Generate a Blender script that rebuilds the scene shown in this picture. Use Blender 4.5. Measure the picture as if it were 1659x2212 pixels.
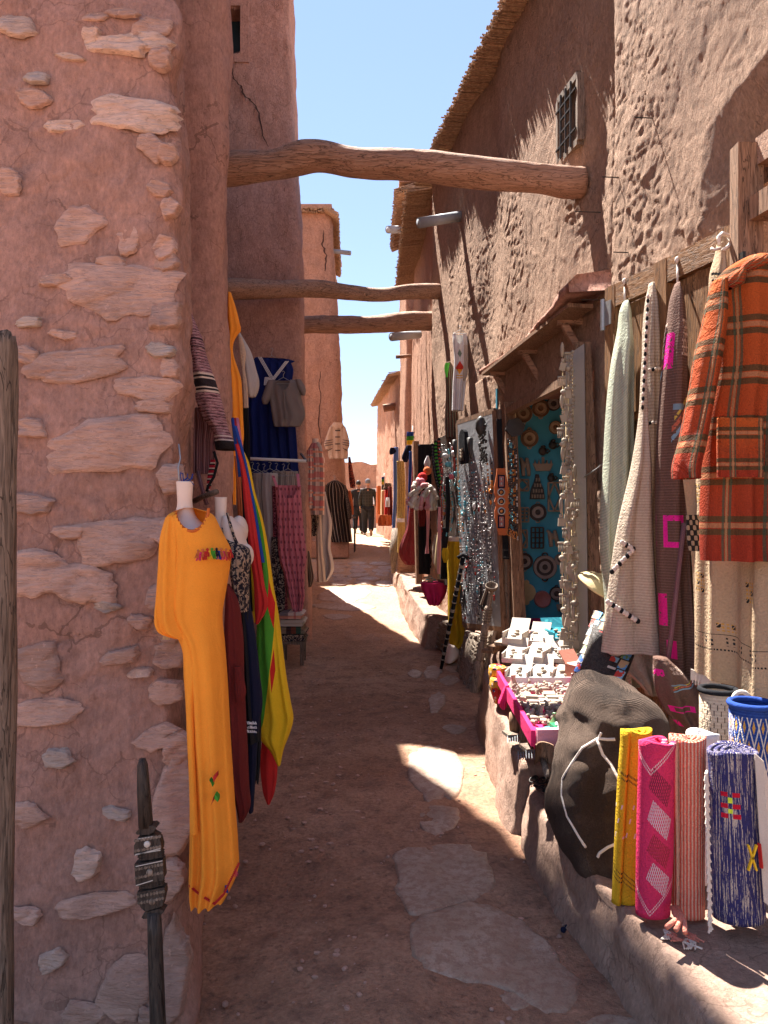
import bpy, math, random
import numpy as np
from mathutils import Vector, Matrix, Euler
for o in list(bpy.data.objects): bpy.data.objects.remove(o)
SC = bpy.context.scene
COL = SC.collection
# ---------------------------------------------------------------- camera, sky, sun, exposure
cam_d = bpy.data.cameras.new('camera'); cam = bpy.data.objects.new('camera', cam_d); COL.objects.link(cam)
cam.location = (0, 0, 1.6); cam.rotation_euler = (math.radians(90), 0, 0)
cam_d.sensor_fit = 'VERTICAL'; cam_d.angle = 2*math.atan(1106/1660); cam_d.clip_end = 600; cam_d.clip_start = .05
SC.camera = cam
SUNH = np.array([-.46, .888]); SUNH /= np.linalg.norm(SUNH); SUN_EL = math.radians(62)
sun_vec = Vector((SUNH[0]*math.cos(SUN_EL), SUNH[1]*math.cos(SUN_EL), math.sin(SUN_EL)))
world = bpy.data.worlds.new('World'); SC.world = world; world.use_nodes = True
wn = world.node_tree; wn.nodes.clear()
sky = wn.nodes.new('ShaderNodeTexSky'); sky.sky_type = 'NISHITA'; sky.sun_disc = False
sky.sun_elevation = SUN_EL; sky.sun_rotation = math.atan2(SUNH[0], SUNH[1]); sky.altitude = 1300; sky.dust_density = 0; sky.air_density = .8; sky.ozone_density = 1.2
bg = wn.nodes.new('ShaderNodeBackground'); bg.inputs[1].default_value = .091
wo = wn.nodes.new('ShaderNodeOutputWorld'); gm = wn.nodes.new('ShaderNodeGamma'); gm.inputs[1].default_value = .5; hs = wn.nodes.new('ShaderNodeHueSaturation'); hs.inputs['Saturation'].default_value = 1.35; hs.inputs['Hue'].default_value = .512; hs.inputs['Value'].default_value = 1.0
wn.links.new(sky.outputs[0], gm.inputs[0]); wn.links.new(gm.outputs[0], hs.inputs['Color']); wn.links.new(hs.outputs[0], bg.inputs[0]); wn.links.new(bg.outputs[0], wo.inputs[0])
sd = bpy.data.lights.new('sun', 'SUN'); sd.energy = 3.5; sd.angle = math.radians(.53); sd.color = (1, .95, .89)
sun = bpy.data.objects.new('sun', sd); COL.objects.link(sun); sun.rotation_euler = sun_vec.to_track_quat('Z', 'Y').to_euler(); sun.location = (-5, 10, 20)
SC.view_settings.view_transform = 'Standard'; SC.view_settings.look = 'None'; SC.view_settings.gamma = 1
SC.view_settings.use_curve_mapping = False; SC.view_settings.exposure = 2.8
SC.cycles.max_bounces = 8; SC.cycles.diffuse_bounces = 6

# ---------------------------------------------------------------- helpers
F = 1660.
R = math.radians
rnd = random.Random(7)
def P(u, v, D): return np.array([(u-829.5)/F*D, D, 1.6+(1106-v)/F*D])
def X_(u, D): return (u-829.5)/F*D
def Z_(v, D): return 1.6+(1106-v)/F*D
_GD = [-60, 2, 5, 8, 9.5, 11, 13, 16.6, 24, 40, 200]; _GZ = [0, 0, 0, .03, .10, .25, .45, .75, .86, .95, .95]
def gz(D): return np.interp(D, _GD, _GZ)
def DG(v):   # depth of the ground seen at row v
    ds = np.linspace(1.5, 60, 3000); vs = 1106+(1.6-gz(ds))*F/ds
    return float(np.interp(-v, -vs, ds))
def G(u, v):
    D = DG(v); return np.array([X_(u, D), D, float(gz(D))])
def _hash(ix, iy, iz, seed):
    n = (ix*374761393 + iy*668265263 + iz*1274126177 + seed*974634777) & 0xffffffff
    n = ((n ^ (n >> 13))*1274126177) & 0xffffffff
    n = ((n ^ (n >> 16))*668265263) & 0xffffffff
    return ((n ^ (n >> 15)) & 0xffffff)/float(0xffffff)
def vnoise(x, y, z=0., seed=0):
    x = np.asarray(x, float); y = np.asarray(y, float); z = np.asarray(z, float)+x*0
    y = y+x*0; x = x+y*0
    fx = np.floor(x); fy = np.floor(y); fz = np.floor(z)
    ix = fx.astype(np.int64); iy = fy.astype(np.int64); iz = fz.astype(np.int64)
    tx = x-fx; ty = y-fy; tz = z-fz
    tx = tx*tx*(3-2*tx); ty = ty*ty*(3-2*ty); tz = tz*tz*(3-2*tz)
    def h(a, b, c): return _hash(ix+a, iy+b, iz+c, seed)
    c00 = h(0,0,0)*(1-tx)+h(1,0,0)*tx; c10 = h(0,1,0)*(1-tx)+h(1,1,0)*tx
    c01 = h(0,0,1)*(1-tx)+h(1,0,1)*tx; c11 = h(0,1,1)*(1-tx)+h(1,1,1)*tx
    return ((c00*(1-ty)+c10*ty)*(1-tz)+(c01*(1-ty)+c11*ty)*tz)*2-1
def fbm(x, y, z=0., o=4, seed=0, g=.5):
    s = 0; a = 1
    for i in range(o):
        s = s+a*vnoise(x*2**i, y*2**i, np.asarray(z)*2**i, seed+i*17); a *= g
    return s
ORG = {}
def tag(o, label=None, cat=None, group=None, kind=None):
    if label: o['label'] = label
    if cat: o['category'] = cat
    if group: o['group'] = group
    if kind: o['kind'] = kind
    return o
def thing(name, label, cat, loc=(0, 0, 0), group=None):
    o = bpy.data.objects.new(name, None); COL.objects.link(o); o.location = tuple(float(c) for c in loc); o.empty_display_size = .1
    ORG[o] = np.array(loc, float); return tag(o, label, cat, group)
def org(p):
    return ORG.get(p, np.zeros(3)) if p is not None else np.zeros(3)
def mkmesh(name, V, Fc, mat=None, UV=None, smooth=True, mids=None):
    me = bpy.data.meshes.new(name)
    V = np.asarray(V, float)
    if isinstance(Fc, np.ndarray):
        n = len(Fc); k = Fc.shape[1]
        me.vertices.add(len(V)); me.vertices.foreach_set('co', V.astype(np.float32).ravel())
        me.loops.add(n*k); me.loops.foreach_set('vertex_index', Fc.astype(np.int32).ravel())
        me.polygons.add(n); me.polygons.foreach_set('loop_start', np.arange(0, n*k, k, dtype=np.int32))
        me.polygons.foreach_set('loop_total', np.full(n, k, dtype=np.int32)); me.update(calc_edges=True)
    else:
        me.from_pydata([tuple(v) for v in V], [], Fc)
    if UV is not None:
        l = me.uv_layers.new(name='UVMap'); idx = np.empty(len(me.loops), np.int32); me.loops.foreach_get('vertex_index', idx)
        l.data.foreach_set('uv', np.asarray(UV, np.float32)[idx].ravel())
    ms = mat if isinstance(mat, (list, tuple)) else [mat]
    for m in ms:
        if m: me.materials.append(m)
    if mids is not None: me.polygons.foreach_set('material_index', np.asarray(mids, np.int32))
    me.polygons.foreach_set('use_smooth', np.full(len(me.polygons), smooth))
    me.validate(); me.update(); return me
def link(name, me, parent=None, label=None, cat=None, group=None, kind=None, loc=None):
    o = bpy.data.objects.new(name, me); COL.objects.link(o)
    if parent is not None: o.parent = parent; ORG[o] = org(parent)
    if loc is not None: o.location = tuple(float(c) for c in loc); ORG[o] = org(parent)+np.array(loc, float)
    return tag(o, label, cat, group, kind)
def part(name, V, Fc, mat, parent=None, UV=None, smooth=True, mids=None, **k):
    """mesh given in world space"""
    V = np.asarray(V, float)
    if parent is None:
        b = np.array([(V[:, 0].min()+V[:, 0].max())/2, (V[:, 1].min()+V[:, 1].max())/2, V[:, 2].min()])
        return link(name, mkmesh(name, V-b, Fc, mat, UV, smooth, mids), None, loc=b, **k)
    return link(name, mkmesh(name, V-org(parent), Fc, mat, UV, smooth, mids), parent, **k)
def grid_faces(ny, nx, wrap=False):
    i = np.arange(ny-1)[:, None]; j = np.arange(nx if wrap else nx-1)[None, :]
    a = i*nx+j; b = i*nx+(j+1) % nx; c = (i+1)*nx+(j+1) % nx; d = (i+1)*nx+j
    return np.stack([a+0*b, b, c, d], -1).reshape(-1, 4)
class MB:
    def __init__(s): s.V = []; s.F = []; s.U = []; s.M = []; s.n = 0
    def add(s, V, Fc, U=None, m=0):
        V = np.asarray(V, float)
        s.V.append(V); s.F += [tuple(int(i)+s.n for i in f) for f in Fc]; s.n += len(V)
        s.U.append(np.asarray(U, float) if U is not None else V[:, [0, 2]].copy()); s.M += [m]*len(Fc); return s
    def box(s, c, size, rot=None, m=0, taper=1.):
        h = np.array(size)/2
        v = np.array([[x, y, z] for z in (-1, 1) for y in (-1, 1) for x in (-1, 1)], float)
        v[4:, :2] *= taper
        v = v*h
        if rot is not None: v = v @ np.array(Euler(rot).to_matrix()).T
        return s.add(v+np.array(c), [(0,2,3,1), (4,5,7,6), (0,1,5,4), (2,6,7,3), (0,4,6,2), (1,3,7,5)], m=m)
    def bar(s, a, b, w, h=None, up=(0, 0, 1), m=0, jit=0):
        a = np.array(a, float); b = np.array(b, float); h = h or w
        d = b-a; d /= np.linalg.norm(d)+1e-9; r = np.cross(d, up)
        if np.linalg.norm(r) < 1e-3: r = np.cross(d, (1, 0, 0))
        r /= np.linalg.norm(r); u = np.cross(r, d)
        V = [p+r*x*w/2+u*y*h/2 for p in (a, b) for x, y in ((-1,-1), (1,-1), (1,1), (-1,1))]
        return s.add(V, [(0,3,2,1), (4,5,6,7), (0,1,5,4), (1,2,6,5), (2,3,7,6), (3,0,4,7)], m=m)
    def tube(s, pts, r, n=8, m=0, cap=True):
        pts = np.array(pts, float); k = len(pts); r = np.broadcast_to(np.asarray(r, float), (k,))
        T = np.gradient(pts, axis=0); T /= np.linalg.norm(T, axis=1)[:, None]+1e-9
        ref = np.array([0, 0, 1.]) if abs(T[0][2]) < .9 else np.array([1., 0, 0])
        V = []; U = []; acc = 0
        a = np.arange(n)*2*math.pi/n
        for i in range(k):
            t = T[i]; x = np.cross(t, ref); x /= np.linalg.norm(x)+1e-9; y = np.cross(x, t); ref = y
            if i: acc += np.linalg.norm(pts[i]-pts[i-1])
            V.append(pts[i]+r[i]*(np.cos(a)[:, None]*x+np.sin(a)[:, None]*y)); U += [(j/n, acc) for j in range(n)]
        Fc = [tuple(f) for f in grid_faces(k, n, True)]
        if cap: Fc += [tuple(range(n))[::-1], tuple(range((k-1)*n, k*n))]
        return s.add(np.concatenate(V), Fc, U, m)
    def lathe(s, prof, c, n=16, axis=None, m=0, sx=1, sy=1):
        """prof (r, z) list; axis: matrix"""
        a = np.arange(n)*2*math.pi/n
        V = np.concatenate([np.stack([r*np.cos(a)*sx, r*np.sin(a)*sy, np.full(n, z)], 1) for r, z in prof])
        if axis is not None: V = V @ np.array(axis.to_3x3()).T
        Fc = [tuple(f) for f in grid_faces(len(prof), n, True)]
        k = len(prof)
        Fc += [tuple(range(n))[::-1], tuple(range((k-1)*n, k*n))]
        return s.add(V+np.array(c), Fc, m=m)
    def ell(s, c, r, n=10, rot=None, m=0):
        r = np.broadcast_to(np.asarray(r, float), (3,)); k = max(5, n*2//3)
        ph = np.linspace(.08, math.pi-.08, k); a = np.arange(n)*2*math.pi/n
        V = np.concatenate([np.stack([math.sin(p)*np.cos(a), math.sin(p)*np.sin(a), np.full(n, math.cos(p))], 1) for p in ph[::-1]])*r
        if rot is not None: V = V @ np.array(Euler(rot).to_matrix()).T
        Fc = [tuple(f) for f in grid_faces(k, n, True)]+[tuple(range(n))[::-1], tuple(range((k-1)*n, k*n))]
        return s.add(V+np.array(c), Fc, m=m)
    def prism(s, poly, fr, th, m=0):
        """poly 2D points, fr = (origin, ex, ey, n): extruded along n by th"""
        o, ex, ey, nn = [np.array(q, float) for q in fr]; k = len(poly)
        A = [o+p[0]*ex+p[1]*ey for p in poly]; B = [a+nn*th for a in A]
        Fc = [tuple(range(k))[::-1], tuple(range(k, 2*k))]+[(i, (i+1) % k, k+(i+1) % k, k+i) for i in range(k)]
        return s.add(A+B, Fc, m=m)
    def tf(s, M):
        M = np.array(M); s.V = [v @ M[:3, :3].T+M[:3, 3] for v in s.V]; return s
    def get(s): return np.concatenate(s.V), s.F, np.concatenate(s.U), s.M
    def build(s, name, mat, parent=None, smooth=False, **k):
        V, Fc, U, M = s.get()
        return part(name, V, Fc, mat, parent, U, smooth, M if max(M) > 0 else None, **k)
    def local(s, name, mat, smooth=False):
        V, Fc, U, M = s.get(); return mkmesh(name, V, Fc, mat, U, smooth, M if max(M) > 0 else None)
def smooth_interp(t, ts, vals):
    """monotone-ish cubic through samples"""
    ts = np.asarray(ts, float); vals = np.asarray(vals, float)
    if len(ts) < 3: return np.interp(t, ts, vals)
    m = np.gradient(vals, ts); i = np.clip(np.searchsorted(ts, t)-1, 0, len(ts)-2)
    h = ts[i+1]-ts[i]; x = np.clip((t-ts[i])/h, 0, 1)
    return (2*x**3-3*x**2+1)*vals[i]+(x**3-2*x**2+x)*h*m[i]+(-2*x**3+3*x**2)*vals[i+1]+(x**3-x**2)*h*m[i+1]

# ---------------------------------------------------------------- node expressions
class S:
    def __init__(s, nt, k): s.nt = nt; s.k = k
    def _m(s, op, b=None, c=None, clamp=False):
        n = s.nt.nodes.new('ShaderNodeMath'); n.operation = op; n.use_clamp = clamp
        for i, q in enumerate((s, b, c)):
            if q is None: continue
            if isinstance(q, S): s.nt.links.new(q.k, n.inputs[i])
            else: n.inputs[i].default_value = q
        return S(s.nt, n.outputs[0])
    def __add__(s, b): return s._m('ADD', b)
    __radd__ = __add__
    def __sub__(s, b): return s._m('SUBTRACT', b)
    def __rsub__(s, b): return (s*-1)+b
    def __mul__(s, b): return s._m('MULTIPLY', b)
    __rmul__ = __mul__
    def __truediv__(s, b): return s._m('DIVIDE', b)
    def __lt__(s, b): return s._m('LESS_THAN', b)
    def __gt__(s, b): return s._m('GREATER_THAN', b)
    def fr(s): return s._m('FRACT')
    def fl(s): return s._m('FLOOR')
    def ab(s): return s._m('ABSOLUTE')
    def sin(s): return s._m('SINE')
    def mn(s, b): return s._m('MINIMUM', b)
    def mx(s, b): return s._m('MAXIMUM', b)
    def cl(s): return s._m('ADD', 0., clamp=True)
    def sq(s): return s._m('SQRT')
    def band(s, a, b): return (s > a)*(s < b)
    def step(s, a, b):
        n = s.nt.nodes.new('ShaderNodeMapRange'); n.interpolation_type = 'SMOOTHSTEP'; s.nt.links.new(s.k, n.inputs[0])
        n.inputs[1].default_value = a; n.inputs[2].default_value = b; return S(s.nt, n.outputs[0])
class T:
    def __init__(s, name):
        s.m = bpy.data.materials.new(name); s.m.use_nodes = True; s.nt = s.m.node_tree
        s.b = s.nt.nodes['Principled BSDF']; s._tc = s.nt.nodes.new('ShaderNodeTexCoord')
        s.b.inputs['Specular IOR Level'].default_value = .25
        s.objc = s._tc.outputs['Object']; s.rand = S(s.nt, s.nt.nodes.new('ShaderNodeObjectInfo').outputs['Random'])
    def geo(s):
        n = s.nt.nodes.new('ShaderNodeNewGeometry'); return n.outputs['Position']
    def sep(s, sock):
        n = s.nt.nodes.new('ShaderNodeSeparateXYZ'); s.nt.links.new(sock, n.inputs[0]); return [S(s.nt, o) for o in n.outputs]
    def uv(s): return s.sep(s._tc.outputs['UV'])[:2]
    def comb(s, x, y, z=0.):
        n = s.nt.nodes.new('ShaderNodeCombineXYZ')
        for i, q in enumerate((x, y, z)):
            if isinstance(q, S): s.nt.links.new(q.k, n.inputs[i])
            else: n.inputs[i].default_value = q
        return n.outputs[0]
    def mapping(s, vec, sc):
        n = s.nt.nodes.new('ShaderNodeMapping'); s.nt.links.new(vec, n.inputs[0]); n.inputs['Scale'].default_value = sc; return n.outputs[0]
    def noise(s, scale, vec=None, det=4, rough=.55, sc=None, dist=0):
        n = s.nt.nodes.new('ShaderNodeTexNoise'); v = vec or s.objc
        if sc: v = s.mapping(v, sc)
        s.nt.links.new(v, n.inputs['Vector']); n.inputs['Scale'].default_value = scale; n.inputs['Detail'].default_value = det
        n.inputs['Roughness'].default_value = rough; n.inputs['Distortion'].default_value = dist; return S(s.nt, n.outputs['Fac'])
    def vor(s, scale, vec=None, feat='F1', sc=None):
        n = s.nt.nodes.new('ShaderNodeTexVoronoi'); v = vec or s.objc; n.feature = feat
        if sc: v = s.mapping(v, sc)
        s.nt.links.new(v, n.inputs['Vector']); n.inputs['Scale'].default_value = scale; return S(s.nt, n.outputs['Distance'])
    def col(s, c):
        if isinstance(c, S): return c
        n = s.nt.nodes.new('ShaderNodeRGB'); n.outputs[0].default_value = (*c, 1); return S(s.nt, n.outputs[0])
    def mix(s, f, a, b):
        n = s.nt.nodes.new('ShaderNodeMix'); n.data_type = 'RGBA'
        if isinstance(f, S): s.nt.links.new(f.k, n.inputs[0])
        else: n.inputs[0].default_value = f
        for q, i in ((a, 6), (b, 7)):
            if isinstance(q, S): s.nt.links.new(q.k, n.inputs[i])
            else: n.inputs[i].default_value = (*q, 1)
        return S(s.nt, n.outputs[2])
    def scale(s, c, f):
        n = s.nt.nodes.new('ShaderNodeVectorMath'); n.operation = 'SCALE'; s.nt.links.new(s.col(c).k, n.inputs[0])
        if isinstance(f, S): s.nt.links.new(f.k, n.inputs['Scale'])
        else: n.inputs['Scale'].default_value = f
        return S(s.nt, n.outputs[0])
    def ramp(s, f, stops):
        n = s.nt.nodes.new('ShaderNodeValToRGB'); s.nt.links.new(f.k, n.inputs[0]); e = n.color_ramp.elements
        while len(e) < len(stops): e.new(.5)
        for q, (p, c) in zip(e, stops): q.position = p; q.color = (*c, 1)
        return S(s.nt, n.outputs[0])
    def done(s, color, rough=.85, bump=None, bs=.5, bd=.01, metal=0, spec=None, sheen=0, trans=None):
        c = s.col(color); s.nt.links.new(c.k, s.b.inputs['Base Color'])
        if isinstance(rough, S): s.nt.links.new(rough.k, s.b.inputs['Roughness'])
        else: s.b.inputs['Roughness'].default_value = rough
        s.b.inputs['Metallic'].default_value = metal
        if spec is not None: s.b.inputs['Specular IOR Level'].default_value = spec
        if sheen: s.b.inputs['Sheen Weight'].default_value = sheen
        if bump is not None:
            n = s.nt.nodes.new('ShaderNodeBump'); s.nt.links.new(bump.k, n.inputs['Height']); n.inputs['Strength'].default_value = bs; n.inputs['Distance'].default_value = bd
            s.nt.links.new(n.outputs[0], s.b.inputs['Normal'])
        if trans:
            tn = s.nt.nodes.new('ShaderNodeBsdfTranslucent'); s.nt.links.new(c.k, tn.inputs[0]); mx = s.nt.nodes.new('ShaderNodeMixShader'); mx.inputs[0].default_value = trans
            out = s.nt.nodes['Material Output']; s.nt.links.new(s.b.outputs[0], mx.inputs[1]); s.nt.links.new(tn.outputs[0], mx.inputs[2]); s.nt.links.new(mx.outputs[0], out.inputs[0])
        return s.m
def mud(name, c1, c2, c3=None, grain=1., sc=(1, 1, .45), straw=.6, blot=1.2):
    t = T(name); px_, py_, pz_ = t.sep(t.objc); wq = t.noise(13, det=4)*.09; wq2 = t.noise(11, det=4)*.12; n1 = t.noise(blot, det=5); n2 = t.noise(9, det=6, rough=.65, sc=(1, 1, .5)); n3 = t.noise(70, det=4, rough=.7, sc=sc)
    col = t.mix(n1.step(.3, .7), c1, c2); col = t.mix((n2.step(.35, .75))*.6, col, c3 or tuple(x*.72 for x in c1))
    col = t.scale(col, n3*1.0+.5); col = t.scale(col, t.noise(24, det=6, rough=.75)*.8+.6)
    ca_ = t.vor(9, vec=t.comb(px_+wq, py_, pz_+wq2), feat='DISTANCE_TO_EDGE'); col = t.mix((ca_ < .022)*(t.noise(3.3, det=3) > .52)*.45, col, tuple(x*.45 for x in c1))
    st = t.noise(85, det=2, sc=(1, .8, .16), dist=1.5); st2 = t.noise(3.0, det=2)
    col = t.mix(((st > .70)*(st2 > .5))*straw, col, (.55, .42, .30))
    px, py, pz = t.sep(t.objc); wv = t.noise(7, det=4)*.22; wv2 = t.noise(5, vec=t.comb(px+7, py, pz), det=4)*.22
    cr = t.vor(2.6, vec=t.mapping(t.comb(px+wv, py+wv2, pz+wv*.8), (1, 1, .6)), feat='DISTANCE_TO_EDGE'); crn = t.noise(2.1, det=3)
    crack = (cr < .009)*(crn > .58); crevice_shade = t.noise(30, det=3).step(.60, .72)*t.noise(2.5, det=2).step(.45, .6); col = t.mix(crevice_shade*.5, col, tuple(x*.5 for x in c1)); pale = t.noise(5.5, det=5, rough=.7).step(.56, .68); col = t.mix(pale*.35, col, tuple(min(1, x*1.28) for x in c2))  # darker crevice shade painted into the plaster colour as noise spots
    col = t.mix(crack*.55, col, tuple(x*.35 for x in c1))
    return t.done(col, .95, n3*1.1+n2*1.2+t.noise(30, det=7, rough=.8, sc=(1, 1, .7))*2.2+(st*.25)+crack*-.5, .6*grain, .02, spec=.1)
# ---------------------------------------------------------------- materials of the setting
M = {}
M['mud_pink'] = mud('mud_pink', (.46, .255, .195), (.52, .30, .23), straw=.35, grain=1.2)
M['mud_left'] = mud('mud_left', (.42, .228, .17), (.48, .272, .208), straw=.5, grain=.9)
M['mud_right'] = mud('mud_right', (.45, .288, .20), (.52, .345, .245), grain=1.6, straw=.8)
M['mud_far'] = mud('mud_far', (.40, .225, .15), (.46, .265, .18), grain=1.2)
M['kerb'] = mud('kerb_mud', (.36, .23, .17), (.43, .29, .22), grain=1.1, straw=.3, blot=3)
def _ground():
    t = T('earth'); p = t.geo(); n1 = t.noise(.9, p, 4); n2 = t.noise(7, p, 6, .65); n3 = t.noise(45, p, 5, .7); n4 = t.noise(160, p, 2, .6)
    c = t.mix(n1.step(.38, .62), (.37, .195, .118), (.46, .265, .168)); c = t.mix(n2.step(.42, .7)*.75, c, (.22, .118, .078))
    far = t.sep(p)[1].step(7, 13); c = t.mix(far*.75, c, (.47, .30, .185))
    c = t.scale(c, n3*1.5+.22); c = t.mix(t.noise(17, p, 5, .75).step(.56, .66)*.5, c, (.10, .052, .038))
    c = t.mix((n4 > .70)*.35, c, (.50, .36, .28)); dark = (n3 < .33)*(n2 > .5)
    c = t.mix(dark*.6, c, (.05, .03, .025))
    wet = t.noise(1.7, p, 3).step(.5, .62)
    return t.done(c, .93-wet*.25, n3*1.2+n2*1.5+n4*.4, .8, .02, spec=.22)
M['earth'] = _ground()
def stonem(name, a, b, c, wet=0):
    t = T(name); n1 = t.noise(6, det=5, sc=(.6, 1, 2.2), dist=1); n2 = t.noise(38, det=6, rough=.7, sc=(.5, 1, 2)); n3 = t.noise(2.2, det=3)
    col = t.ramp(n1, [(.3, a), (.5, b), (.7, c)]); col = t.mix(n3.step(.45, .65)*.5, col, tuple(x*.62 for x in b)); col = t.scale(col, (n2*.9+.68)*(t.rand*.25+.88)); ve = t.noise(13, det=5, sc=(.35, 1, 3), dist=1.5); col = t.mix((ve.band(.48, .505))*.35, col, tuple(x*.5 for x in a)); col = t.mix((t.noise(55, det=3) > .66)*.5, col, tuple(min(1, x*1.35) for x in b))
    return t.done(col, .8 if not wet else n2*.5+.3, n2*1.3+n1*1.+ve, .9, .02, spec=.2)
M['stone'] = stonem('wall_stone', (.46, .272, .205), (.55, .345, .265), (.50, .29, .215))
M['stone_pale'] = stonem('pale_stone', (.50, .34, .265), (.62, .44, .35), (.56, .36, .27))
M['stone_grey'] = stonem('grey_stone', (.40, .30, .25), (.52, .40, .33), (.46, .30, .23))
def _flag():
    t = T('flagstone'); p = t.geo(); n1 = t.noise(3, p, 5, .6); n2 = t.noise(28, p, 6, .7); n3 = t.noise(120, p, 3)
    c = t.mix(n1.step(.4, .62), (.33, .225, .155), (.41, .30, .22)); c = t.mix(n2.step(.48, .56)*.65, c, (.26, .145, .095)); c = t.mix(t.noise(5, p, 6, .7).step(.5, .6)*.6, c, (.30, .17, .11)); c = t.scale(c, n3*.6+.7)
    return t.done(c, n2*.5+.30, n2+n3*.5, .6, .012, spec=.5)
M['flag'] = _flag()
def woodm(name, a, b, sc=(1, 1, 1), rough=.8, grain=1, ax=None):
    t = T(name); u = t.objc
    n1 = t.noise(3.5, t.mapping(u, sc), 5, .6, dist=.6); n2 = t.noise(26, t.mapping(u, sc), 4, .6, dist=1.2); n3 = t.noise(7, t.mapping(u, sc), 3, dist=2.)
    cr = n3.ab(); line = ((n3-.5).ab() < .012)
    c = t.mix(n2.step(.3, .7), a, b); c = t.mix(n1.step(.5, .8)*.5, c, tuple(x*.45 for x in a)); c = t.mix(line*.7, c, tuple(x*.2 for x in a))
    return t.done(c, rough, n2*.8-line*1.5, .6*grain, .01)
M['beam'] = woodm('beam_wood', (.30, .165, .105), (.42, .25, .165), sc=(.35, 3, 3), grain=1.6)
M['door'] = woodm('door_wood', (.15, .07, .028), (.36, .19, .085), sc=(3, 3, .25), rough=.6)
M['door_rail'] = woodm('door_rail_wood', (.15, .07, .028), (.34, .18, .082), sc=(.6, .6, 3), rough=.6)
M['post'] = woodm('post_wood', (.17, .095, .055), (.34, .20, .12), sc=(3, 3, .25), rough=.75)
M['grey_wood'] = woodm('weathered_wood', (.11, .080, .058), (.27, .20, .148), sc=(3, 3, .25), rough=.75)
M['dark_wood'] = woodm('dark_carved_wood', (.03, .022, .018), (.075, .055, .042), sc=(3, 3, .3), rough=.5)
M['pale_wood'] = woodm('pale_carved_wood', (.20, .15, .11), (.38, .30, .23), sc=(3, 3, .4), rough=.8)
def _reed():
    t = T('reed'); n = t.noise(40, det=3, sc=(1, 1, 1)); i = t.noise(6, det=2)
    return t.done(t.mix(n.step(.3, .7), (.27, .165, .10), (.46, .315, .20)), .8)
M['reed'] = _reed()
def flat(name, c, rough=.8, nz=.25, sc=60, bump=.3, metal=0, spec=.3, trans=None):
    t = T(name); n = t.noise(sc, det=3); n2 = t.noise(5, det=2)
    return t.done(t.scale(c, (n*nz+1-nz/2)*(n2*.3+.85)), rough, n, bump, .004, metal, spec, trans=trans)
M['black'] = flat('opening_shade', (.012, .01, .01), .9); M['metal'] = flat('zinc_metal', (.32, .33, .33), .45, metal=.5)  # the black paints the shade inside openings
M['iron'] = flat('dark_iron', (.05, .045, .04), .5, metal=.6); M['pvc'] = flat('grey_pipe', (.34, .36, .38), .5)
M['window_dark'] = flat('window_interior_shade', (.02, .05, .07), .6)

# ---------------------------------------------------------------- surfaces
def resample(poly, res, rad=.08):
    """open polyline -> dense points with softened corners"""
    poly = np.array(poly, float); seg = np.linalg.norm(np.diff(poly, axis=0), axis=1); s = np.r_[0, np.cumsum(seg)]
    n = max(4, int(s[-1]/res)); t = np.linspace(0, s[-1], n)
    pts = np.stack([np.interp(t, s, poly[:, i]) for i in range(poly.shape[1])], 1)
    k = max(1, int(rad/res))
    for _ in range(2):
        q = pts.copy()
        for d in range(1, k+1):
            q += np.concatenate([np.repeat(pts[:1], d, 0), pts[:-d]])+np.concatenate([pts[d:], np.repeat(pts[-1:], d, 0)])
        q /= 2*k+1; q[:k] = pts[:k]; q[-k:] = pts[-k:]; pts = q
    return t, pts
def wall(name, base, top, z0, z1, res, disp, mat, parent, mask=None, rad=.08, ztop=None, cap=True, **k):
    """battered wall: base polyline at z0 to top polyline at z1 (z1 may vary with ztop(t))"""
    t, b = resample(base, res, rad); n = len(t)
    tp = np.array(top, float); sb = np.array(base, float)
    seg = np.r_[0, np.cumsum(np.linalg.norm(np.diff(sb, axis=0), axis=1))]
    shift = np.stack([np.interp(t, seg, tp[:, i]-sb[:, i]) for i in range(2)], 1)
    zt = np.full(n, float(z1)) if ztop is None else ztop(t, b)
    m = max(4, int((z1-z0)/res)); w = np.linspace(0, 1, m)
    XY = b[None]+shift[None]*w[:, None, None]
    Z = z0+(zt-z0)[None]*w[:, None]
    tan = np.gradient(b, axis=0); tan /= np.linalg.norm(tan, axis=1)[:, None]+1e-9
    nrm = np.stack([tan[:, 1], -tan[:, 0]], 1)       # right-hand side of the path
    S_ = np.broadcast_to(t[None], Z.shape)
    d = disp(S_, Z, XY)
    V = np.stack([XY[..., 0]+nrm[None, :, 0]*d, XY[..., 1]+nrm[None, :, 1]*d, Z], -1)
    Fc = grid_faces(m, n)
    if mask is not None:
        c = V.reshape(-1, 3)[Fc].mean(1); Fc = Fc[~mask(c)]
    o = part(name, V.reshape(-1, 3), Fc, mat, parent, **k)
    if cap:
        r = V[-1]; c = r.mean(0); VV = np.vstack([r, c[None]]); ff = [(i, i+1, n) for i in range(n-1)]+[(n-1, 0, n)]
        part('roof', VV, ff, mat, parent or o)
    return o, V
def disp_soft(seed, a=.03, g=.006):
    return lambda s, z, xy: a*fbm(s*.9, z*.7, seed=seed, o=3)+g*fbm(s*14, z*7, seed=seed+5, o=3)+.012*fbm(s*4, z*2.5, seed=seed+9, o=2)
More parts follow.
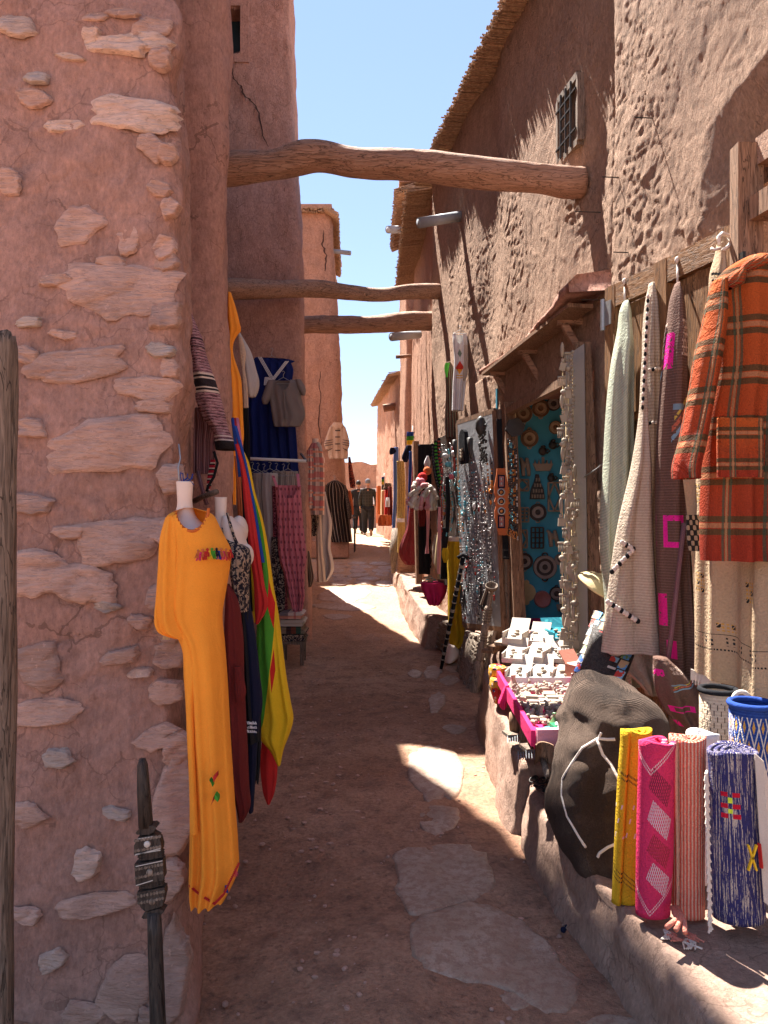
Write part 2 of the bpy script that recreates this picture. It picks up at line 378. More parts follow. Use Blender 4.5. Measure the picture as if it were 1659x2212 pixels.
def disp_rough(seed, a=.03, g=.012):
    def f(s, z, xy):
        w1 = .9*vnoise(s*11, z*9, seed=seed+40); w2 = .9*vnoise(s*10, z*12, seed=seed+41)
        p_ = s*.93+z*.36; q_ = z*.93-s*.36
        r = .62*fbm(p_*11+w1*1.6, q_*6+w2*1.6, seed=seed+3, o=3, g=.95)+.35*fbm(p_*5+w1, q_*1.4+w2*.5, seed=seed+13, o=3)
        pit = np.maximum(0, fbm(s*8+z*2.5, z*1.6, seed=seed+20, o=2)-.55)*.8
        patch = np.clip(.85+fbm(s*1.1, z*.8, seed=seed+30, o=2)*.8, .45, 1.25)
        return a*fbm(s*.8, z*.55, seed=seed, o=3)+g*.56*r*patch
    return f
def reeds(name, a, b, down, out, n, mat, parent, seed=0, th=.012, layers=3, inw=.12):
    """reed eave: sticks laid side by side from line a-b, pointing 'out'"""
    rr = random.Random(seed); a = np.array(a, float); b = np.array(b, float); out = np.array(out, float); mb = MB()
    for l in range(layers):
        for i in range(n):
            f = (i+rr.random()*.9)/n; p = a+(b-a)*f+np.array([0, 0, -l*th*1.5+rr.uniform(-.006, .006)])
            L = 1+rr.uniform(-.07, .05)-(.05*l)
            if rr.random() < .02: L += rr.uniform(.06, .2)
            j = np.array([rr.uniform(-.02, .02), rr.uniform(-.02, .02), rr.uniform(-.012, .012)])
            q = p+out*L+np.array([0, 0, -down])+j
            mb.bar(p-out*inw/np.linalg.norm(out), q, th*rr.uniform(.6, 1.2), th*rr.uniform(.6, 1.1))
    return mb.build(name, mat, parent, kind='stuff')

# ---------------------------------------------------------------- ground
def build_ground():
    xs = np.r_[-300, -120, -50, -20, -10, -6, -4, np.arange(-3, 2.6, .028), 4, 6, 10, 20, 50, 120, 300]
    ys = np.r_[-300, -100, -40, -15, -6, -2, 0, 1, np.arange(1.6, 9, .028), np.arange(9, 20, .05), np.arange(20, 42, .3), 60, 100, 300]
    Xg, Yg = np.meshgrid(xs, ys)
    fine = (Xg > -3.1)*(Xg < 2.7)*(Yg > 1.2)*(Yg < 30)
    rise = np.clip((Yg-9)/4, 0, 1)
    z = gz(Yg)+fine*(.022*fbm(Xg*1.6, Yg*1.2, o=3, seed=3)+(.004+.003*rise)*fbm(Xg*14, Yg*12, o=3, seed=8))
    z += -.05*np.exp(-((Xg+.25)/.45)**2)*(Yg < 9)*fine*0+fine*.05*np.clip((-.15-Xg)/.7, 0, 1)*np.clip(1-Yg/9, 0, 1)*(-.6)
    st = np.floor(Yg*2.3+fbm(Xg*1.3, Yg*.8, seed=12)*1.2+Xg*.7); z += rise*fine*.035*(_hash(st.astype(np.int64), np.floor(Xg*1.6+st*.37).astype(np.int64), st.astype(np.int64)*0, 5)-.5)
    V = np.stack([Xg, Yg, z], -1).reshape(-1, 3)
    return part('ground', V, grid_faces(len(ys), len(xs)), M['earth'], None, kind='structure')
ground = build_ground()
def flagstone(pts, h=.018, seed=0, mat=None, name='flagstone', par=None):
    """pts: outline in picture rows on the ground"""
    W = np.array([G(u, v) for u, v in pts]); n = 44; k = len(W)
    tt = np.linspace(0, k, n, endpoint=False); ex = np.vstack([W[-1:], W, W[:2]])
    C = []
    for t in tt:
        i = int(t); f = t-i; p0, p1, p2, p3 = ex[i], ex[i+1], ex[i+2], ex[(i+3)] if i+3 < len(ex) else ex[3]
        C.append(.5*((2*p1)+(-p0+p2)*f+(2*p0-5*p1+4*p2-p3)*f*f+(-p0+3*p1-3*p2+p3)*f**3))
    C = np.array(C); c = C.mean(0); V = []; rings = (1.04, 1., .95, .8, .6, .4, .2, .05); hs = (-.03, h*.35, h*.8, h, h, h, h, h)
    a = np.arange(n); jit = 1+.075*fbm(a*.45+seed, a*0, seed=seed, o=4, g=.65)
    for r, hh in zip(rings, hs):
        q = c+(C-c)*r*jit[:, None]; q[:, 2] = gz(q[:, 1])+hh+.022*fbm(q[:, 0]*1.6, q[:, 1]*1.2, o=3, seed=3)+(.006*fbm(q[:, 0]*9, q[:, 1]*9, o=2, seed=seed) if hh > 0 else 0)
        V.append(q)
    V = np.concatenate(V); Fc = [tuple(f) for f in grid_faces(len(rings), n, True)]+[tuple(range((len(rings)-1)*n, len(rings)*n))]
    return part(name, V, Fc, mat or M['flag'], ground if par is None else par)
for i, pts in enumerate([
    [(880,1660),(895,1628),(940,1615),(985,1630),(1003,1670),(990,1715),(945,1730),(900,1710)],
    [(905,1752),(940,1738),(985,1745),(990,1775),(950,1800),(912,1795)],
    [(866,1835),(960,1817),(1040,1828),(1062,1880),(1060,1925),(985,1950),(900,1972),(862,1930),(858,1880)],
    [(895,1990),(1000,1955),(1090,1962),(1160,2010),(1215,2070),(1250,2150),(1190,2190),(1090,2130),(980,2120),(900,2085)],
    [(1270,2222),(1290,2196),(1330,2190),(1375,2200),(1392,2222)],
    [(928,1508),(955,1502),(962,1518),(950,1538),(932,1540)],
    [(955,1572),(990,1566),(1008,1576),(985,1588)],
    [(880,1452),(895,1445),(912,1452),(900,1462)], [(915,1450),(935,1440),(955,1450),(942,1466),(922,1464)],
    [(950,1470),(975,1462),(992,1470),(970,1482)], [(960,1445),(985,1436),(1000,1447),(980,1456)],
    [(690,1286),(730,1270),(790,1272),(800,1288),(760,1300),(700,1298)],
    [(665,1310),(720,1302),(790,1306),(812,1314),(740,1318)],
    [(1080,2150),(1120,2140),(1150,2160),(1110,2180)], [(700,1330),(740,1326),(760,1334),(720,1340)],
    ]): flagstone(pts, .007+.003*(i in (0, 2, 3)), i)
rr = random.Random(3)
for v in (1218, 1226, 1234, 1243, 1253, 1262):       # slabs of the sunlit rise
    u = 700+rr.uniform(0, 20)
    while u < 865:
        w = rr.uniform(26, 52); h = rr.uniform(4, 6)
        if u+w < 872: flagstone([(u, v), (u+w*.3, v-h*.8), (u+w*.8, v-h*.6), (u+w, v+h*.2), (u+w*.6, v+h*.8), (u+w*.15, v+h*.6)], .02, int(u+v))
        u += w+rr.uniform(2, 10)
def pebbles():
    mb = MB(); r = random.Random(5)
    for i in range(330):
        Y = 2.3+r.random()**1.5*8; X = r.uniform(-.75, .75); s = r.choice((.003, .004, .005, .006, .011))*(.7+.5*r.random())
        mb.ell((X, Y, gz(Y)+.02*float(fbm(X*1.6, Y*1.2, o=3, seed=3))+s*.2), (s*1.4, s, s*.6), 6, (0, 0, r.random()*3))
    mb.build('pebbles', M['stone'], None, smooth=True, kind='stuff', label='small pale pebbles scattered over the brown earth of the alley', cat='pebbles')
pebbles()
def chips():
    mb = MB(); r = random.Random(15)
    for i in range(150):
        Y = 2.35+r.random()*7; side = r.random()
        X = (-.25*Y/2.4-.02+r.random()**2*.35) if side < .55 else r.uniform(-.2, .62)
        s = r.uniform(.006, .018); k = r.randrange(4, 6); poly = [(s*r.uniform(.6, 1.2)*math.cos(q*2*math.pi/k), s*r.uniform(.5, 1)*math.sin(q*2*math.pi/k)) for q in range(k)]
        mb.prism(poly, ((X, Y, gz(Y)+.02*float(fbm(X*1.6, Y*1.2, o=3, seed=3))-.002), (1, 0, 0), (0, 1, 0), (0, 0, 1)), s*.4)
    mb.build('stone_chips', M['stone'], None, kind='stuff', label='flat reddish stone chips lying along the left wall base and the lane', cat='stone chips')
chips()

# ---------------------------------------------------------------- left buildings
def dl(x, z):
    return -disp_left(x+3.6, z, np.stack([x, x*0+2.5], -1))
def stone_piece(cu, cv, w, h, rot, seed, mat, parent, proud=.03, name='stone', yof=None):
    """w,h in picture px on the near wall: angular slab, tilted so that plaster laps over one side"""
    r = random.Random(seed*13+1); nc = r.choice((6, 7, 7, 8, 9)); ca = [2*math.pi*(i+r.uniform(-.3, .3))/nc for i in range(nc)]
    cr_ = [r.uniform(.78, 1.12)/max(abs(math.cos(q))**1.0, abs(math.sin(q)))**.45 for q in ca]
    n = 40; a = np.arange(n)*2*math.pi/n; cx = np.interp(a, [ca[-1]-2*math.pi]+ca+[ca[0]+2*math.pi], [cr_[-1]*math.cos(ca[-1])]+[q*math.cos(t_) for q, t_ in zip(cr_, ca)]+[cr_[0]*math.cos(ca[0])])
    cy = np.interp(a, [ca[-1]-2*math.pi]+ca+[ca[0]+2*math.pi], [cr_[-1]*math.sin(ca[-1])]+[q*math.sin(t_) for q, t_ in zip(cr_, ca)]+[cr_[0]*math.sin(ca[0])])
    cx = cx*(1+.10*fbm(a*3, a*0+seed, seed=seed, o=3)); cy = cy*(1+.10*fbm(a*3+9, a*0+seed, seed=seed+4, o=3))
    ta = r.uniform(0, 6.28); tl = r.uniform(.2, .75); co_, si_ = math.cos(rot), math.sin(rot); V = []
    for q, hh in zip((1.10, 1.02, .97, .9, .76, .6, .42, .25, .08), (-1.2, -.1, .65, .95, 1, 1, 1, 1, 1)):
        du = w/2*cx*q; dv = h/2*cy*q; U_ = cu+du*co_-dv*si_; V_ = cv+du*si_+dv*co_
        z = Z_(V_, 2.6); Y = 2.42+.12*z; z = Z_(V_, Y); Y = 2.42+.12*z; x = X_(U_, Y)
        bumpy = .55*fbm(x*14, z*22, seed=seed+50, o=3)+.5*fbm(x*5, z*9, seed=seed+60, o=2)
        til = 1+tl*(cx*q*math.cos(ta)+cy*q*math.sin(ta)) if hh > 0 else 1
        V.append(np.stack([x, Y+dl(x, z)-proud*(hh*til+(bumpy if hh > .5 else 0)), z], 1))
    V = np.concatenate(V); Fc = [tuple(f) for f in grid_faces(9, n, True)]+[tuple(range(8*n, 9*n))]
    return part(name, V, Fc, mat, parent)
sw = thing('stone_wall', 'pink mud plastered wall corner with bare stones showing, nearest on the left', 'wall', (-1.4, 2.4, 0))
def disp_left(s, z, xy):
    edge = np.clip((xy[..., 0]+1.05)/.35, 0, 1)*(xy[..., 1] < 3.2)
    return .022*fbm(s*1.3, z*1.1, seed=41, o=3)+.013*fbm(s*4.5, z*3.8, seed=44, o=3)-.010*np.maximum(0, np.abs(fbm(s*3.1, z*4.5, seed=77, o=3))*-1+.12)/.12*np.clip(fbm(s*1.1, z*1.2, seed=78, o=2)*2+.3, 0, 1)+.0045*fbm(s*24, z*18, seed=46, o=3)+edge*(.028*fbm(s*3, z*5, seed=49, o=2))
_cu = lambda z: 0
wall('plaster', [(-3.6, 2.40), (-.635, 2.40), (-.75, 3.35), (-.95, 3.7)], [(-3.6, 3.14), (-.835, 3.14), (-1.02, 3.6), (-1.1, 3.9)], -.3, 5.9, .014, disp_left, M['mud_pink'], sw, rad=.06)
ST = [ # u, v, w, h, rot, mat
 (30,45,110,48,.25,1),(195,75,40,52,.2,1),(250,90,130,40,.1,1),(262,22,70,24,0,0),(325,55,95,55,.1,0),(320,83,130,38,.08,1),(150,115,75,14,.2,1),(75,160,55,28,-.05,2),
 (65,203,70,36,.15,0),(285,245,185,75,.12,1),(130,263,100,30,.08,1),(345,122,45,46,0,0),(330,315,70,50,.5,0),(160,478,125,92,.05,0),(12,385,60,62,0,0),(272,513,52,68,.3,0),
 (350,530,70,55,.15,0),(352,560,58,42,0,0),(255,625,245,120,.08,0),(355,680,70,70,.1,0),(60,695,65,24,-.05,2),(170,790,205,72,-.12,0),(348,755,62,34,.05,2),(52,765,60,36,.1,0),(362,795,50,50,0,0),
 (315,835,145,52,.05,0),(65,925,68,50,0,0),(240,960,290,130,-.18,0),(365,1035,56,70,0,0),(260,1170,200,110,-.15,0),(90,1235,175,115,.05,0),(185,1265,150,95,0,0),(345,1290,60,70,.1,0),
 (255,1420,85,36,-.15,0),(297,1457,54,24,-.15,1),(75,1440,110,100,.3,0),(360,1420,65,65,0,0),(95,1545,160,62,-.08,0),(355,1500,80,60,-.1,0),(340,1600,110,60,-.2,0),(370,1750,90,240,.1,0),
 (185,1870,62,80,-.3,1),(122,1640,70,46,.1,2),(200,1960,165,55,-.12,0),(370,1900,80,90,.1,0),(118,2078,72,42,-.3,1),(270,2140,105,150,.1,0),(375,2090,70,190,0.05,0),(330,1935,60,60,.2,0),
 (350,1370,60,50,.1,0),(300,1345,50,30,.2,0),(362,1250,50,55,.3,0),(345,405,60,34,.1,0),(365,445,44,50,0,0),(362,330,40,44,.2,0),(230,560,70,30,.1,0),(120,600,80,26,-.1,0),(60,1090,110,44,.1,0),(150,1150,90,34,0,0),(380,1620,60,80,.1,0),(250,1760,70,30,.2,2),(60,1760,80,60,.1,0),(60,1980,70,40,.1,0),(180,2190,90,50,.1,0),(330,2190,60,60,0,0),(230,1310,60,26,.1,2),(130,720,60,22,.1,0),(355,1150,60,60,.2,0),(330,875,80,30,0,0),(210,30,60,20,0,0)]
for i, (u, v, w, h, r_, mm) in enumerate(ST):
    stone_piece(u, v, w, h, r_, i+1, (M['stone'], M['stone_pale'], M['stone_grey'])[mm], sw, .0065+.003*(mm == 1)+.007*(u > 340))

tw = thing('mud_tower', 'tall narrow mud tower standing behind the stone wall corner', 'tower', (-2, 5, 0))
wall('wall', [(-3.2, 3.72), (-.70, 3.66), (-1.46, 7.1), (-1.80, 8.93), (-5, 8.93)], [(-3.2, 4.0), (-.90, 4.0), (-1.6, 7.1), (-1.95, 8.9), (-5, 8.9)], -.3, 10.3, .03, disp_soft(61, .03, .008), M['mud_left'], tw, rad=.12)  # unseen rear corner and height shaped to cast the shadow on the alley floor
t2 = thing('cracked_mud_tower', 'tall mud tower with a small window and a long crack, behind the blue kaftan', 'tower', (-2, 11, 0))
TW = (X_(486, 9.2), X_(520, 9.2), Z_(108, 9.1), Z_(3, 9.1))
wall('wall', [(-4.5, 8.98), (-.86, 8.98), (-1.22, 13), (-4.5, 13)], [(-4.5, 9.25), (-1.13, 9.25), (-1.5, 12.7), (-4.5, 12.7)], -.2, 8.2, .026, disp_soft(71, .035, .007), M['mud_left'], t2,
     mask=lambda c: (c[:, 0] > TW[0])*(c[:, 0] < TW[1])*(c[:, 2] > TW[2])*(c[:, 2] < TW[3])*(c[:, 1] < 10), ztop=lambda t, b: 8.15+np.clip((b[:, 0]+1.80)*3, 0, .85)+np.clip((-2.02-b[:, 0])*12, 0, 2.6))  # unseen roofline stepped to shape the near sun patch on the ground
mb = MB(); x0, x1, z0, z1 = TW
for c, s in ((((x0+x1)/2, 9.32, z0-.05), (x1-x0+.2, .3, .1)), (((x0+x1)/2, 9.32, z1+.05), (x1-x0+.2, .3, .1)), ((x0-.05, 9.32, (z0+z1)/2), (.1, .3, z1-z0)), ((x1+.05, 9.32, (z0+z1)/2), (.1, .3, z1-z0))): mb.box(c, s)
wf = mb.build('window_reveal', M['mud_left'], t2)
mb = MB(); mb.box(((x0+x1)/2, 9.5, (z0+z1)/2), (x1-x0+.1, .02, z1-z0+.1)); mb.build('shutter', M['window_dark'], t2)  # dark board, its colour stands in for the shaded window interior
def crack(pts, D, w, parent, seed, Yf):
    """a crack: flat strip just proud of the plaster, its inner shade painted dark"""
    r = random.Random(seed); L = []; Rr = []; P0 = []
    for i in range(len(pts)-1):
        for k in range(5):
            f = k/5; P0.append((pts[i][0]*(1-f)+pts[i+1][0]*f+r.uniform(-2, 2), pts[i][1]*(1-f)+pts[i+1][1]*f))
    P0.append(pts[-1]); n = len(P0); V = []
    for i, (u, v) in enumerate(P0):
        z = Z_(v, D); y = Yf(z); x = X_(u, y); ww = w*(.3+.7*math.sin(math.pi*(i+.3)/(n+.3)))*r.uniform(.6, 1.3)
        V += [(x-ww, y, z), (x+ww, y, z)]
    Fc = [(2*i, 2*i+1, 2*i+3, 2*i+2) for i in range(n-1)]
    part('crack', V, Fc, M['crackm'], parent, smooth=False)
M['crackm'] = flat('crack_shade', (.07, .035, .026), 1.)
crack([(500, 130), (505, 160), (520, 175), (528, 198), (545, 210), (560, 235), (568, 285), (580, 310)], 9.05, .011, t2, 1, lambda z: 8.93+.033*z)
crack([(692, 860), (690, 905), (695, 950), (690, 980)], 15.9, .012, t2, 2, lambda z: 15.88) if 0 else None
t3 = thing('far_mud_tower', 'far left mud tower topped with a reed eave, toggle coat hanging on it', 'tower', (-2, 17, .7))
wall('wall', [(-5, 16.0), (-.74, 16.0), (-1.0, 20.5), (-5, 20.5)], [(-5, 16.2), (-1.12, 16.2), (-1.3, 20.3), (-5, 20.3)], .3, 7.9, .05, disp_soft(81, .04, .012), M['mud_far'], t3, rad=.1)
reeds('reeds', (-4, 16.35, 8.0), (-1.05, 16.35, 8.0), .05, (0, -.30, 0), 170, M['reed'], t3, 1, .02, 3)
reeds('reeds', (-1.12, 16.0, 7.97), (-1.3, 20.2, 7.97), .14, (.17, 0, 0), 190, M['reed'], t3, 2, .02, 3)
mb = MB(); mb.box((-2.85, 18.1, 8.03), (3.5, 3.9, .09)); mb.build('mud_topping', M['mud_far'], t3)
mb = MB(); mb.box((-1.15, 15.75, .85), (.85, .5, .34)); mb.build('base_step', M['mud_far'], t3)
crack([(690, 800), (692, 860), (688, 905), (694, 960)], 15.9, .014, t3, 2, lambda z: 15.90+.026*z)
crack([(700, 490), (697, 520), (704, 545), (702, 580)], 15.9, .02, t3, 3, lambda z: 15.90+.026*z)
t4 = thing('end_wall', 'low orange mud wall closing the far end of the alley', 'wall', (-1, 34, .9))
wall('wall', [(-6, 34), (3, 34), (3, 36)], [(-6, 34), (3, 34), (3, 36)], .5, 3.75, .12, disp_soft(91, .05, .02), M['mud_far'], t4, ztop=lambda t, b: 3.7+.1*fbm(t*1.1, t*0, seed=4, o=3))

# ---------------------------------------------------------------- right buildings
def XR(D): return 2.125-.157*D
DOOR = (5.02, 6.62, .3, 2.50)      # shop doorway: D range, z range
NICHE = (1.9, 3.42, .2, 3.35)      # big door: D range
WIN = (5.30, 5.66, 4.16, 4.62)
hr = thing('mud_house', 'long rough plastered mud house on the right with reed eave and small window', 'house', (2, 5, 0))
def rmask(c):
    D = c[:, 1]; z = c[:, 2]; m = (D > DOOR[0])*(D < DOOR[1])*(z > DOOR[2])*(z < DOOR[3]-(D-5.9)*.03)
    m |= (D > WIN[0])*(D < WIN[1])*(z > WIN[2])*(z < WIN[3])
    arch = 2.98+.12*np.sqrt(np.clip(1-((D-2.65)/.95)**2, 0, 1))
    m |= (D > NICHE[0])*(D < NICHE[1]+.05)*(z > NICHE[2])*(z < arch)
    return m & (c[:, 0] < 2.0)
_rd = disp_rough(101, .03, .013)
def rdisp(s, z, xy):
    D = xy[..., 1]; d = _rd(s, z, xy)
    prou = .05/(1+np.exp((D-4.75)/.03)); gro = -.05*np.exp(-((D-4.82)/.05)**2)
    hollow = -.07*np.exp(-(((D-5.1)/.28)**2+((z-3.9)/.8)**2)) - .05*np.exp(-(((D-7.4)/.35)**2))*(z > 2.9)
    bev = np.clip((3.74-D)/.28, 0, 1)*np.clip((3.52+.25*(3.4-D)-z)/.22, 0, 1); d = d*(1-.7*bev); return d-.10*bev+prou+gro+hollow+.05*np.exp(-((z-.2)/.5)**2)
# path runs from the far end to the near end so that its right-hand side faces the street
wall('wall', [(5, 9.95), (XR(9.85), 9.85), (XR(1.2), 1.2), (XR(1.2)+.5, -.6)], [(5, 9.95), (XR(9.85)+.03, 9.85), (XR(1.2)+.10, 1.2), (XR(1.2)+.6, -.6)], -.1, 5.8, .0135, rdisp, M['mud_right'], hr, mask=rmask, rad=.04)
EH = 5.84
a = np.array([XR(9.9)+.03, 9.9, EH]); b = np.array([XR(4.6)+.08, 4.6, EH])
reeds('reeds', a, b, .0, (-.21, -.03, 0), 520, M['reed'], hr, 3, .014, 3)
mb = MB(); mb.prism([(XR(9.9)+.0, 9.9), (XR(4.6)+.05, 4.6), (6, 4.6), (6, 9.9)], ((0, 0, EH+.02), (1, 0, 0), (0, 1, 0), (0, 0, 1)), .10); mb.build('roof_mud', M['mud_right'], hr)
# window
mb = MB(); d0, d1, z0, z1 = WIN
def wr(D, z, off): return np.array([XR(D)+off, D, z])
for A, B in ((wr(d0, z0, .06), wr(d1, z0, .06)), (wr(d0, z1, .06), wr(d1, z1, .06)), (wr(d0, z0, .06), wr(d0, z1, .06)), (wr(d1, z0, .06), wr(d1, z1, .06))): mb.bar(A, B, .05, .05)
w_ = mb.build('window', M['grey_wood'], hr)
mb = MB()
for f in (.25, .5, .75): mb.bar(wr(d0+(d1-d0)*f, z0, .03), wr(d0+(d1-d0)*f, z1, .03), .012)
for f in (.2, .4, .6, .8): mb.bar(wr(d0+(d1-d0)*(.25 if f in (.4, .6) else 0), z0+(z1-z0)*f, .03), wr(d1-(d1-d0)*(.25 if f in (.4, .6) else 0), z0+(z1-z0)*f, .03), .012)
mb.build('grille', M['iron'], w_)
mb = MB(); mb.prism([(d0, z0), (d1, z0), (d1, z1), (d0, z1)], ((XR(0)+.10, 0, 0), (-.157, 1, 0), (0, 0, 1), (1, 0, 0)), .01); mb.build('shutter', M['grey_wood'], w_)
# wall E, tower G, far house
he = thing('grooved_mud_house', 'mud house with a reed eave set back beyond the end of the long rough wall', 'house', (1.5, 12, .3))
wall('wall', [(4, 15.0), (.50, 14.9), (.60, 10.0)], [(4, 15.0), (.54, 14.9), (.64, 10.0)], .1, 5.9, .03, lambda s, z, xy: disp_rough(131, .03, .014)(s, z, xy)-.04*(np.abs(np.modf(s*1.3+.2)[0]-.5) < .03)*(z < 4.2), M['mud_far'], he)
reeds('reeds', (.62, 10.05, 5.9), (.54, 15, 5.9), .05, (-.33, 0, 0), 330, M['reed'], he, 5, .016, 3)
hg = thing('reed_topped_tower', 'tall mud tower with orange reed eave rising behind the grooved house', 'tower', (2, 17, .5))
wall('wall', [(4, 18.5), (.36, 18.5), (.42, 15.3), (4, 15.3)], [(4, 18.5), (.36, 18.5), (.46, 15.3), (4, 15.3)], .5, 8.1, .06, disp_rough(141, .03, .02), M['mud_far'], hg)
reeds('reeds', (.46, 15.2, 8.1), (.40, 18.5, 8.1), .12, (-.25, 0, 0), 180, M['reed'], hg, 6, .02, 5)
reeds('reeds', (.30, 15.4, 8.1), (2.2, 15.4, 8.1), .10, (0, -.3, 0), 110, M['reed'], hg, 7, .02, 4)
mb = MB(); mb.box((2.1, 16.9, 8.2), (3.6, 3.4, .14)); mb.build('mud_topping', M['mud_far'], hg)
hf = thing('distant_mud_house', 'distant rounded mud house at the end of the row on the right', 'house', (1, 22, .8))
wall('wall', [(4, 27.5), (-.28, 27.2), (.30, 18.8)], [(4, 27.5), (-.22, 27.2), (.36, 18.8)], .5, 5.4, .07, disp_rough(151, .05, .03), M['mud_far'], hf, ztop=lambda t, b: 5.0+.05*(b[:, 1]-18.8)+.06*fbm(t*2, t*0, seed=3))
reeds('reeds', (.36, 18.8, 5.05), (-.22, 27.2, 5.45), .06, (-.25, 0, 0), 260, M['reed'], hf, 8, .02, 3)
mb = MB(); mb.tube([(.30, 20, 4.35), (-.02, 20, 4.30)], .1, 8); mb.build('log_end', M['beam'], hf)

# platforms
def kerb(name, pts, inner, seed, mat=None, res=.03, **k):
    """pts (D, X, z) along the edge, near to far"""
    pts = np.array(pts, float); n = int((pts[-1, 0]-pts[0, 0])/res); D = np.linspace(pts[0, 0], pts[-1, 0], n)
    X = np.interp(D, pts[:, 0], pts[:, 1])+.012*fbm(D*3, D*0, seed=seed, o=3); z = np.interp(D, pts[:, 0], pts[:, 2]); g = gz(D)-.05
    prof = []
    for f in np.linspace(0, 1, 12): prof.append((-.04+.05*f, f*.93, 1))
    prof += [(.015, .965, 1), (.03, .99, 1), (.05, 1, 1)]
    for f in np.linspace(.05, 1, 26)[1:]: prof.append((f*inner, 1, 1))
    V = []
    for i, (dx, h, _) in enumerate(prof):
        e = .014*fbm(D*5, np.full(n, i*.35), seed=seed+1, o=3) if i < 13 else .006*fbm(D*6, np.full(n, dx*6), seed=seed+2, o=3)
        if i < 13: V.append(np.stack([X+dx-e, D, g+(z-g)*h], 1))
        else: V.append(np.stack([X+dx, D, z+e], 1))
    m = len(prof); V = np.stack(V); Fc = grid_faces(m, n)
    # end faces
    V2 = V.reshape(-1, 3); Fl = [tuple(int(q) for q in f) for f in Fc]
    for col, sgn in ((0, 1), (n-1, -1)):
        idx = [i*n+col for i in range(m)]; base = len(V2); V2 = np.vstack([V2, [V2[idx[-1]][0], V2[idx[-1]][1], g[col]]]); ff = idx+[base]
        Fl.append(tuple(ff if sgn > 0 else ff[::-1]))
    return part(name, V2, Fl, mat or M['kerb'], None, kind='structure', **k)
kerb('pavement', [(.9, .87, .25), (2.03, .85, .25), (2.43, .815, .25), (2.66, .80, .25), (3.07, .72, .25), (3.35, .70, .25), (3.9, .72, .25), (4.02, .74, .24)], 1.3, 201)
kerb('stall_platform', [(3.86, .68, .33), (4.03, .66, .38), (4.6, .67, .42), (5.2, .70, .44), (5.7, .73, .44), (5.85, .80, .42)], .95, 211)
kerb('threshold', [(5.86, 1.0, .46), (8.6, .72, .46)], .8, 221)
kerb('stone_bench', [(8.65, .50, .42), (9.5, .40, .46), (10.6, .28, .56), (11.6, .25, .62), (13.0, .12, .62)], .8, 231)

# beams
def beam(name, label, us, D0, D1, mat):
    """us: (u, v_top, v_bot)"""
    us = np.array(us, float); n = 110; u = np.linspace(us[0, 0], us[-1, 0], n); f = (u-u[0])/(u[-1]-u[0])
    vt = smooth_interp(u, us[:, 0], us[:, 1]); vb = smooth_interp(u, us[:, 0], us[:, 2]); D = D0+(D1-D0)*f; a = np.arange(32)*2*math.pi/32
    V = []
    for i in range(n):
        c = P(u[i], (vt[i]+vb[i])/2, D[i]); r = (vb[i]-vt[i])/2*D[i]/F
        rr_ = r*(1+.07*fbm(np.cos(a)*1.2+i*.07, np.sin(a)*1.2, seed=9+us.shape[0], o=3)+.05*fbm(a*5, a*0+i*.033, seed=19, o=2)-.09*np.maximum(0, fbm(a*4, a*0+i*.02, seed=29, o=2)-.45))
        V.append(np.stack([np.full(32, c[0]), c[1]+rr_*np.cos(a), c[2]+rr_*np.sin(a)], 1))
    Fc = [tuple(q) for q in grid_faces(n, 32, True)]+[tuple(range(32))[::-1], tuple(range((n-1)*32, n*32))]
    return part(name, np.concatenate(V), Fc, mat, None, label=label, cat='beam', group='wooden beams spanning the alley')
beam('wooden_beam', 'thickest wooden beam across the alley, nearest and highest', [(420, 345, 400), (503, 330, 398), (600, 322, 388), (650, 305, 378), (680, 304, 372), (760, 318, 383), (860, 322, 388), (960, 330, 398), (1080, 345, 408), (1180, 357, 418), (1222, 360, 426), (1262, 362, 424)], 5.5, 5.3, M['beam'])
beam('wooden_beam', 'thinner wavy beam below the thickest one, touching the cracked tower', [(430, 600, 648), (520, 601, 646), (600, 606, 645), (700, 606, 643), (760, 615, 648), (830, 622, 650), (880, 615, 646), (945, 612, 646), (965, 612, 646)], 8.55, 9.45, M['beam'])
beam('wooden_beam', 'lowest and farthest wooden beam between the two sides', [(600, 684, 722), (670, 682, 720), (740, 682, 720), (800, 682, 718), (860, 676, 716), (912, 674, 714), (935, 674, 714)], 10.3, 10.2, M['beam'])
# drain pipes
def pipe(label, a, b, r, mat):
    mb = MB(); a = np.array(a); b = np.array(b); d = (b-a)/np.linalg.norm(b-a)
    q = Vector(d).to_track_quat('Z', 'Y').to_matrix().to_4x4(); L = np.linalg.norm(b-a)
    mb.lathe([(r*.86, .02), (r, 0), (r, L)], a, 14, q); mb.F.pop(-2)
    mb.lathe([(r*.86, .25), (r*.86, 0)], a, 14, q, m=0)
    return mb.build('drain_pipe', mat, None, smooth=True, label=label, cat='drain pipe', group='drain pipes sticking out of the walls')
pipe('long dark grey drain pipe jutting from the rough right wall above the beams', P(904, 482, 8.2), P(1000, 466, 8.4), .055, M['pvc'])
pipe('short pale pipe on the reed topped tower', P(838, 496, 15.6), P(880, 496, 16), .075, M['pvc'])
pipe('short grey pipe just below the lowest beam', P(846, 728, 10.9), P(905, 722, 11.3), .06, M['pvc'])
pipe('thin pale pipe sticking out of the far left tower against the sky', P(757, 547, 17), P(700, 540, 17.2), .05, M['pvc'])
pipe('small dark wooden spout on the grooved house', P(855, 771, 12.5), P(885, 769, 12.5), .03, M['beam'])
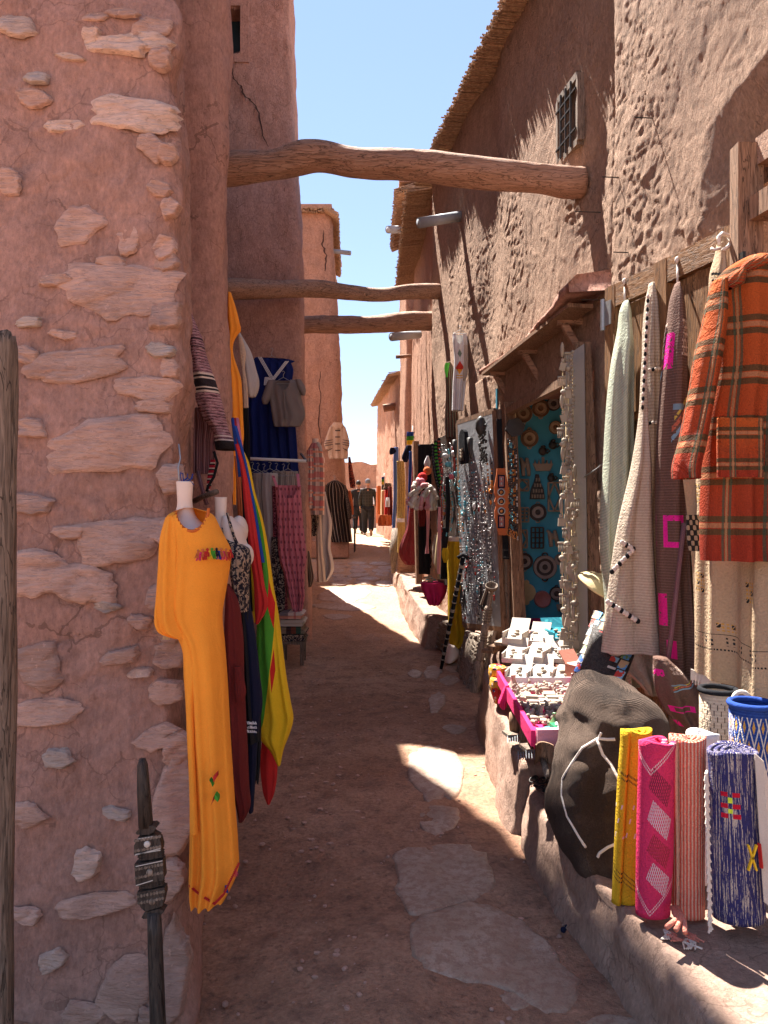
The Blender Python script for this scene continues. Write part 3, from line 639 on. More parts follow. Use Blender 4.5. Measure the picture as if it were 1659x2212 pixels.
# ---------------------------------------------------------------- cloth
def cloth(name, rows, D, mat, parent=None, depth=.07, fold=.014, k=4, slant=0., hem=0., n=56, m=44, seed=0, power=.5, thin=False, bulge=None, ramp=.6, keep=.25, **kw):
    """hanging cloth with real thickness: rows (v, u_left, u_right[, dD[, depth factor]])"""
    rows = [tuple(r)+(0, 1)[len(r)-3:] if len(r) < 5 else r for r in rows]
    if len(rows) < 3: a_, b_ = rows[0], rows[-1]; rows = [a_, tuple((x+y)/2 for x, y in zip(a_, b_)), b_]
    A = np.array(rows, float)
    v = np.linspace(A[0, 0], A[-1, 0], n); uL = smooth_interp(v, A[:, 0], A[:, 1]); uR = smooth_interp(v, A[:, 0], A[:, 2])
    dD = np.interp(v, A[:, 0], A[:, 3]); df = np.interp(v, A[:, 0], A[:, 4]); t = np.linspace(0, 1, n)
    mf = m; mb_ = m//2
    s = np.r_[(1-np.cos(np.linspace(0, math.pi, mf)))/2, ((1-np.cos(np.linspace(math.pi, 2*math.pi, mb_+2)))/2)[1:-1]]
    s = np.r_[.35*np.linspace(0, 1, mf)+.65*s[:mf], s[mf:]]
    side = np.r_[np.ones(mf), -np.ones(mb_)]
    Tt, Ss = np.meshgrid(t, s, indexing='ij'); Sd = np.broadcast_to(side, Ss.shape)
    env = np.power(np.clip(1-(2*Ss-1)**2, 0, 1), power)
    amp = fold*(keep+(1-keep)*Tt**ramp)
    ph = seed*1.7
    warp = Ss+.05*vnoise(Ss*2+ph, Tt*2.2, seed=seed)
    fd = np.sin(2*math.pi*k*warp+ph+.8*vnoise(Tt*1.5, Tt*0, seed=seed+1)); fd = np.sign(fd)*np.abs(fd)**.8
    fd = fd*(.65+.5*vnoise(Ss*k*.8+ph, Tt*1.2, seed=seed+2))+.5*fbm(Ss*k*1.7+ph, Tt*2.5, seed=seed+3, o=2)
    UU = uL[:, None]+(uR-uL)[:, None]*Ss; DD = D+dD[:, None]+slant*Ss
    w_m = (uR-uL)[:, None]*D/F
    hm = hem*(fbm(Ss*k*.7+ph, Ss*0, seed=seed+6, o=2)*.6+.3*fd)*Tt**6
    Y = DD-Sd*(depth/2*df[:, None])*env*np.minimum(1, w_m/.12+.25)-amp*fd*np.where(Sd > 0, 1, .8)*np.minimum(1, env*1.6)*np.minimum(1, w_m/.15)
    VV = v[:, None]+hm*F/D
    X = (UU-829.5)/F*DD; Z = 1.6+(1106-VV)/F*DD
    V = np.stack([X, Y, Z], -1).reshape(-1, 3); nn = len(s)
    UV = np.stack([np.where(Sd > 0, Ss, 2-Ss), Tt], -1).reshape(-1, 2)
    Fc = [tuple(f) for f in grid_faces(n, nn, True)]+[tuple(range(nn))[::-1]]
    Fc += [(( n-1)*nn+i, (n-1)*nn+i+1, (n-1)*nn+nn-2-i+0, (n-1)*nn+nn-1-i) for i in range(0)]
    return part(name, V, Fc, mat, parent, UV, True, **kw)
def cm(name, fn, bump=None, rough=.9, weave=260, bs=.35, sheen=0, nap=.3, trans=None, crease=4.):
    t = T(name); u, v = t.uv(); w = t.noise(weave, det=2, rough=.6); c = fn(t, u, v); big = t.noise(7, det=3)
    c = t.scale(c, w*nap+(1-nap/2)+(big*.24-.12))
    h = w*1.0+t.noise(10, det=4, rough=.6, dist=1.4)*crease
    if bump: h = h+bump(t, u, v)
    return t.done(c, rough, h, bs, .006, spec=.12, sheen=sheen, trans=trans)
def solid(name, c, **k): return cm(name, lambda t, u, v: t.col(c), **k)
def stripes(name, cols, n, along='v', jit=0., **k):
    def f(t, u, v):
        x = (v if along == 'v' else u)*n
        if jit: x = x+t.noise(8, det=2)*jit
        return t.ramp((x.fr()), [(i/len(cols), c) for i, c in enumerate(cols)]) if 0 else _const(t, x.fr(), cols)
    return cm(name, f, **k)
def _const(t, f, cols):
    r = t.ramp(f, [(i/len(cols), c) for i, c in enumerate(cols)]); r.k.node.color_ramp.interpolation = 'CONSTANT'; return r
OR = (.88, .36, .03)
M['orange'] = solid('orange_cotton', (.93, .345, .04), weave=400, trans=.12); M['orange_dark'] = solid('rust_trim', (.55, .13, .03))
M['mann'] = flat('mannequin_plastic', (.70, .56, .46), .45, .06, 20, .05, spec=.5)
M['maroon'] = solid('maroon_cloth', (.13, .02, .018)); M['navy'] = solid('navy_cloth', (.010, .012, .032)); M['blackc'] = solid('black_cloth', (.014, .014, .016))
M['red'] = solid('red_cloth', (.50, .03, .028), trans=.1); M['green'] = solid('green_cloth', (.07, .30, .035), trans=.1); M['yellow'] = solid('yellow_cloth', (.78, .50, .03), trans=.1)
M['bluec'] = solid('blue_cloth', (.02, .055, .24)); M['kaftan'] = solid('royal_blue_cloth', (.010, .018, .105)); M['grey'] = solid('grey_linen', (.20, .165, .15)); M['white'] = solid('white_cotton', (.66, .64, .62))
M['lgrey'] = solid('light_grey_cloth', (.42, .38, .35)); M['beige'] = solid('beige_cloth', (.48, .40, .32)); M['pinkl'] = solid('rose_pink', (.60, .17, .21)); M['magenta'] = solid('magenta_cloth', (.60, .03, .13))
def dots(c, d, nx, ny, r=.28):
    def f(t, u, v):
        y = v*ny; row = y.fl(); x = u*nx+row*.5; a = x.fr()-.5; b = y.fr()-.5; q = a*a+b*b*1.0
        return t.mix(q < r*r, c, d)
    return f
M['polka'] = cm('pink_polka', dots((.60, .185, .22), (.25, .07, .09), 7, 17, .2))
def _kn(t, u, v):
    n = t.noise(9, det=3, vec=t.comb(u*.35, v*13)); c = _const(t, (v*46+n*2).fr(), [(.28, .13, .14), (.10, .045, .05), (.42, .25, .25)])
    b1 = v.band(.46, .58); c = t.mix(b1, c, (.03, .022, .024)); c = t.mix(v.band(.455, .47).mx(v.band(.485, .498)).mx(v.band(.555, .565)).mx(v.band(.58, .595)), c, (.62, .50, .40))
    c = t.mix(v.band(.93, 1.01), c, (.025, .02, .02)); c = t.mix(v.band(.90, .91).mx(v.band(.93, .94)), c, (.6, .5, .42)); c = t.mix(v.band(.20, .215).mx(v.band(.26, .268)), c, (.05, .025, .03))
    return c
M['knit'] = cm('striped_knit', _kn, weave=150, bs=.8)
M['knit2'] = stripes('purple_stripe_knit', [(.16, .07, .08), (.30, .17, .17), (.10, .04, .05), (.22, .11, .11)], 6, 'u', weave=150)
M['redstripe'] = stripes('red_striped_band', [(.4, .02, .04), (.4, .02, .04), (.6, .5, .4), (.03, .02, .02)], 6, 'v')
def _paisley(a, b, sc):
    def f(t, u, v):
        d = t.vor(sc); n = t.noise(sc*.7, det=3, dist=2.5); return t.mix(((d*9).sin() > .1), t.mix(n > .5, a, b), b)
    return f
M['paisley'] = cm('paisley_print', _paisley((.36, .27, .19), (.02, .018, .025), 46)); M['paisley2'] = cm('pink_paisley_print', _paisley((.45, .13, .16), (.10, .02, .03), 40)); M['paisley3'] = cm('black_paisley_print', _paisley((.30, .24, .18), (.02, .015, .02), 30))
M['pinstripe'] = stripes('grey_pinstripe', [(.34, .29, .25), (.34, .29, .25), (.20, .165, .14)], 15, 'u')
M['djell'] = cm('striped_djellaba', lambda t, u, v: _const(t, (u*7).fr(), [(.022, .015, .013)]*5+[(.33, .26, .19)]+[(.022, .015, .013)]*2))
def _plaid(base, c1, c2, c3, nu, nv):
    def f(t, u, v):
        a = (u*nu).fr(); b = (v*nv).fr(); c = t.mix(a.band(.0, .45)*.75, base, c1); c = t.mix(b.band(.0, .4)*.55, c, c2); c = t.mix((b.band(.55, .7))*.7, c, c3); return t.mix(a.band(.6, .66)*.6, c, c2)
    return f
M['plaid'] = cm('flannel_plaid', _plaid((.60, .48, .40), (.05, .045, .07), (.42, .045, .05), (.62, .22, .12), 2.6, 5))
M['coatb'] = cm('striped_beige_wool', lambda t, u, v: _const(t, (u*12+t.noise(30)).fr(), [(.46, .33, .23), (.56, .42, .31)]), weave=120, bs=.8)
def flagm(t, u, v):
    e = u-(.80-(v-.60).mx(0.)*2.2)         # green left, yellow right of a slanting line
    c = t.mix(e > 0, (.07, .29, .03), (.76, .49, .02)); c = t.mix(v > (u*.10+.90), c, (.76, .49, .02))
    d = (u-.78).ab()*2.6+((v-.53).ab()*7); c = t.mix((d < .5), c, (.55, .025, .02)); d2 = (u-.66+(v-.7)*1.5).ab()*6.+((v-.72).ab()*8); return t.mix(d2 < .5, c, (.55, .025, .02))
M['flag'] = cm('tricolour_flag_print', flagm, trans=.12)
M['redblk'] = cm('red_black_weave', lambda t, u, v: t.mix((t.vor(30) < .5), (.25, .05, .03), (.02, .015, .015)))
M['rust'] = solid('rust_orange_cloth', (.50, .14, .05)); M['straw'] = flat('straw_fibre', (.55, .42, .22), .85)
M['dkstripe'] = stripes('dark_multi_stripe', [(.05, .03, .03), (.16, .05, .03), (.03, .07, .05), (.25, .18, .12)], 5, 'u')
def wire(name, pts, r, mat, parent=None, n=6, **k):
    mb = MB(); mb.tube(pts, r, n); return mb.build(name, mat, parent, smooth=True, **k)
def hanger(u, v, D, w, parent, mat=None):
    mb = MB(); h = w*.28
    mb.tube([P(u, v, D), P(u-w/2, v+h, D), P(u+w/2, v+h, D), P(u, v, D)], .0022*D/6, 5)
    mb.tube([P(u, v, D), P(u, v-w*.12, D), P(u+3, v-w*.2, D), P(u+1, v-w*.27, D), P(u-3, v-w*.24, D)], .0022*D/6, 5)
    return mb.build('hanger', mat or M['metal'], parent)
def tassel(u, v, D, L, w, mat, parent, seed=0, tilt=0):
    r = random.Random(seed); mb = MB(); s = D/F; c = P(u, v, D)
    mb.ell(c, (w*.22*s, w*.22*s, w*.25*s), 8)
    for i in range(16):
        a = r.uniform(-1, 1); b = r.uniform(-.5, .5); q = c+np.array([a*w*.5*s+tilt*L*s, b*w*.4*s, -L*s*r.uniform(.85, 1)]); mb.tube([c, (c+q)/2+np.array([a*w*.1*s, 0, 0]), q], .045*w*s, 4)
    return mb.build('tassel', mat, parent)
def bust(name, u, v0, v1, wn, D, parent, mat=None, sh=2.3):
    """mannequin neck and shoulders"""
    h = v1-v0
    rows = [(v0, u-wn*.5, u+wn*.5, 0, 1), (v0+h*.12, u-wn*.47, u+wn*.47, 0, 1), (v0+h*.42, u-wn*.48, u+wn*.5, 0, 1), (v0+h*.56, u-wn*.66, u+wn*.72, 0, 1.1), (v0+h*.68, u-wn*1.1, u+wn*1.15, 0, 1.5), (v0+h*.8, u-wn*1.35, u+wn*1.4, -.02, 1.8), (v1, u-wn*1.4, u+wn*1.45, -.03, 2)]
    return cloth(name, rows, D, mat or M['mann'], parent, depth=wn*1.0*D/F, fold=0, n=40, power=.5)

# 1 orange kaftan on a mannequin
D = 2.42
m1 = thing('mannequin', 'white headless mannequin bust inside the orange kaftan, hung on the stone wall corner', 'mannequin', P(400, 1300, D))
bust('torso', 399, 1040, 1180, 37, D+.05, m1)
wire('hook_wire', [P(387, 1040, D+.04), P(385, 1010, D+.06), P(390, 990, D+.08), P(386, 960, D+.12)], .0025, M['metal'], m1)
r_ = random.Random(4); mb = MB()
for i in range(6): mb.tube([P(395+r_.uniform(-6, 8), 1042, D+.04), P(398+r_.uniform(-12, 20), 1030+r_.uniform(-12, 8), D+.03), P(400+r_.uniform(-15, 25), 1042+r_.uniform(-25, 10), D+.05)], .0015, 4)
mb.build('blue_twine', M['bluec'], m1)
k1 = thing('kaftan', 'long bright orange kaftan with wide sleeves and a row of tassels on the chest', 'kaftan', P(440, 1930, D))
def neckcut(o, cu, cv, ru, rv, D):
    """remove cloth faces in an elliptic neckline"""
    me = o.data; import bmesh
    bm = bmesh.new(); bm.from_mesh(me); og = np.array(o.matrix_basis.translation) if o.parent is None else org(o)
    dl = []
    for f in bm.faces:
        c = f.calc_center_median(); w = np.array(c)+og; u = 829.5+w[0]/w[1]*F; v = 1106-(w[2]-1.6)/w[1]*F
        if ((u-cu)/ru)**2+((v-cv)/rv)**2 < 1 and (w[1] < D+.012): dl.append(f)
    bmesh.ops.delete(bm, geom=dl, context='FACES'); bm.to_mesh(me); bm.free()
body = cloth('body', [(1097, 399, 418, .03, .35), (1101, 385, 436, .03, .6), (1106, 374, 450, .02, .8), (1114, 363, 461), (1126, 357, 468), (1145, 352, 477), (1165, 349, 488), (1190, 347, 499), (1219, 345, 497), (1269, 344, 489), (1330, 352, 480), (1384, 390, 484), (1463, 399, 490), (1607, 406, 498), (1751, 411, 508), (1830, 410, 514), (1880, 409, 514), (1915, 409, 500), (1940, 414, 486)], D, M['orange'], k1, depth=.17, fold=.021, k=3.4, hem=.010, n=120, m=120, seed=3, ramp=1.1, keep=.06)
neckcut(body, 414, 1096, 35, 50, D)
mb = MB(); a = np.linspace(math.radians(170), math.radians(2), 26)
mb.tube([P(414+36.5*math.cos(q), 1096+51.5*math.sin(q), D-.082+.055*abs(math.cos(q))**2) for q in a], .0055, 6); mb.build('neck_trim', M['orange_dark'], k1, smooth=True)
slv = cloth('sleeve', [(1112, 364, 376), (1125, 357, 384), (1150, 349, 390), (1220, 343, 392), (1290, 338, 392), (1330, 335, 396), (1352, 337, 402), (1368, 350, 408), (1378, 378, 414)], D-.055, M['orange'], k1, depth=.09, fold=.020, k=2.2, n=60, seed=8, ramp=.8)
cloth('side_drape', [(1330, 385, 398), (1380, 392, 410), (1430, 398, 424), (1455, 400, 428), (1500, 402, 420), (1600, 406, 420), (1700, 409, 424), (1800, 410, 428)], D-.075, M['orange'], k1, depth=.05, fold=.010, k=1.5, seed=5)
cols = [M['rust'], M['green'], M['red'], M['magenta'], M['navy'], M['yellow'], M['rust'], M['bluec'], M['green'], M['red']]
for i in range(15):
    f = i/14; tassel(428+70*f, 1190-4*math.sin(f*3)+6*(i % 2), D-.105+.05*f*f, 17, 13, cols[(i*3) % 10], k1, i, -.25 if i < 2 else 0)
tassel(359, 1362, D-.06, 20, 18, M['straw'], k1, 33); tassel(351, 1350, D-.06, 18, 16, M['yellow'], k1, 34)
mb = MB(); 
for i in range(60):
    f = i/60; u = 409+(516-409)*f; v = 1925+ (math.sin(f*math.pi*.9)*36 if f < .55 else (0)) ; v = np.interp(f, [0, .2, .5, .68, 1], [1920, 1938, 1958, 1938, 1868])
    mb.tube([P(u, v-8, D-.075), P(u+1.5, v-3, D-.08), P(u+3, v-7, D-.075)], .0022, 4)
mb.build('hem_stitch', M['red'], k1); tassel(507, 1877, D-.03, 16, 15, M['magenta'], k1, 40); tassel(488, 1915, D-.05, 14, 12, M['bluec'], k1, 41)
mb = MB()
for x, y, dx, dy in ((461, 1690, 6, -18), (461, 1722, -6, 18)): mb.prism([(0, 0), (dx*.6*D/F+.004, -dy*.5*D/F), (dx*D/F, -dy*D/F), (dx*.2*D/F-.003, -dy*.6*D/F)], (P(x, y, D-.115), (1, 0, 0), (0, 0, 1), (0, 1, 0)), .03)
mb.build('embroidered_leaf', M['red'], k1)
mb = MB()
for x, y, dx, dy in ((459, 1700, -7, -14), (464, 1716, 6, 16)): mb.prism([(0, 0), (dx*.6*D/F+.004, -dy*.5*D/F), (dx*D/F, -dy*D/F), (dx*.2*D/F-.003, -dy*.6*D/F)], (P(x, y, D-.115), (1, 0, 0), (0, 0, 1), (0, 1, 0)), .03)
mb.build('embroidered_leaf', M['green'], k1)

# 2 second mannequin with paisley dress, dark robes
D = 2.85
m2 = thing('mannequin', 'second white mannequin bust wearing the paisley halter dress, behind the orange kaftan', 'mannequin', P(500, 1300, D))
bust('torso', 477, 1074, 1195, 27, D+.05, m2)
cloth('chest', [(1115, 480, 500), (1140, 478, 524), (1170, 484, 532), (1200, 496, 544), (1230, 498, 536), (1260, 500, 530)], D+.03, M['mann'], m2, depth=.15, fold=0)
mb = MB(); mb.ell(P(516, 1146, D+.12), (.036, .05, .058), 14); mb.ell(P(530, 1200, D+.02), (.032, .045, .045), 14); mb.build('shoulder', M['mann'], m2, smooth=True)
cloth('paisley_dress', [(1140, 474, 482), (1165, 486, 494), (1180, 490, 532, 0, .8), (1200, 496, 541), (1240, 498, 538), (1275, 504, 538), (1320, 508, 536)], D-.02, M['paisley'], None, depth=.15, fold=.012, seed=12, label='black and cream paisley halter dress on the second mannequin', cat='dress')
PD = [o for o in bpy.data.objects if o.name == 'paisley_dress'][0]
cloth('skirt', [(1250, 500, 536), (1400, 508, 548), (1520, 512, 556), (1600, 520, 560)], D+.02, M['blackc'], PD, depth=.12, fold=.02, seed=13)
cloth('strap', [(1108, 488, 494), (1140, 496, 503), (1170, 506, 514), (1186, 512, 524)], D-.05, M['paisley'], PD, depth=.02, fold=0)
cloth('robe', [(1238, 500, 512), (1270, 505, 530), (1340, 520, 546), (1463, 531, 562), (1517, 533, 567), (1571, 535, 560), (1679, 537, 552), (1753, 538, 547)], D+.02, M['navy'], None, depth=.12, fold=.018, k=2.5, seed=14, label='navy blue robe hanging between the maroon robe and the flags', cat='robe')
mb = MB()
for i in range(24): mb.tube([P(534+(i % 8)*2.6+rnd.uniform(-1, 1), 1560+(i//8)*9+rnd.uniform(-2, 2), D-.065), P(536+(i % 8)*2.6, 1565+(i//8)*9, D-.068)], .0018, 4)
mb.build('chain_stitching', M['white'], None, label='white stitched band near the hem of the navy robe', cat='trim')
MR = cloth('robe', [(1262, 489, 495), (1283, 488, 508), (1355, 485, 523), (1463, 489, 527), (1607, 495, 534), (1700, 500, 538), (1749, 512, 539), (1772, 516, 527)], D-.08, M['maroon'], None, depth=.12, fold=.02, k=2.6, seed=16, label='long maroon robe tucked directly beside the orange kaftan', cat='robe')
cloth('cuff', [(1440, 506, 520), (1470, 507, 528), (1500, 508, 531), (1522, 514, 522)], D-.15, M['maroon'], MR, depth=.05, fold=.012, seed=17)
cloth('fringed_robe', [(1400, 545, 556), (1590, 545, 564), (1650, 545, 562), (1690, 548, 558)], D+.1, M['blackc'], None, depth=.06, fold=.02, hem=.02, label='black fringed cloth hanging low behind the navy robe', cat='robe')
# 3 flags
Df = 3.12
cloth('flag', [(905, 500, 507), (960, 507, 520), (995, 520, 536), (1060, 536, 550), (1120, 552, 567), (1200, 560, 582), (1260, 562, 590), (1330, 556, 602), (1400, 554, 611), (1463, 554, 619), (1520, 554, 629), (1550, 556, 634), (1590, 558, 624), (1615, 580, 614), (1652, 600, 606)], Df, M['flag'], None, depth=.12, fold=.03, k=2.3, n=90, m=60, seed=22, label='large green and yellow flag with a red mark, hung from the tower corner', cat='flag')
cloth('flag', [(960, 508, 516), (1000, 518, 527), (1100, 528, 547), (1200, 540, 562), (1260, 548, 571), (1310, 550, 578), (1330, 551, 570), (1348, 552, 558)], Df-.1, M['red'], None, depth=.06, fold=.016, k=2, seed=24, label='red cloth flag folded narrow in front of the green and yellow flag', cat='flag')
cloth('flag', [(920, 503, 512), (1000, 527, 533), (1080, 541, 549), (1150, 552, 561), (1215, 563, 572)], Df-.09, M['bluec'], None, depth=.04, fold=.008, k=1, seed=25, label='narrow strip of blue flag between the red and green ones', cat='flag')
cloth('flag', [(1090, 535, 541), (1160, 537, 546), (1240, 539, 551), (1310, 543, 553), (1345, 549, 555)], Df+.02, M['yellow'], None, depth=.04, fold=.01, k=1, seed=26, label='narrow yellow flag edge left of the red flag', cat='flag')
cloth('cloth', [(1600, 566, 600), (1640, 562, 600), (1690, 565, 597), (1715, 569, 592), (1737, 577, 583)], Df+.12, M['red'], None, depth=.05, fold=.014, k=2, seed=27, label='red cloth corner hanging lowest below the green and yellow flag', cat='cloth')
cloth('trousers', [(985, 506, 514), (1050, 511, 530), (1150, 515, 540), (1280, 520, 545)], Df+.15, M['rust'], None, depth=.06, fold=.02, seed=28, label='rust red garment in shade behind the bundle of flags', cat='garment')
cloth('scarf', [(1000, 520, 526), (1100, 524, 534), (1200, 528, 540), (1320, 534, 546)], Df+.0, M['blackc'], None, depth=.05, fold=.012, seed=29, label='black scarf hanging left of the red flag', cat='scarf')
for i, (c_, dx) in enumerate(((M['bluec'], 0), (M['red'], 5), (M['pinkl'], 9))):
    wire('knotted_cord', [P(503+dx, 905, Df-.02), P(507+dx, 935, Df-.06), P(511+dx, 965, Df-.07), P(516+dx, 1000, Df-.08), P(519+dx, 1030, Df-.08)], .008, c_, None, label=('blue', 'red', 'pink')[i]+' knotted cloth cord at the top of the flag bundle', cat='cord')
# 4 knits on the tower
Dk = 3.35
cloth('poncho', [(881, 421, 440), (900, 420, 462), (960, 418, 467), (1023, 418, 465)], Dk+.08, M['knit2'], None, depth=.05, fold=.012, hem=.006, seed=31, label='purple striped knit cloth hanging behind the striped sleeve', cat='knitwear')
cloth('knit_sleeve', [(673, 405, 412), (700, 407, 424), (729, 409, 436), (769, 411, 446), (828, 417, 467), (871, 426, 480), (905, 440, 488), (930, 459, 494), (947, 464, 503), (963, 465, 514), (972, 466, 508)], Dk-.05, M['knit'], None, depth=.12, fold=.016, k=1.5, seed=32, n=90, m=60, label='pink and black striped knit sleeve hanging on the tower corner', cat='knitwear')
wire('nail', [P(399, 634, Dk+.1), P(409, 676, Dk-.06)], .005, M['iron'], None, label='thin iron wire holding the striped knit sleeve', cat='wire')
cloth('woven_strap', [(993, 455, 465), (1030, 448, 462), (1062, 445, 452)], Dk-.02, M['redstripe'], None, depth=.03, fold=.006, label='red strap with white and black stripes below the purple knit', cat='strap')
wire('black_cord', [P(462, 975, Dk-.1), P(470, 1000, Dk-.1), P(462, 1030, Dk-.1), P(450, 1050, Dk-.1), P(446, 1062, Dk-.1)], .006, M['blackc'], None, label='black cord dangling from the striped knit sleeve', cat='cord')
wire('brown_cord', [P(428, 1020, Dk), P(434, 1045, Dk-.03), P(441, 1072, Dk-.05), P(447, 1090, Dk-.05)], .010, M['knit2'], None, label='thick twisted brown cord below the purple knit', cat='cord')
mb = MB(); mb.tube([P(420, 1082, Dk), P(440, 1072, Dk-.1), P(468, 1062, Dk-.2)], .012, 7); mb.build('branch', M['grey_wood'], None, smooth=True, label='short dry branch stuck in the wall between the two mannequins', cat='branch')
# 5 yellow top garment etc
Dy = 4.6
cloth('garment', [(632, 493, 499), (663, 492, 509), (700, 492, 518), (715, 493, 520), (722, 494, 514), (828, 494, 522), (900, 497, 525), (953, 500, 526), (1010, 501, 512), (1090, 503, 510)], Dy, M['orange'], None, depth=.10, fold=.02, k=2, seed=35, label='tall yellow orange garment hanging highest on the tower side', cat='garment')
cloth('shirt', [(719, 513, 519), (762, 520, 543), (800, 526, 554), (822, 528, 560), (850, 534, 556), (858, 538, 552)], Dy+.5, M['lgrey'], None, depth=.10, fold=.016, k=1.5, seed=36, label='pale grey shirt sleeve hanging beside the yellow garment', cat='shirt')
cloth('knit', [(729, 515, 523), (762, 517, 531), (795, 522, 529), (828, 524, 534), (881, 526, 537)], Dy+.3, M['coatb'], None, depth=.06, fold=.01, k=1.5, seed=37, label='narrow beige ribbed knit between the yellow garment and grey sleeve', cat='knitwear')
cloth('garment', [(870, 524, 536), (950, 526, 540), (1000, 528, 541)], Dy+1, M['blackc'], None, depth=.06, fold=.02, seed=38, label='dark garment strip hanging behind the yellow garment', cat='garment')
# 6 facade of the cracked tower
Db = 8.72
kf = thing('kaftan', 'royal blue kaftan with white braided neckline on the cracked tower', 'kaftan', P(590, 1040, Db))
bd = cloth('body', [(772, 552, 560, 0, .5), (776, 548, 622), (785, 543, 629), (830, 537, 631), (881, 531, 634), (927, 532, 639), (1023, 532, 646), (1060, 534, 650)], Db, M['kaftan'], kf, depth=.12, fold=.035, k=6, n=70, m=90, seed=41)
for A, B in (((561, 771), (588, 818)), ((620, 780), (582, 830)), ((576, 815), (574, 832)), ((576, 815), (602, 830))):
    for o in (-3, 0, 3): 
        mb = MB(); mb.bar(P(A[0]+o, A[1], Db-.11), P(B[0]+o, B[1], Db-.12), .009, .008); mb.build('braid', M['white'], kf)
sh = thing('shirt', 'small grey short sleeved shirt hung in front of the blue kaftan', 'shirt', P(620, 920, Db-.3))
b_ = cloth('body', [(821, 580, 645, 0, .6), (828, 577, 650), (858, 582, 651), (906, 589, 657), (921, 592, 648)], Db-.3, M['grey'], sh, depth=.12, fold=.014, k=3, seed=42); neckcut(b_, 611, 818, 16, 24, Db-.3)
cloth('sleeve', [(824, 578, 592), (845, 570, 590), (862, 565, 584), (873, 568, 578)], Db-.32, M['grey'], sh, depth=.09, fold=.01, k=1, seed=43)
cloth('sleeve', [(820, 638, 650), (838, 642, 660), (850, 648, 660), (854, 652, 659)], Db-.32, M['grey'], sh, depth=.09, fold=.01, k=1, seed=44)
mb = MB(); mb.bar(P(613, 842, Db-.38), P(617, 905, Db-.38), .03, .012); mb.build('placket', M['grey'], sh)
hanger(612, 815, Db-.3, 50, sh); hanger(587, 768, Db-.02, 60, kf)
Dr = 8.2
rk = thing('clothes_rail', 'pale horizontal metal clothes rail holding wire hangers, below the blue kaftan', 'rail', P(598, 995, Dr))
mb = MB(); mb.tube([P(520, 990, Dr), P(662, 996, Dr)], .017, 10); mb.build('rod', M['white'], rk, smooth=True); mb = MB(); mb.bar(P(662, 996, Dr), P(650, 980, 8.9), .02); mb.build('bracket', M['iron'], rk); mb = MB(); mb.bar(P(530, 991, Dr), P(528, 970, 8.9), .02); mb.build('bracket', M['iron'], rk)
for i, u in enumerate((545, 557, 570, 583, 597, 612, 622)): hanger(u, 1012+(i % 3)*2, Dr+.04*(i % 3), 52, rk)
cloth('trousers', [(1022, 547, 572), (1040, 547, 572), (1120, 553, 575), (1200, 560, 582), (1230, 564, 584)], Dr+.05, M['pinstripe'], None, depth=.12, fold=.02, k=3, seed=45, label='striped grey trousers at the left end of the clothes rail', cat='trousers')
cloth('trousers', [(1022, 568, 600), (1040, 566, 600), (1120, 570, 600), (1200, 574, 604), (1290, 580, 606)], Dr-.02, M['lgrey'], None, depth=.12, fold=.02, k=3, seed=46, label='plain grey linen trousers next to the striped ones on the rail', cat='trousers')
cloth('trousers', [(1018, 590, 644), (1045, 588, 648), (1120, 600, 652), (1200, 610, 650), (1290, 615, 648)], Dr+.1, M['pinstripe'], None, depth=.12, fold=.022, k=5, seed=47, label='wide gathered pinstripe trousers behind the pink jumpsuit', cat='trousers')
cloth('skirt', [(1050, 588, 602), (1120, 589, 606), (1200, 590, 612), (1260, 594, 618), (1317, 598, 622)], Dr-.08, M['paisley2'], None, depth=.12, fold=.022, k=2.5, seed=48, label='pink and dark red paisley skirt left of the pink jumpsuit', cat='skirt')
cloth('skirt', [(1160, 586, 600), (1230, 587, 612), (1300, 592, 616), (1325, 600, 614)], Dr-.14, M['paisley3'], None, depth=.08, fold=.02, k=2, seed=49, label='black paisley skirt hanging low beside the pink jumpsuit', cat='skirt')
ju = thing('jumpsuit', 'rose pink polka dot strappy jumpsuit hanging from the rail', 'jumpsuit', P(630, 1325, Dr-.2))
b_ = cloth('body', [(1048, 594, 650, 0, .7), (1076, 596, 651), (1130, 599, 655), (1185, 601, 661), (1206, 603, 663), (1232, 611, 659), (1258, 618, 658), (1300, 626, 657), (1326, 634, 650)], Dr-.2, M['polka'], ju, depth=.14, fold=.035, k=5, n=80, m=80, hem=.03, seed=50); neckcut(b_, 624, 1042, 20, 34, Dr-.2)
for A, B in (((598, 1052), (590, 1028)), ((646, 1052), (643, 1024))): mb = MB(); mb.bar(P(*A, Dr-.27), P(*B, Dr-.1), .028, .008); mb.build('strap', M['polka'], ju)
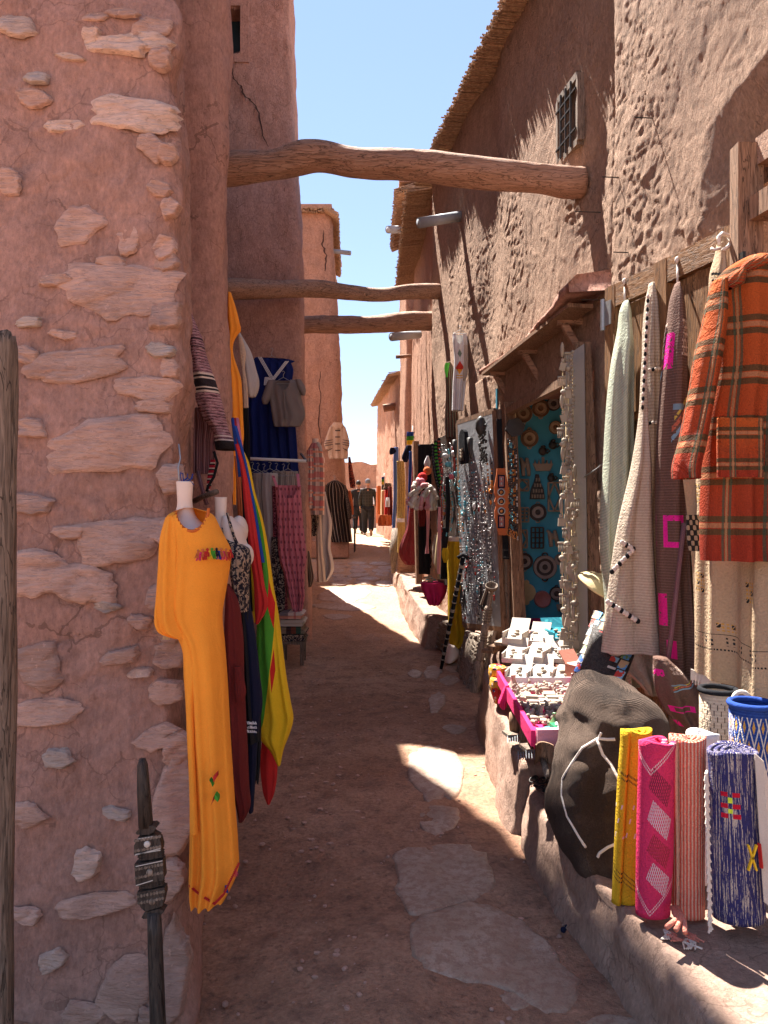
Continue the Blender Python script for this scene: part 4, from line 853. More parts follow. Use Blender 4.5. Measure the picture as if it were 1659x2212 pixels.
# folded rugs on a bench
ben = thing('bench', 'small dark wooden bench under the folded rugs', 'bench', P(630, 1400, 8.0))
mb = MB(); c = P(634, 1384, 8.0); mb.box(c, (.26, .3, .03)); mb.build('seat', M['grey_wood'], ben)
for dx, dy in ((-.1, -.12), (.1, -.12), (-.1, .12), (.1, .12)): mb = MB(); mb.bar((c[0]+dx, c[1]+dy, c[2]-.015), (c[0]+dx, c[1]+dy, .03), .035); mb.build('leg', M['grey_wood'], ben)
for i, (lab, mt, w) in enumerate((('black and cream patterned folded rug at the bottom of the stack', 'paisley', .27), ('dark folded rug second from the bottom of the stack', 'dkstripe', .26), ('beige folded rug in the middle of the stack', 'beige', .25), ('brown and cream folded rug topmost on the stack', 'plaid', .24))):
    mb = MB(); z = c[2]+.02+i*.075
    prof = [(-w/2, 0), (w/2*.9, 0), (w/2, .03), (w/2*.9, .066), (-w/2, .066)]
    for q in range(2):
        pr = [(-w/2, q*.034), (w/2-.02, q*.034), (w/2, q*.034+.015), (w/2-.02, q*.034+.031), (-w/2, q*.034+.031)]
        mb.prism(pr, ((c[0]+rnd.uniform(-.02, .02), c[1]-.15, z), (1, 0, 0), (0, 0, 1), (0, 1, 0)), .3)
    mb.build('folded_rug', M[mt], None, label=lab, cat='rug', group='folded rugs stacked on the bench')
# plaid shirt bust, long grey etc.
Dp = 11.0
m3 = thing('mannequin', 'pale mannequin bust wearing the checked flannel shirt, beside the corner of the cracked tower', 'mannequin', P(680, 1000, Dp)); bust('torso', 681, 948, 1000, 14, Dp, m3)
ps = thing('flannel_shirt', 'red black and white checked flannel shirt on the far mannequin bust', 'shirt', P(680, 1105, Dp))
cloth('body', [(958, 673, 690, 0, .7), (968, 667, 695), (990, 664, 699), (1040, 662, 701), (1080, 661, 701), (1112, 662, 700)], Dp-.1, M['plaid'], ps, depth=.28, fold=.03, k=3, seed=51)
cloth('sleeve', [(972, 663, 676), (1010, 661, 679), (1060, 659, 679), (1099, 658, 678)], Dp-.22, M['plaid'], ps, depth=.12, fold=.012, k=1.5, seed=52)
cloth('collar', [(955, 684, 690), (962, 684, 694), (975, 690, 697)], Dp-.2, M['lgrey'], ps, depth=.05, fold=0)
cloth('skirt', [(1108, 662, 692), (1130, 660, 693), (1158, 660, 690)], Dp+.05, M['paisley3'], None, depth=.15, fold=.03, k=3, label='dark patterned skirt under the checked shirt', cat='skirt')
cloth('bag', [(1190, 660, 668), (1220, 658, 674), (1255, 659, 677), (1268, 661, 672)], 9.6, M['dkstripe'], None, depth=.1, fold=.02, k=2, label='dark striped cloth bag hanging right of the pink jumpsuit', cat='bag')
cloth('robe', [(1062, 697, 703), (1095, 690, 710), (1125, 684, 717), (1180, 686, 714), (1237, 687, 719), (1255, 688, 708)], 11.2, M['lgrey'], None, depth=.16, fold=.04, k=2.4, seed=53, label='long pale grey robe hanging beside the checked shirt', cat='robe')
cloth('robe', [(1110, 682, 694), (1180, 683, 697), (1257, 685, 705)], 11.05, M['beige'], None, depth=.1, fold=.03, k=2, seed=54, label='long beige robe just left of the pale grey robe', cat='robe')
Dc = 15.9
tc = thing('toggle_coat', 'cream striped hooded toggle coat pinned high on the far left tower', 'coat', P(728, 990, Dc))
cloth('body', [(916, 718, 740, 0, .6), (922, 713, 745), (945, 710, 749), (965, 709, 751), (984, 709, 752), (991, 711, 751)], Dc-.1, M['coatb'], tc, depth=.25, fold=.02, k=3, seed=55)
cloth('sleeve', [(922, 712, 720), (945, 704, 719), (962, 700, 719), (971, 704, 716)], Dc-.16, M['coatb'], tc, depth=.14, fold=.01, k=1); cloth('sleeve', [(922, 740, 746), (945, 740, 753), (962, 740, 755), (971, 742, 752)], Dc-.16, M['coatb'], tc, depth=.14, fold=.01, k=1)
cloth('hood', [(913, 720, 739), (918, 717, 742), (926, 722, 738)], Dc-.2, M['coatb'], tc, depth=.12, fold=.01, k=1)
for v in (930, 944, 959, 973): mb = MB(); mb.bar(P(724, v, Dc-.27), P(735, v, Dc-.27), .025, .02); mb.build('toggle', M['dark_wood'], tc)
mb = MB()
for v in (950, 955, 960): mb.bar(P(701, v+3, Dc-.25), P(719, v, Dc-.26), .012, .01); mb.bar(P(740, v, Dc-.26), P(755, v+3, Dc-.25), .012, .01)
mb.bar(P(708, 974, Dc-.24), P(718, 968, Dc-.26), .014, .01); mb.bar(P(741, 968, Dc-.26), P(751, 974, Dc-.24), .014, .01); mb.build('sleeve_stripe', M['navy'], tc)
dj = thing('djellaba', 'black djellaba with thin white stripes hanging on the far left tower', 'djellaba', P(730, 1172, Dc-.4))
cloth('body', [(1038, 718, 730, 0, .6), (1044, 708, 740), (1050, 704, 746), (1092, 705, 751), (1125, 708, 756), (1160, 714, 760), (1171, 717, 761)], Dc-.4, M['djell'], dj, depth=.3, fold=.05, k=5, m=70, seed=56)
hanger(722, 1036, Dc-.4, 30, dj)
cloth('sleeve', [(1048, 742, 747), (1070, 745, 752), (1110, 750, 760), (1122, 752, 759)], Dc-.5, M['djell'], dj, depth=.15, fold=.01, k=1); cloth('sleeve', [(1048, 703, 709), (1070, 701, 709), (1110, 700, 708)], Dc-.5, M['djell'], dj, depth=.15, fold=.01, k=1)
cloth('rug', [(987, 752, 757), (1020, 753, 763), (1050, 756, 767), (1054, 757, 766)], 16.4, M['redblk'], None, depth=.1, fold=.02, k=2, label='dark red dotted cloth on the right edge of the far left tower', cat='cloth')
cloth('cloth', [(1060, 752, 758), (1090, 754, 763), (1112, 756, 764)], 16.6, M['rust'], None, depth=.1, fold=.03, k=2, label='orange cloth bundle beside the striped djellaba', cat='cloth')
tb = thing('table', 'small thin legged metal table beside the striped djellaba', 'table', P(758, 1180, 16))
mb = MB(); c = P(757, 1118, 16.2); mb.box(c, (.2, .5, .03)); mb.build('top', M['post'], tb)
for dx, dy in ((-.09, -.22), (.09, -.22), (-.09, .22), (.09, .22)): mb = MB(); mb.bar((c[0]+dx, c[1]+dy, c[2]), (c[0]+dx, c[1]+dy, .76), .022); mb.build('leg', M['iron'], tb)

# 7 old wooden post at the left edge and the carved pole
wp = thing('wooden_post', 'old rounded grey brown wooden post at the left edge of the picture', 'post', P(10, 2300, 2.15))
V = []; n = 60; a = np.arange(20)*2*math.pi/20
for i in range(n):
    f = i/(n-1); u = 12-9*f; v = 722+f*1560; c = P(u-14, v, 2.15); r = (.048)*(.9 if i == 0 else 1)*(1+.04*float(fbm(f*9, 0., seed=3, o=2)))
    rr_ = r*(1+.06*fbm(np.cos(a)*2, np.sin(a)*2+f*5, seed=5, o=3)); V.append(np.stack([c[0]+rr_*np.cos(a), c[1]+rr_*np.sin(a), np.full(20, c[2]+(0 if i else .0))+ (.01*fbm(np.cos(a)*2, np.sin(a)*2, seed=6, o=2) if i < 2 else 0)], 1))
part('shaft', np.concatenate(V), [tuple(q) for q in grid_faces(n, 20, True)]+[tuple(range(20))[::-1]], M['grey_wood'], wp)
tp = thing('tent_pole', 'dark carved wooden tent pole with inlaid white discs leaning on the stone wall', 'pole', P(340, 2300, 2.2))
def PP(x, y, D=2.24): return P(x*.37, 1393.5+y*.37, D-(y-660)*.00002)
mb = MB(); mb.tube([PP(832, 662), PP(832, 700), PP(838, 850), PP(852, 1060)], [.009, .0155, .019, .021], 10); mb.build('upper_shaft', M['dark_wood'], tp, smooth=True)
mb = MB(); mb.tube([PP(900, 1560), PP(905, 1700), PP(925, 2300), PP(940, 2640)], [.020, .0215, .0235, .024], 12); mb.build('lower_shaft', M['dark_wood'], tp, smooth=True)
def slab(name, pts, th, mat, D=2.235, z=0):
    q = [PP(x, y) for x, y in pts]; mb = MB(); o = np.array([0, D-z, 0]); mb.prism([(p[0], p[2]) for p in q], (o, (1, 0, 0), (0, 0, 1), (0, 1, 0)), th); return mb.build(name, mat, tp)
slab('collar', [(800, 1085), (830, 1052), (905, 1040), (922, 1055), (905, 1078), (880, 1095), (808, 1095)], .036, M['dark_wood'], z=.018)
slab('collar', [(828, 1585), (850, 1555), (930, 1535), (962, 1548), (945, 1570), (900, 1590), (840, 1595)], .036, M['dark_wood'], z=.018)
slab('neck', [(812, 1092), (890, 1090), (930, 1115), (820, 1120)], .02, M['dark_wood'])
for pts in ([(790, 1160), (812, 1115), (905, 1098), (938, 1120), (950, 1165), (947, 1195), (790, 1220)], [(790, 1272), (955, 1245), (962, 1350), (955, 1365), (797, 1402)], [(803, 1440), (965, 1408), (967, 1450), (950, 1520), (850, 1552), (825, 1530), (806, 1490)]):
    slab('carved_block', pts, .03, M['dark_wood'], z=.017)
for y in (1235, 1405):
    for k in range(3): slab('groove_bar', [(800+k*5, y-18+k*14), (945, y-38+k*14), (955, y-30+k*14), (880, y-12+k*14), (800+k*5, y-10+k*14)], .018, M['dark_wood'], z=.010)
slab('middle_bar', [(815, 1222), (935, 1200), (945, 1250), (815, 1272)], .01, M['dark_wood']); slab('middle_bar', [(820, 1400), (945, 1368), (950, 1412), (822, 1436)], .01, M['dark_wood'])
M['bone'] = flat('bone_inlay', (.60, .54, .46), .5)
for (x, y), mt in (((868, 1150), M['bone']), ((880, 1317), M['pale_wood']), ((893, 1490), M['grey_wood'])):
    mb = MB(); c = PP(x, y); c[1] = 2.235-.02; mb.lathe([(.0005, .003), (.0085, .003), (.0095, 0), (.0095, -.004)], c, 16, Matrix.Rotation(math.pi/2, 4, 'X')); mb.build('inlay_disc', mt, tp, smooth=True)
mb = MB()
for A, B in (((812, 1120), (905, 1105)), ((795, 1215), (945, 1175)), ((800, 1282), (955, 1248)), ((800, 1395), (898, 1364)), ((800, 1210), (945, 1185))):
    p, q = PP(*A), PP(*B); p[1] = q[1] = 2.235-.019; mb.bar(p, q, .0016, .002)
mb.build('inlay_line', M['bone'], tp)
mb = MB()
for (x0, y0, x1, y1) in ((800, 1130, 940, 1105), (800, 1190, 940, 1165), (800, 1300, 950, 1270), (800, 1350, 950, 1320), (812, 1460, 960, 1430), (815, 1500, 955, 1470)):
    for i in range(9):
        f = i/8; c = PP(x0+(x1-x0)*f, y0+(y1-y0)*f); c[1] = 2.235-.018; mb.lathe([(.002, .0022), (.0045, .0022), (.0045, -.001)], c, 8, Matrix.Rotation(math.pi/2, 4, 'X'))
mb.build('carved_rosette', M['grey_wood'], tp, kind='stuff')

# 8 two walkers
def skin_mesh(J, E, root=0, sub=2):
    me = bpy.data.meshes.new('b'); me.from_pydata([j[:3] for j in J], E, []); o = bpy.data.objects.new('b', me); COL.objects.link(o)
    sk = o.modifiers.new('s', 'SKIN'); ss = o.modifiers.new('d', 'SUBSURF'); ss.levels = sub; ss.render_levels = sub; sk.use_smooth_shade = True
    for i, j in enumerate(J):
        d = me.skin_vertices[0].data[i]; d.radius = (j[3], j[4] if len(j) > 4 else j[3]); d.use_root = (i == root)
    dg = bpy.context.evaluated_depsgraph_get(); out = bpy.data.meshes.new_from_object(o.evaluated_get(dg)); bpy.data.objects.remove(o); return out
def person(label, u, D, h, top, bottom, hair, cap=None, phase=1, head_turn=0, zoff=0):
    base = np.array([X_(u, D), D, float(gz(D))+zoff]); k = h/1.78
    root = thing('person', label, 'person', base); p = phase
    # facing +Y (away). legs in mid stride
    def sc(J): return [tuple(c*k for c in j) for j in J]
    fl = (-.10, .16*p, .06); kl = (-.10, .14*p+.06, .50); fr_ = (.11, -.30*p, .14); kr = (.11, -.02*p+.05, .50)
    if p < 0: fl, fr_ = (-.10, -.30, .14), (.11, .16, .06); kl, kr = (-.10, .03, .50), (.11, .20, .50)
    J = sc([(0, 0, .93, .10, .08), (-.09, .0, .86, .09), (*kl, .058), (*fl, .042), (.09, 0, .86, .09), (*kr, .058), (*fr_, .042), (0, .0, 1.15, .11, .08), (0, .01, 1.38, .17, .10), (0, .02, 1.50, .06), (0, .03, 1.60, .055),
            (-.19, 0, 1.42, .055), (-.25, -.05, 1.15, .042), (-.24, .08, .93, .033), (.19, 0, 1.42, .055), (.26, .04, 1.15, .042), (.27, -.04, .92, .033), (-.24, .11, .84, .03), (.275, -.05, .83, .03)])
    E = [(0,1),(1,2),(2,3),(0,4),(4,5),(5,6),(0,7),(7,8),(8,9),(9,10),(8,11),(11,12),(12,13),(8,14),(14,15),(15,16),(13,17),(16,18)]
    link('body', skin_mesh(J, E), root).data.materials.append(M['skin'])
    T_ = [0,7,8,9,11,12,13,14,15,16]; im = {q: i for i, q in enumerate(T_)}
    Js = [tuple(J[q][:3])+tuple(r+.022 for r in J[q][3:]) for q in T_]; Js[0] = (0, 0, .82*k, .20*k, .14*k); Js[1] = (0, 0, 1.12*k, .175*k, .13*k); Js[2] = (0, .01*k, 1.38*k, .215*k, .135*k)
    o = link('shirt', skin_mesh(Js, [(im[a], im[b]) for a, b in E if a in im and b in im]), root); o.data.materials.append(top)
    L_ = [0,1,2,3,4,5,6]; Jl = [tuple(J[q][:3])+tuple(r+(.042 if q in (2,3,5,6) else .05) for r in J[q][3:]) for q in L_]
    o = link('trousers', skin_mesh(Jl, [(a, b) for a, b in E if a in L_ and b in L_]), root); o.data.materials.append(bottom)
    hd = MB(); hc = np.array([0, .03*k, 1.68*k]); hd.ell(hc, (.075*k, .095*k, .115*k), 18)
    hd.ell(hc+np.array([math.sin(head_turn)*.09, math.cos(head_turn)*.095, -.01])*k, (.016, .02, .022), 8); hd.ell(hc+np.array([-.076*k, 0, -.01]), (.014, .022, .03), 8); hd.ell(hc+np.array([.076*k, 0, -.01]), (.014, .022, .03), 8)
    V, Fc, U, _ = hd.get(); link('head', mkmesh('head', V, Fc, M['skin'], U), root)
    hh = MB(); hh.ell(hc+np.array([0, -.012, .028]), (.085*k, .10*k, .10*k), 16); V, Fc, U, _ = hh.get(); link('hair' if cap is None else 'cap', mkmesh('hair', V, Fc, hair if cap is None else cap, U), root)
    if cap is not None:
        hh = MB(); hh.box(hc+np.array([0, .11, .03]), (.12, .09, .012)); V, Fc, U, _ = hh.get(); link('cap_peak', mkmesh('peak', V, Fc, cap, U, False), root)
    for f, lift in ((fl, fl[2] > .1), (fr_, fr_[2] > .1)):
        sm = MB(); c = np.array(f)*k+np.array([0, .05, -.03]); sm.ell(c, (.045, .125, .042), 12, (-.95 if lift else 0, 0, 0)); sm.ell(c+np.array([0, -.01, -.028]) if not lift else c+np.array([0, -.03, -.01]), (.047, .128, .018), 12, (-.95 if lift else 0, 0, 0), m=1)
        V, Fc, U, mm = sm.get(); link('shoe', mkmesh('shoe', V, Fc, [M['shoe'], M['sole']], U, True, mm), root)
    for s_, q in ((-1, 17), (1, 18)):
        hm = MB(); c = np.array(J[q][:3]); hm.ell(c+np.array([0, 0, -.03]), (.02, .04, .045), 10)
        for i in range(4): hm.tube([c+np.array([0, -.025+.017*i, -.06]), c+np.array([-.006*s_, -.025+.019*i, -.10]), c+np.array([-.02*s_, -.02+.019*i, -.13+.008*abs(i-1.5)])], [.010, .009, .007], 6)
        hm.tube([c+np.array([-.01*s_, .03, -.02]), c+np.array([-.02*s_, .05, -.06]), c+np.array([-.025*s_, .05, -.085])], [.011, .010, .008], 6)
        V, Fc, U, _ = hm.get(); link('hand', mkmesh('hand', V, Fc, M['skin'], U), root)
    return root
M['skin'] = flat('skin', (.30, .16, .10), .6, .1); M['hair'] = flat('hair', (.015, .012, .01), .6); M['shoe'] = flat('shoe', (.16, .12, .08), .8); M['sole'] = flat('sole', (.40, .26, .16), .8)
M['tshirt'] = solid('black_jacket', (.018, .017, .017)); M['check'] = cm('dark_check_shirt', lambda t, u, v: t.mix(((t.sep(t.objc)[0]*11).fr() < .3).mx((t.sep(t.objc)[2]*11).fr() < .3), (.022, .022, .02), (.034, .034, .030)))
M['capg'] = solid('grey_cap', (.12, .13, .15)); M['pants'] = solid('black_trousers', (.016, .016, .018))
person('person in a dark hooded jacket walking away, left of the pair', 774, 26.0, 1.78, M['tshirt'], M['pants'], M['hair'], None, -1)
person('person in grey cap and dark checked shirt walking away, right of the pair', 794.5, 24.0, 1.76, M['check'], M['pants'], M['hair'], M['capg'], 1)
# ================================================================ right side
def ex(p): return np.array(p, float)
def frame(c, face='-y', yaw=0., pitch=0.):
    """matrix for a thing facing the street"""
    return Matrix.Translation(Vector(c)) @ Matrix.Rotation(yaw, 4, 'Z') @ Matrix.Rotation(pitch, 4, 'X')
def quadpt(c4, s, t):
    """c4 = TL, TR, BR, BL world corners"""
    TL, TR, BR, BL = c4; return (TL*(1-s)+TR*s)*(1-t)+(BL*(1-s)+BR*s)*t
def qframe(c4):
    TL, TR, BR, BL = c4; x = TR-TL; x = x/np.linalg.norm(x); y = TL-BL; y = y-x*np.dot(x, y); y = y/np.linalg.norm(y); return x, y, np.cross(x, y)
def panel(mb, c, x, y, n, w, h, th, m=0):
    mb.prism([(-w/2, -h/2), (w/2, -h/2), (w/2, h/2), (-w/2, h/2)], (np.array(c), x, y, n), th, m)
# ---- doorway of the shop
ZV = np.array([0, 0, 1.])
def wl(D, off=0): return np.array([XR(D)+off, D, 0.])
mb = MB(); mb.bar(P(1095, 890, 6.62), P(1248, 812, 5.0), .06, .06); mb.build('lintel', M['post'], hr)
mb = MB(); mb.bar(P(1098, 872, 6.64), P(1122, 1388, 6.58), .18, .10, up=(1, 0, 0)); pst = mb.build('door_post', M['post'], hr)
mb = MB(); mb.bar(P(1083, 885, 6.75), P(1105, 1385, 6.7), .07, .08, up=(1, 0, 0)); mb.build('door_post', M['grey_wood'], hr)
mb = MB(); mb.bar(P(1257, 742, 4.98), P(1285, 1480, 4.78), .075, .10, up=(1, 0, 0)); mb.build('door_post', M['post'], hr)
# canopy above the doorway
cp = thing('door_canopy', 'mud covered wooden ledge sloping above the shop doorway', 'canopy', P(1150, 760, 6))
V = []; n = 40
for i in range(n):
    f = i/(n-1); D = 7.05+(4.82-7.05)*f; zo = 2.86+.10*f+.012*math.sin(f*9)+.06*max(0, f-.85)*6*.3; w_in = XR(D)+.06; w_out = w_in-.215+.04*math.sin(f*5)-.02*(f > .9)
    th = .05+.05*(f > .86)+.015*float(fbm(f*14, 0., seed=2)); V.append([(w_in, D, zo+.03+th), (w_out+.05, D, zo+th), (w_out, D, zo+th*.5), (w_out+.01, D, zo), (w_in, D, zo+.02)])
V = np.array(V)+.008*fbm(np.arange(n*5).reshape(n, 5)*.9, np.zeros((n, 5)), seed=7)[..., None]; part('slab', V.reshape(-1, 3), [tuple(q) for q in grid_faces(n, 5, True)]+[(0, 1, 2, 3, 4), tuple(range(5*n-1, 5*n-6, -1))], M['mud_left'], cp)
mb = MB(); mb.bar(np.array([XR(4.95)-.08, 4.95, 2.93]), np.array([XR(6.95)-.07, 6.95, 2.845]), .17, .025); mb.build('plank', M['post'], cp)
for D in (5.25, 6.05, 6.8):
    mb = MB(); w = XR(D); zb = 2.90-(D-5.25)*.045; mb.bar((w+.1, D, zb), (w-.12, D, zb), .045); mb.build('bracket_arm', M['beam'], cp); mb = MB(); mb.bar((w+.06, D, zb-.25), (w-.07, D, zb-.02), .045); mb.build('brace', M['beam'], cp)
# room behind the doorway
rm = thing('shop_room', 'dark shop room behind the doorway, its side painted blue with a magenta base', 'room', (1.6, 6, .46))
BP = [P(1108, 842, 6.95), P(1262, 800, 6.95), P(1262, 1400, 6.95), P(1112, 1400, 6.95)]
mb = MB(); c = (BP[0]+BP[2])/2; mb.box((1.62, 6.99, (Z_(1336, 6.95)+2.72)/2), (1.2, .04, 2.72-Z_(1336, 6.95))); M['blue_wall'] = flat('turquoise_paint', (.05, .30, .42), .6, .3, 8); mb.build('blue_board', M['blue_wall'], rm)
mb = MB(); mb.box((1.62, 6.98, (Z_(1336, 6.95)+.4)/2), (1.2, .05, Z_(1336, 6.95)-.4)); mb.build('magenta_board', M['magenta'], rm)
mb = MB(); mb.box((2.3, 5.8, 1.6), (.04, 2.6, 2.6)); mb.box((2.15, 4.62, 1.6), (1.2, .04, 2.6)); mb.prism([(XR(4.6)+.08, 4.6), (XR(7)+.08, 7), (2.4, 7), (2.4, 4.6)], ((0, 0, 2.62), (1, 0, 0), (0, 1, 0), (0, 0, 1)), .04); mb.prism([(XR(4.6)+.08, 4.6), (XR(7)+.08, 7), (2.4, 7), (2.4, 4.6)], ((0, 0, .40), (1, 0, 0), (0, 1, 0), (0, 0, 1)), .05); mb.build('inner_wall', M['mud_left'], rm)
# ---- carved objects on the blue board
def _plate(a, b, rings=5):
    def f(t, u, v):
        x, y, z = t.sep(t.objc); r = (x*x+z*z).sq(); n = t.noise(60, det=3); ang = n
        return t.mix((r*120).sin() > .15, a, b)
    return f
M['plate_pale'] = cm('carved_plate_pale', _plate((.42, .31, .20), (.20, .12, .07)), weave=60); M['plate_grey'] = cm('carved_plate_grey', _plate((.30, .25, .22), (.07, .055, .05)), weave=60)
M['plate_rim'] = flat('pink_clay', (.42, .16, .14), .5); M['bone_d'] = flat('weathered_bone', (.28, .225, .17), .7, .5, 30); M['bone_w'] = flat('pale_bone', (.31, .25, .185), .7, .4, 30); M['bronze'] = flat('dark_bronze', (.05, .045, .04), .5, .5, 30)
yb = 6.965
def B5(x, y, D=6.93): return P(995.4+x*.36, 597.2+y*.36, D)
RX = Matrix.Rotation(math.pi/2, 4, 'X')
def plate(x, y, r, mat, label, handles=True, rim=None):
    c = B5(x, y); c[1] = yb-.0; R_ = r*.36*6.93/F
    t = thing('carved_plate', label, 'plate', c, 'carved round plates on the blue board')
    mb = MB(); mb.lathe([(.001, .018), (R_*.25, .018), (R_*.28, .024), (R_*.32, .018), (R_*.62, .016), (R_*.66, .024), (R_*.72, .018), (R_*.9, .018), (R_*.93, .028), (R_, .026), (R_, 0)], c, 28, RX); mb.build('disc', mat, t, smooth=True)
    if rim: mb = MB(); mb.lathe([(R_*.78, .026), (R_*.86, .04), (R_*1.0, .034), (R_*1.02, .0)], c, 28, RX); mb.build('rim', rim, t, smooth=True)
    if handles:
        for s in (-1, 1):
            mb = MB(); a = np.linspace(0, math.pi, 8); mb.tube([c+np.array([R_*.22*math.cos(q), -.012, s*(R_*.97+R_*.22*math.sin(q))]) for q in a], R_*.07, 6); mb.build('handle', mat, t, smooth=True)
for x, y, r, mt, lab, hd, rim in ((378, 822, 54, 'plate_pale', 'pale ringed plate at the upper left of the blue board', 1, None), (482, 790, 52, 'plate_pale', 'pale ringed plate with two handles, topmost on the blue board', 1, None), (560, 762, 42, 'plate_grey', 'grey plate at the top right of the blue board by the bone strings', 0, None),
    (415, 970, 53, 'plate_pale', 'pale plate with a flower centre hanging below the dark hexagonal drum', 1, None), (572, 905, 40, 'plate_pale', 'small pale plate half hidden behind the bone strings, upper part', 0, None), (465, 1415, 52, 'plate_grey', 'grey plate with flower cut in the middle of the blue board', 1, None),
    (385, 1710, 50, 'plate_grey', 'grey plate with crossed arcs at the lower left of the blue board', 1, None), (508, 1745, 72, 'plate_grey', 'largest grey plate with concentric rings, low on the blue board', 1, None), (578, 1905, 42, 'plate_grey', 'dark ringed plate at the lower right of the blue board', 1, None), (492, 1938, 50, 'plate_grey', 'plate with thick pink rim at the bottom of the blue board', 0, 'plate_rim'),
    (600, 1700, 34, 'plate_grey', 'narrow grey plate half hidden behind the bone strings, lower part', 0, None)): plate(x, y, r, M[mt], lab, hd, M[rim] if rim else None)
t = thing('drum', 'dark hexagonal skin drum hanging by the doorpost', 'drum', B5(328, 905)); mb = MB(); c = B5(328, 905, 6.5); mb.prism([(.085*math.cos(q), .085*math.sin(q)) for q in np.arange(6)*math.pi/3+.2], (c, (1, 0, 0), (0, 0, 1), (0, 1, 0)), .05); mb.build('body', M['bronze'], t); wire('string', [c+np.array([0, 0, .08]), c+np.array([.0, .02, .25])], .003, M['straw'], t)
mb = MB(); c = B5(398, 1898); R_ = 55*.36*6.93/F; mb.lathe([(.001, .014), (R_, .014), (R_, 0)], (c[0], yb, c[2]), 26, RX)
for s in (-1, 1): mb.lathe([(.001, .013), (R_*.3, .013), (R_*.3, 0)], (c[0], yb+.001, c[2]+s*R_*1.08), 12, RX)
mb.build('cutting_board', M['straw'], None, label='plain round straw coloured board at the lower left of the blue board', cat='board')
def fret(label, x, y, w, h, mat, kind=0, name='lattice_carving'):
    c = B5(x, y); c[1] = yb-.03; s = .36*6.93/F; w *= s; h *= s; t = thing(name, label, 'carving', c, 'small carvings on the blue board')
    def bar(a, b, wd=.014): mb = MB(); mb.bar(c+np.array([a[0]*w, 0, a[1]*h]), c+np.array([b[0]*w, 0, b[1]*h]), wd, .022, up=(0, 1, 0)); mb.build('bar', mat, t)
    if kind == 0:
        for a, b in (((-.5, -.5), (.5, -.5)), ((-.5, .5), (.5, .5)), ((-.5, -.5), (-.5, .5)), ((.5, -.5), (.5, .5)), ((-.5, 0), (0, .5)), ((0, .5), (.5, 0)), ((.5, 0), (0, -.5)), ((0, -.5), (-.5, 0))): bar(a, b)
    elif kind == 1:
        for k in range(5): bar((-.5+k*.12*0+.0+k*.0, -.5+k*.25), (.5, -.5+k*.25), .012)
        for k in range(4): bar((-.5+k/3, -.5), (-.5+k/3, .5), .012)
    elif kind == 2:
        mb = MB(); mb.prism([(-.5*w, -.5*h), (.5*w, -.5*h), (.42*w, -.1*h), (.2*w, .2*h), (.1*w, .5*h), (-.1*w, .5*h), (-.2*w, .2*h), (-.42*w, -.1*h)], (c, (1, 0, 0), (0, 0, 1), (0, 1, 0)), .02); mb.build('back', mat, t)
        for k in range(4):
            for q in range(5-k): mb = MB(); mb.box(c+np.array([(-.36+q*.18+k*.09)*w, -.012, (-.38+k*.22)*h]), (w*.09, .025, h*.14)); mb.build('tooth', M['bone_d'], t)
    elif kind == 3:
        mb = MB(); mb.prism([(-.35*w, -.5*h), (.35*w, -.5*h), (.5*w, .1*h), (-.5*w, .1*h)], (c, (1, 0, 0), (0, 0, 1), (0, 1, 0)), .03); mb.build('hull', mat, t)
        for k in range(5): mb = MB(); mb.prism([(-.05*w, 0), (.05*w, 0), (0, .32*h)], (c+np.array([(-.4+k*.2)*w, 0, .1*h]), (1, 0, 0), (0, 0, 1), (0, 1, 0)), .025); mb.build('point', mat, t)
        mb = MB(); mb.box(c+np.array([0, .01, .4*h]), (.12*w, .02, .5*h)); mb.build('mast', mat, t)
    elif kind == 4:   # little horse or camel figure
        me_ = skin_mesh([(c[0]-.3*w, c[1], c[2]+.1*h, .028), (c[0]+.2*w, c[1], c[2]+.12*h, .03), (c[0]-.45*w, c[1], c[2]+.42*h, .016), (c[0]-.62*w, c[1], c[2]+.36*h, .014), (c[0]-.3*w, c[1], c[2]-.5*h, .009), (c[0]-.15*w, c[1], c[2]-.5*h, .009), (c[0]+.2*w, c[1], c[2]-.5*h, .009), (c[0]+.32*w, c[1], c[2]-.5*h, .009), (c[0]-.02*w, c[1], c[2]+.45*h, .02)], [(0, 1), (0, 2), (2, 3), (0, 4), (0, 5), (1, 6), (1, 7), (1, 8)], sub=1)
        for v_ in me_.vertices: v_.co -= Vector(org(t))
        me_.materials.append(mat); link('figure', me_, t)
    else:
        mb = MB(); mb.ell(c, (w*.5, .035, h*.42), 12); mb.ell(c+np.array([0, -.02, h*.42]), (w*.3, .03, h*.14), 10); mb.build('pot', mat, t, smooth=True); mb = MB(); mb.tube([c+np.array([w*.45, -.02, h*.2]), c+np.array([w*.8, -.02, 0]), c+np.array([w*.4, -.02, -h*.25])], .008, 6); mb.build('handle', mat, t)
fret('dark bronze pot near the middle top of the blue board', 492, 1048, 52, 62, M['bronze'], 5, 'bronze_pot'); fret('dark round bronze pot right of the other one on the blue board', 552, 1012, 50, 62, M['bronze'], 5, 'bronze_pot')
fret('carved camel rider figure left on the blue board', 392, 1140, 66, 120, M['bone_d'], 4, 'animal_carving'); fret('white crown shaped carving with points on the blue board', 495, 1130, 120, 72, M['bone_w'], 3, 'crown_carving')
fret('dark pointed stepped castle carving on the blue board', 460, 1262, 92, 150, M['bronze'], 2, 'castle_carving'); fret('grey lattice carving left of the stepped castle', 370, 1252, 74, 66, M['bone_d'], 0); fret('small dark pot carving right of the stepped castle', 542, 1210, 46, 56, M['bronze'], 5, 'bronze_pot')
fret('tall white fretwork carving by the bone strings', 562, 1322, 72, 170, M['bone_w'], 0); fret('tilted pale lattice carving left of the flower plate', 372, 1430, 70, 84, M['bone_w'], 1)
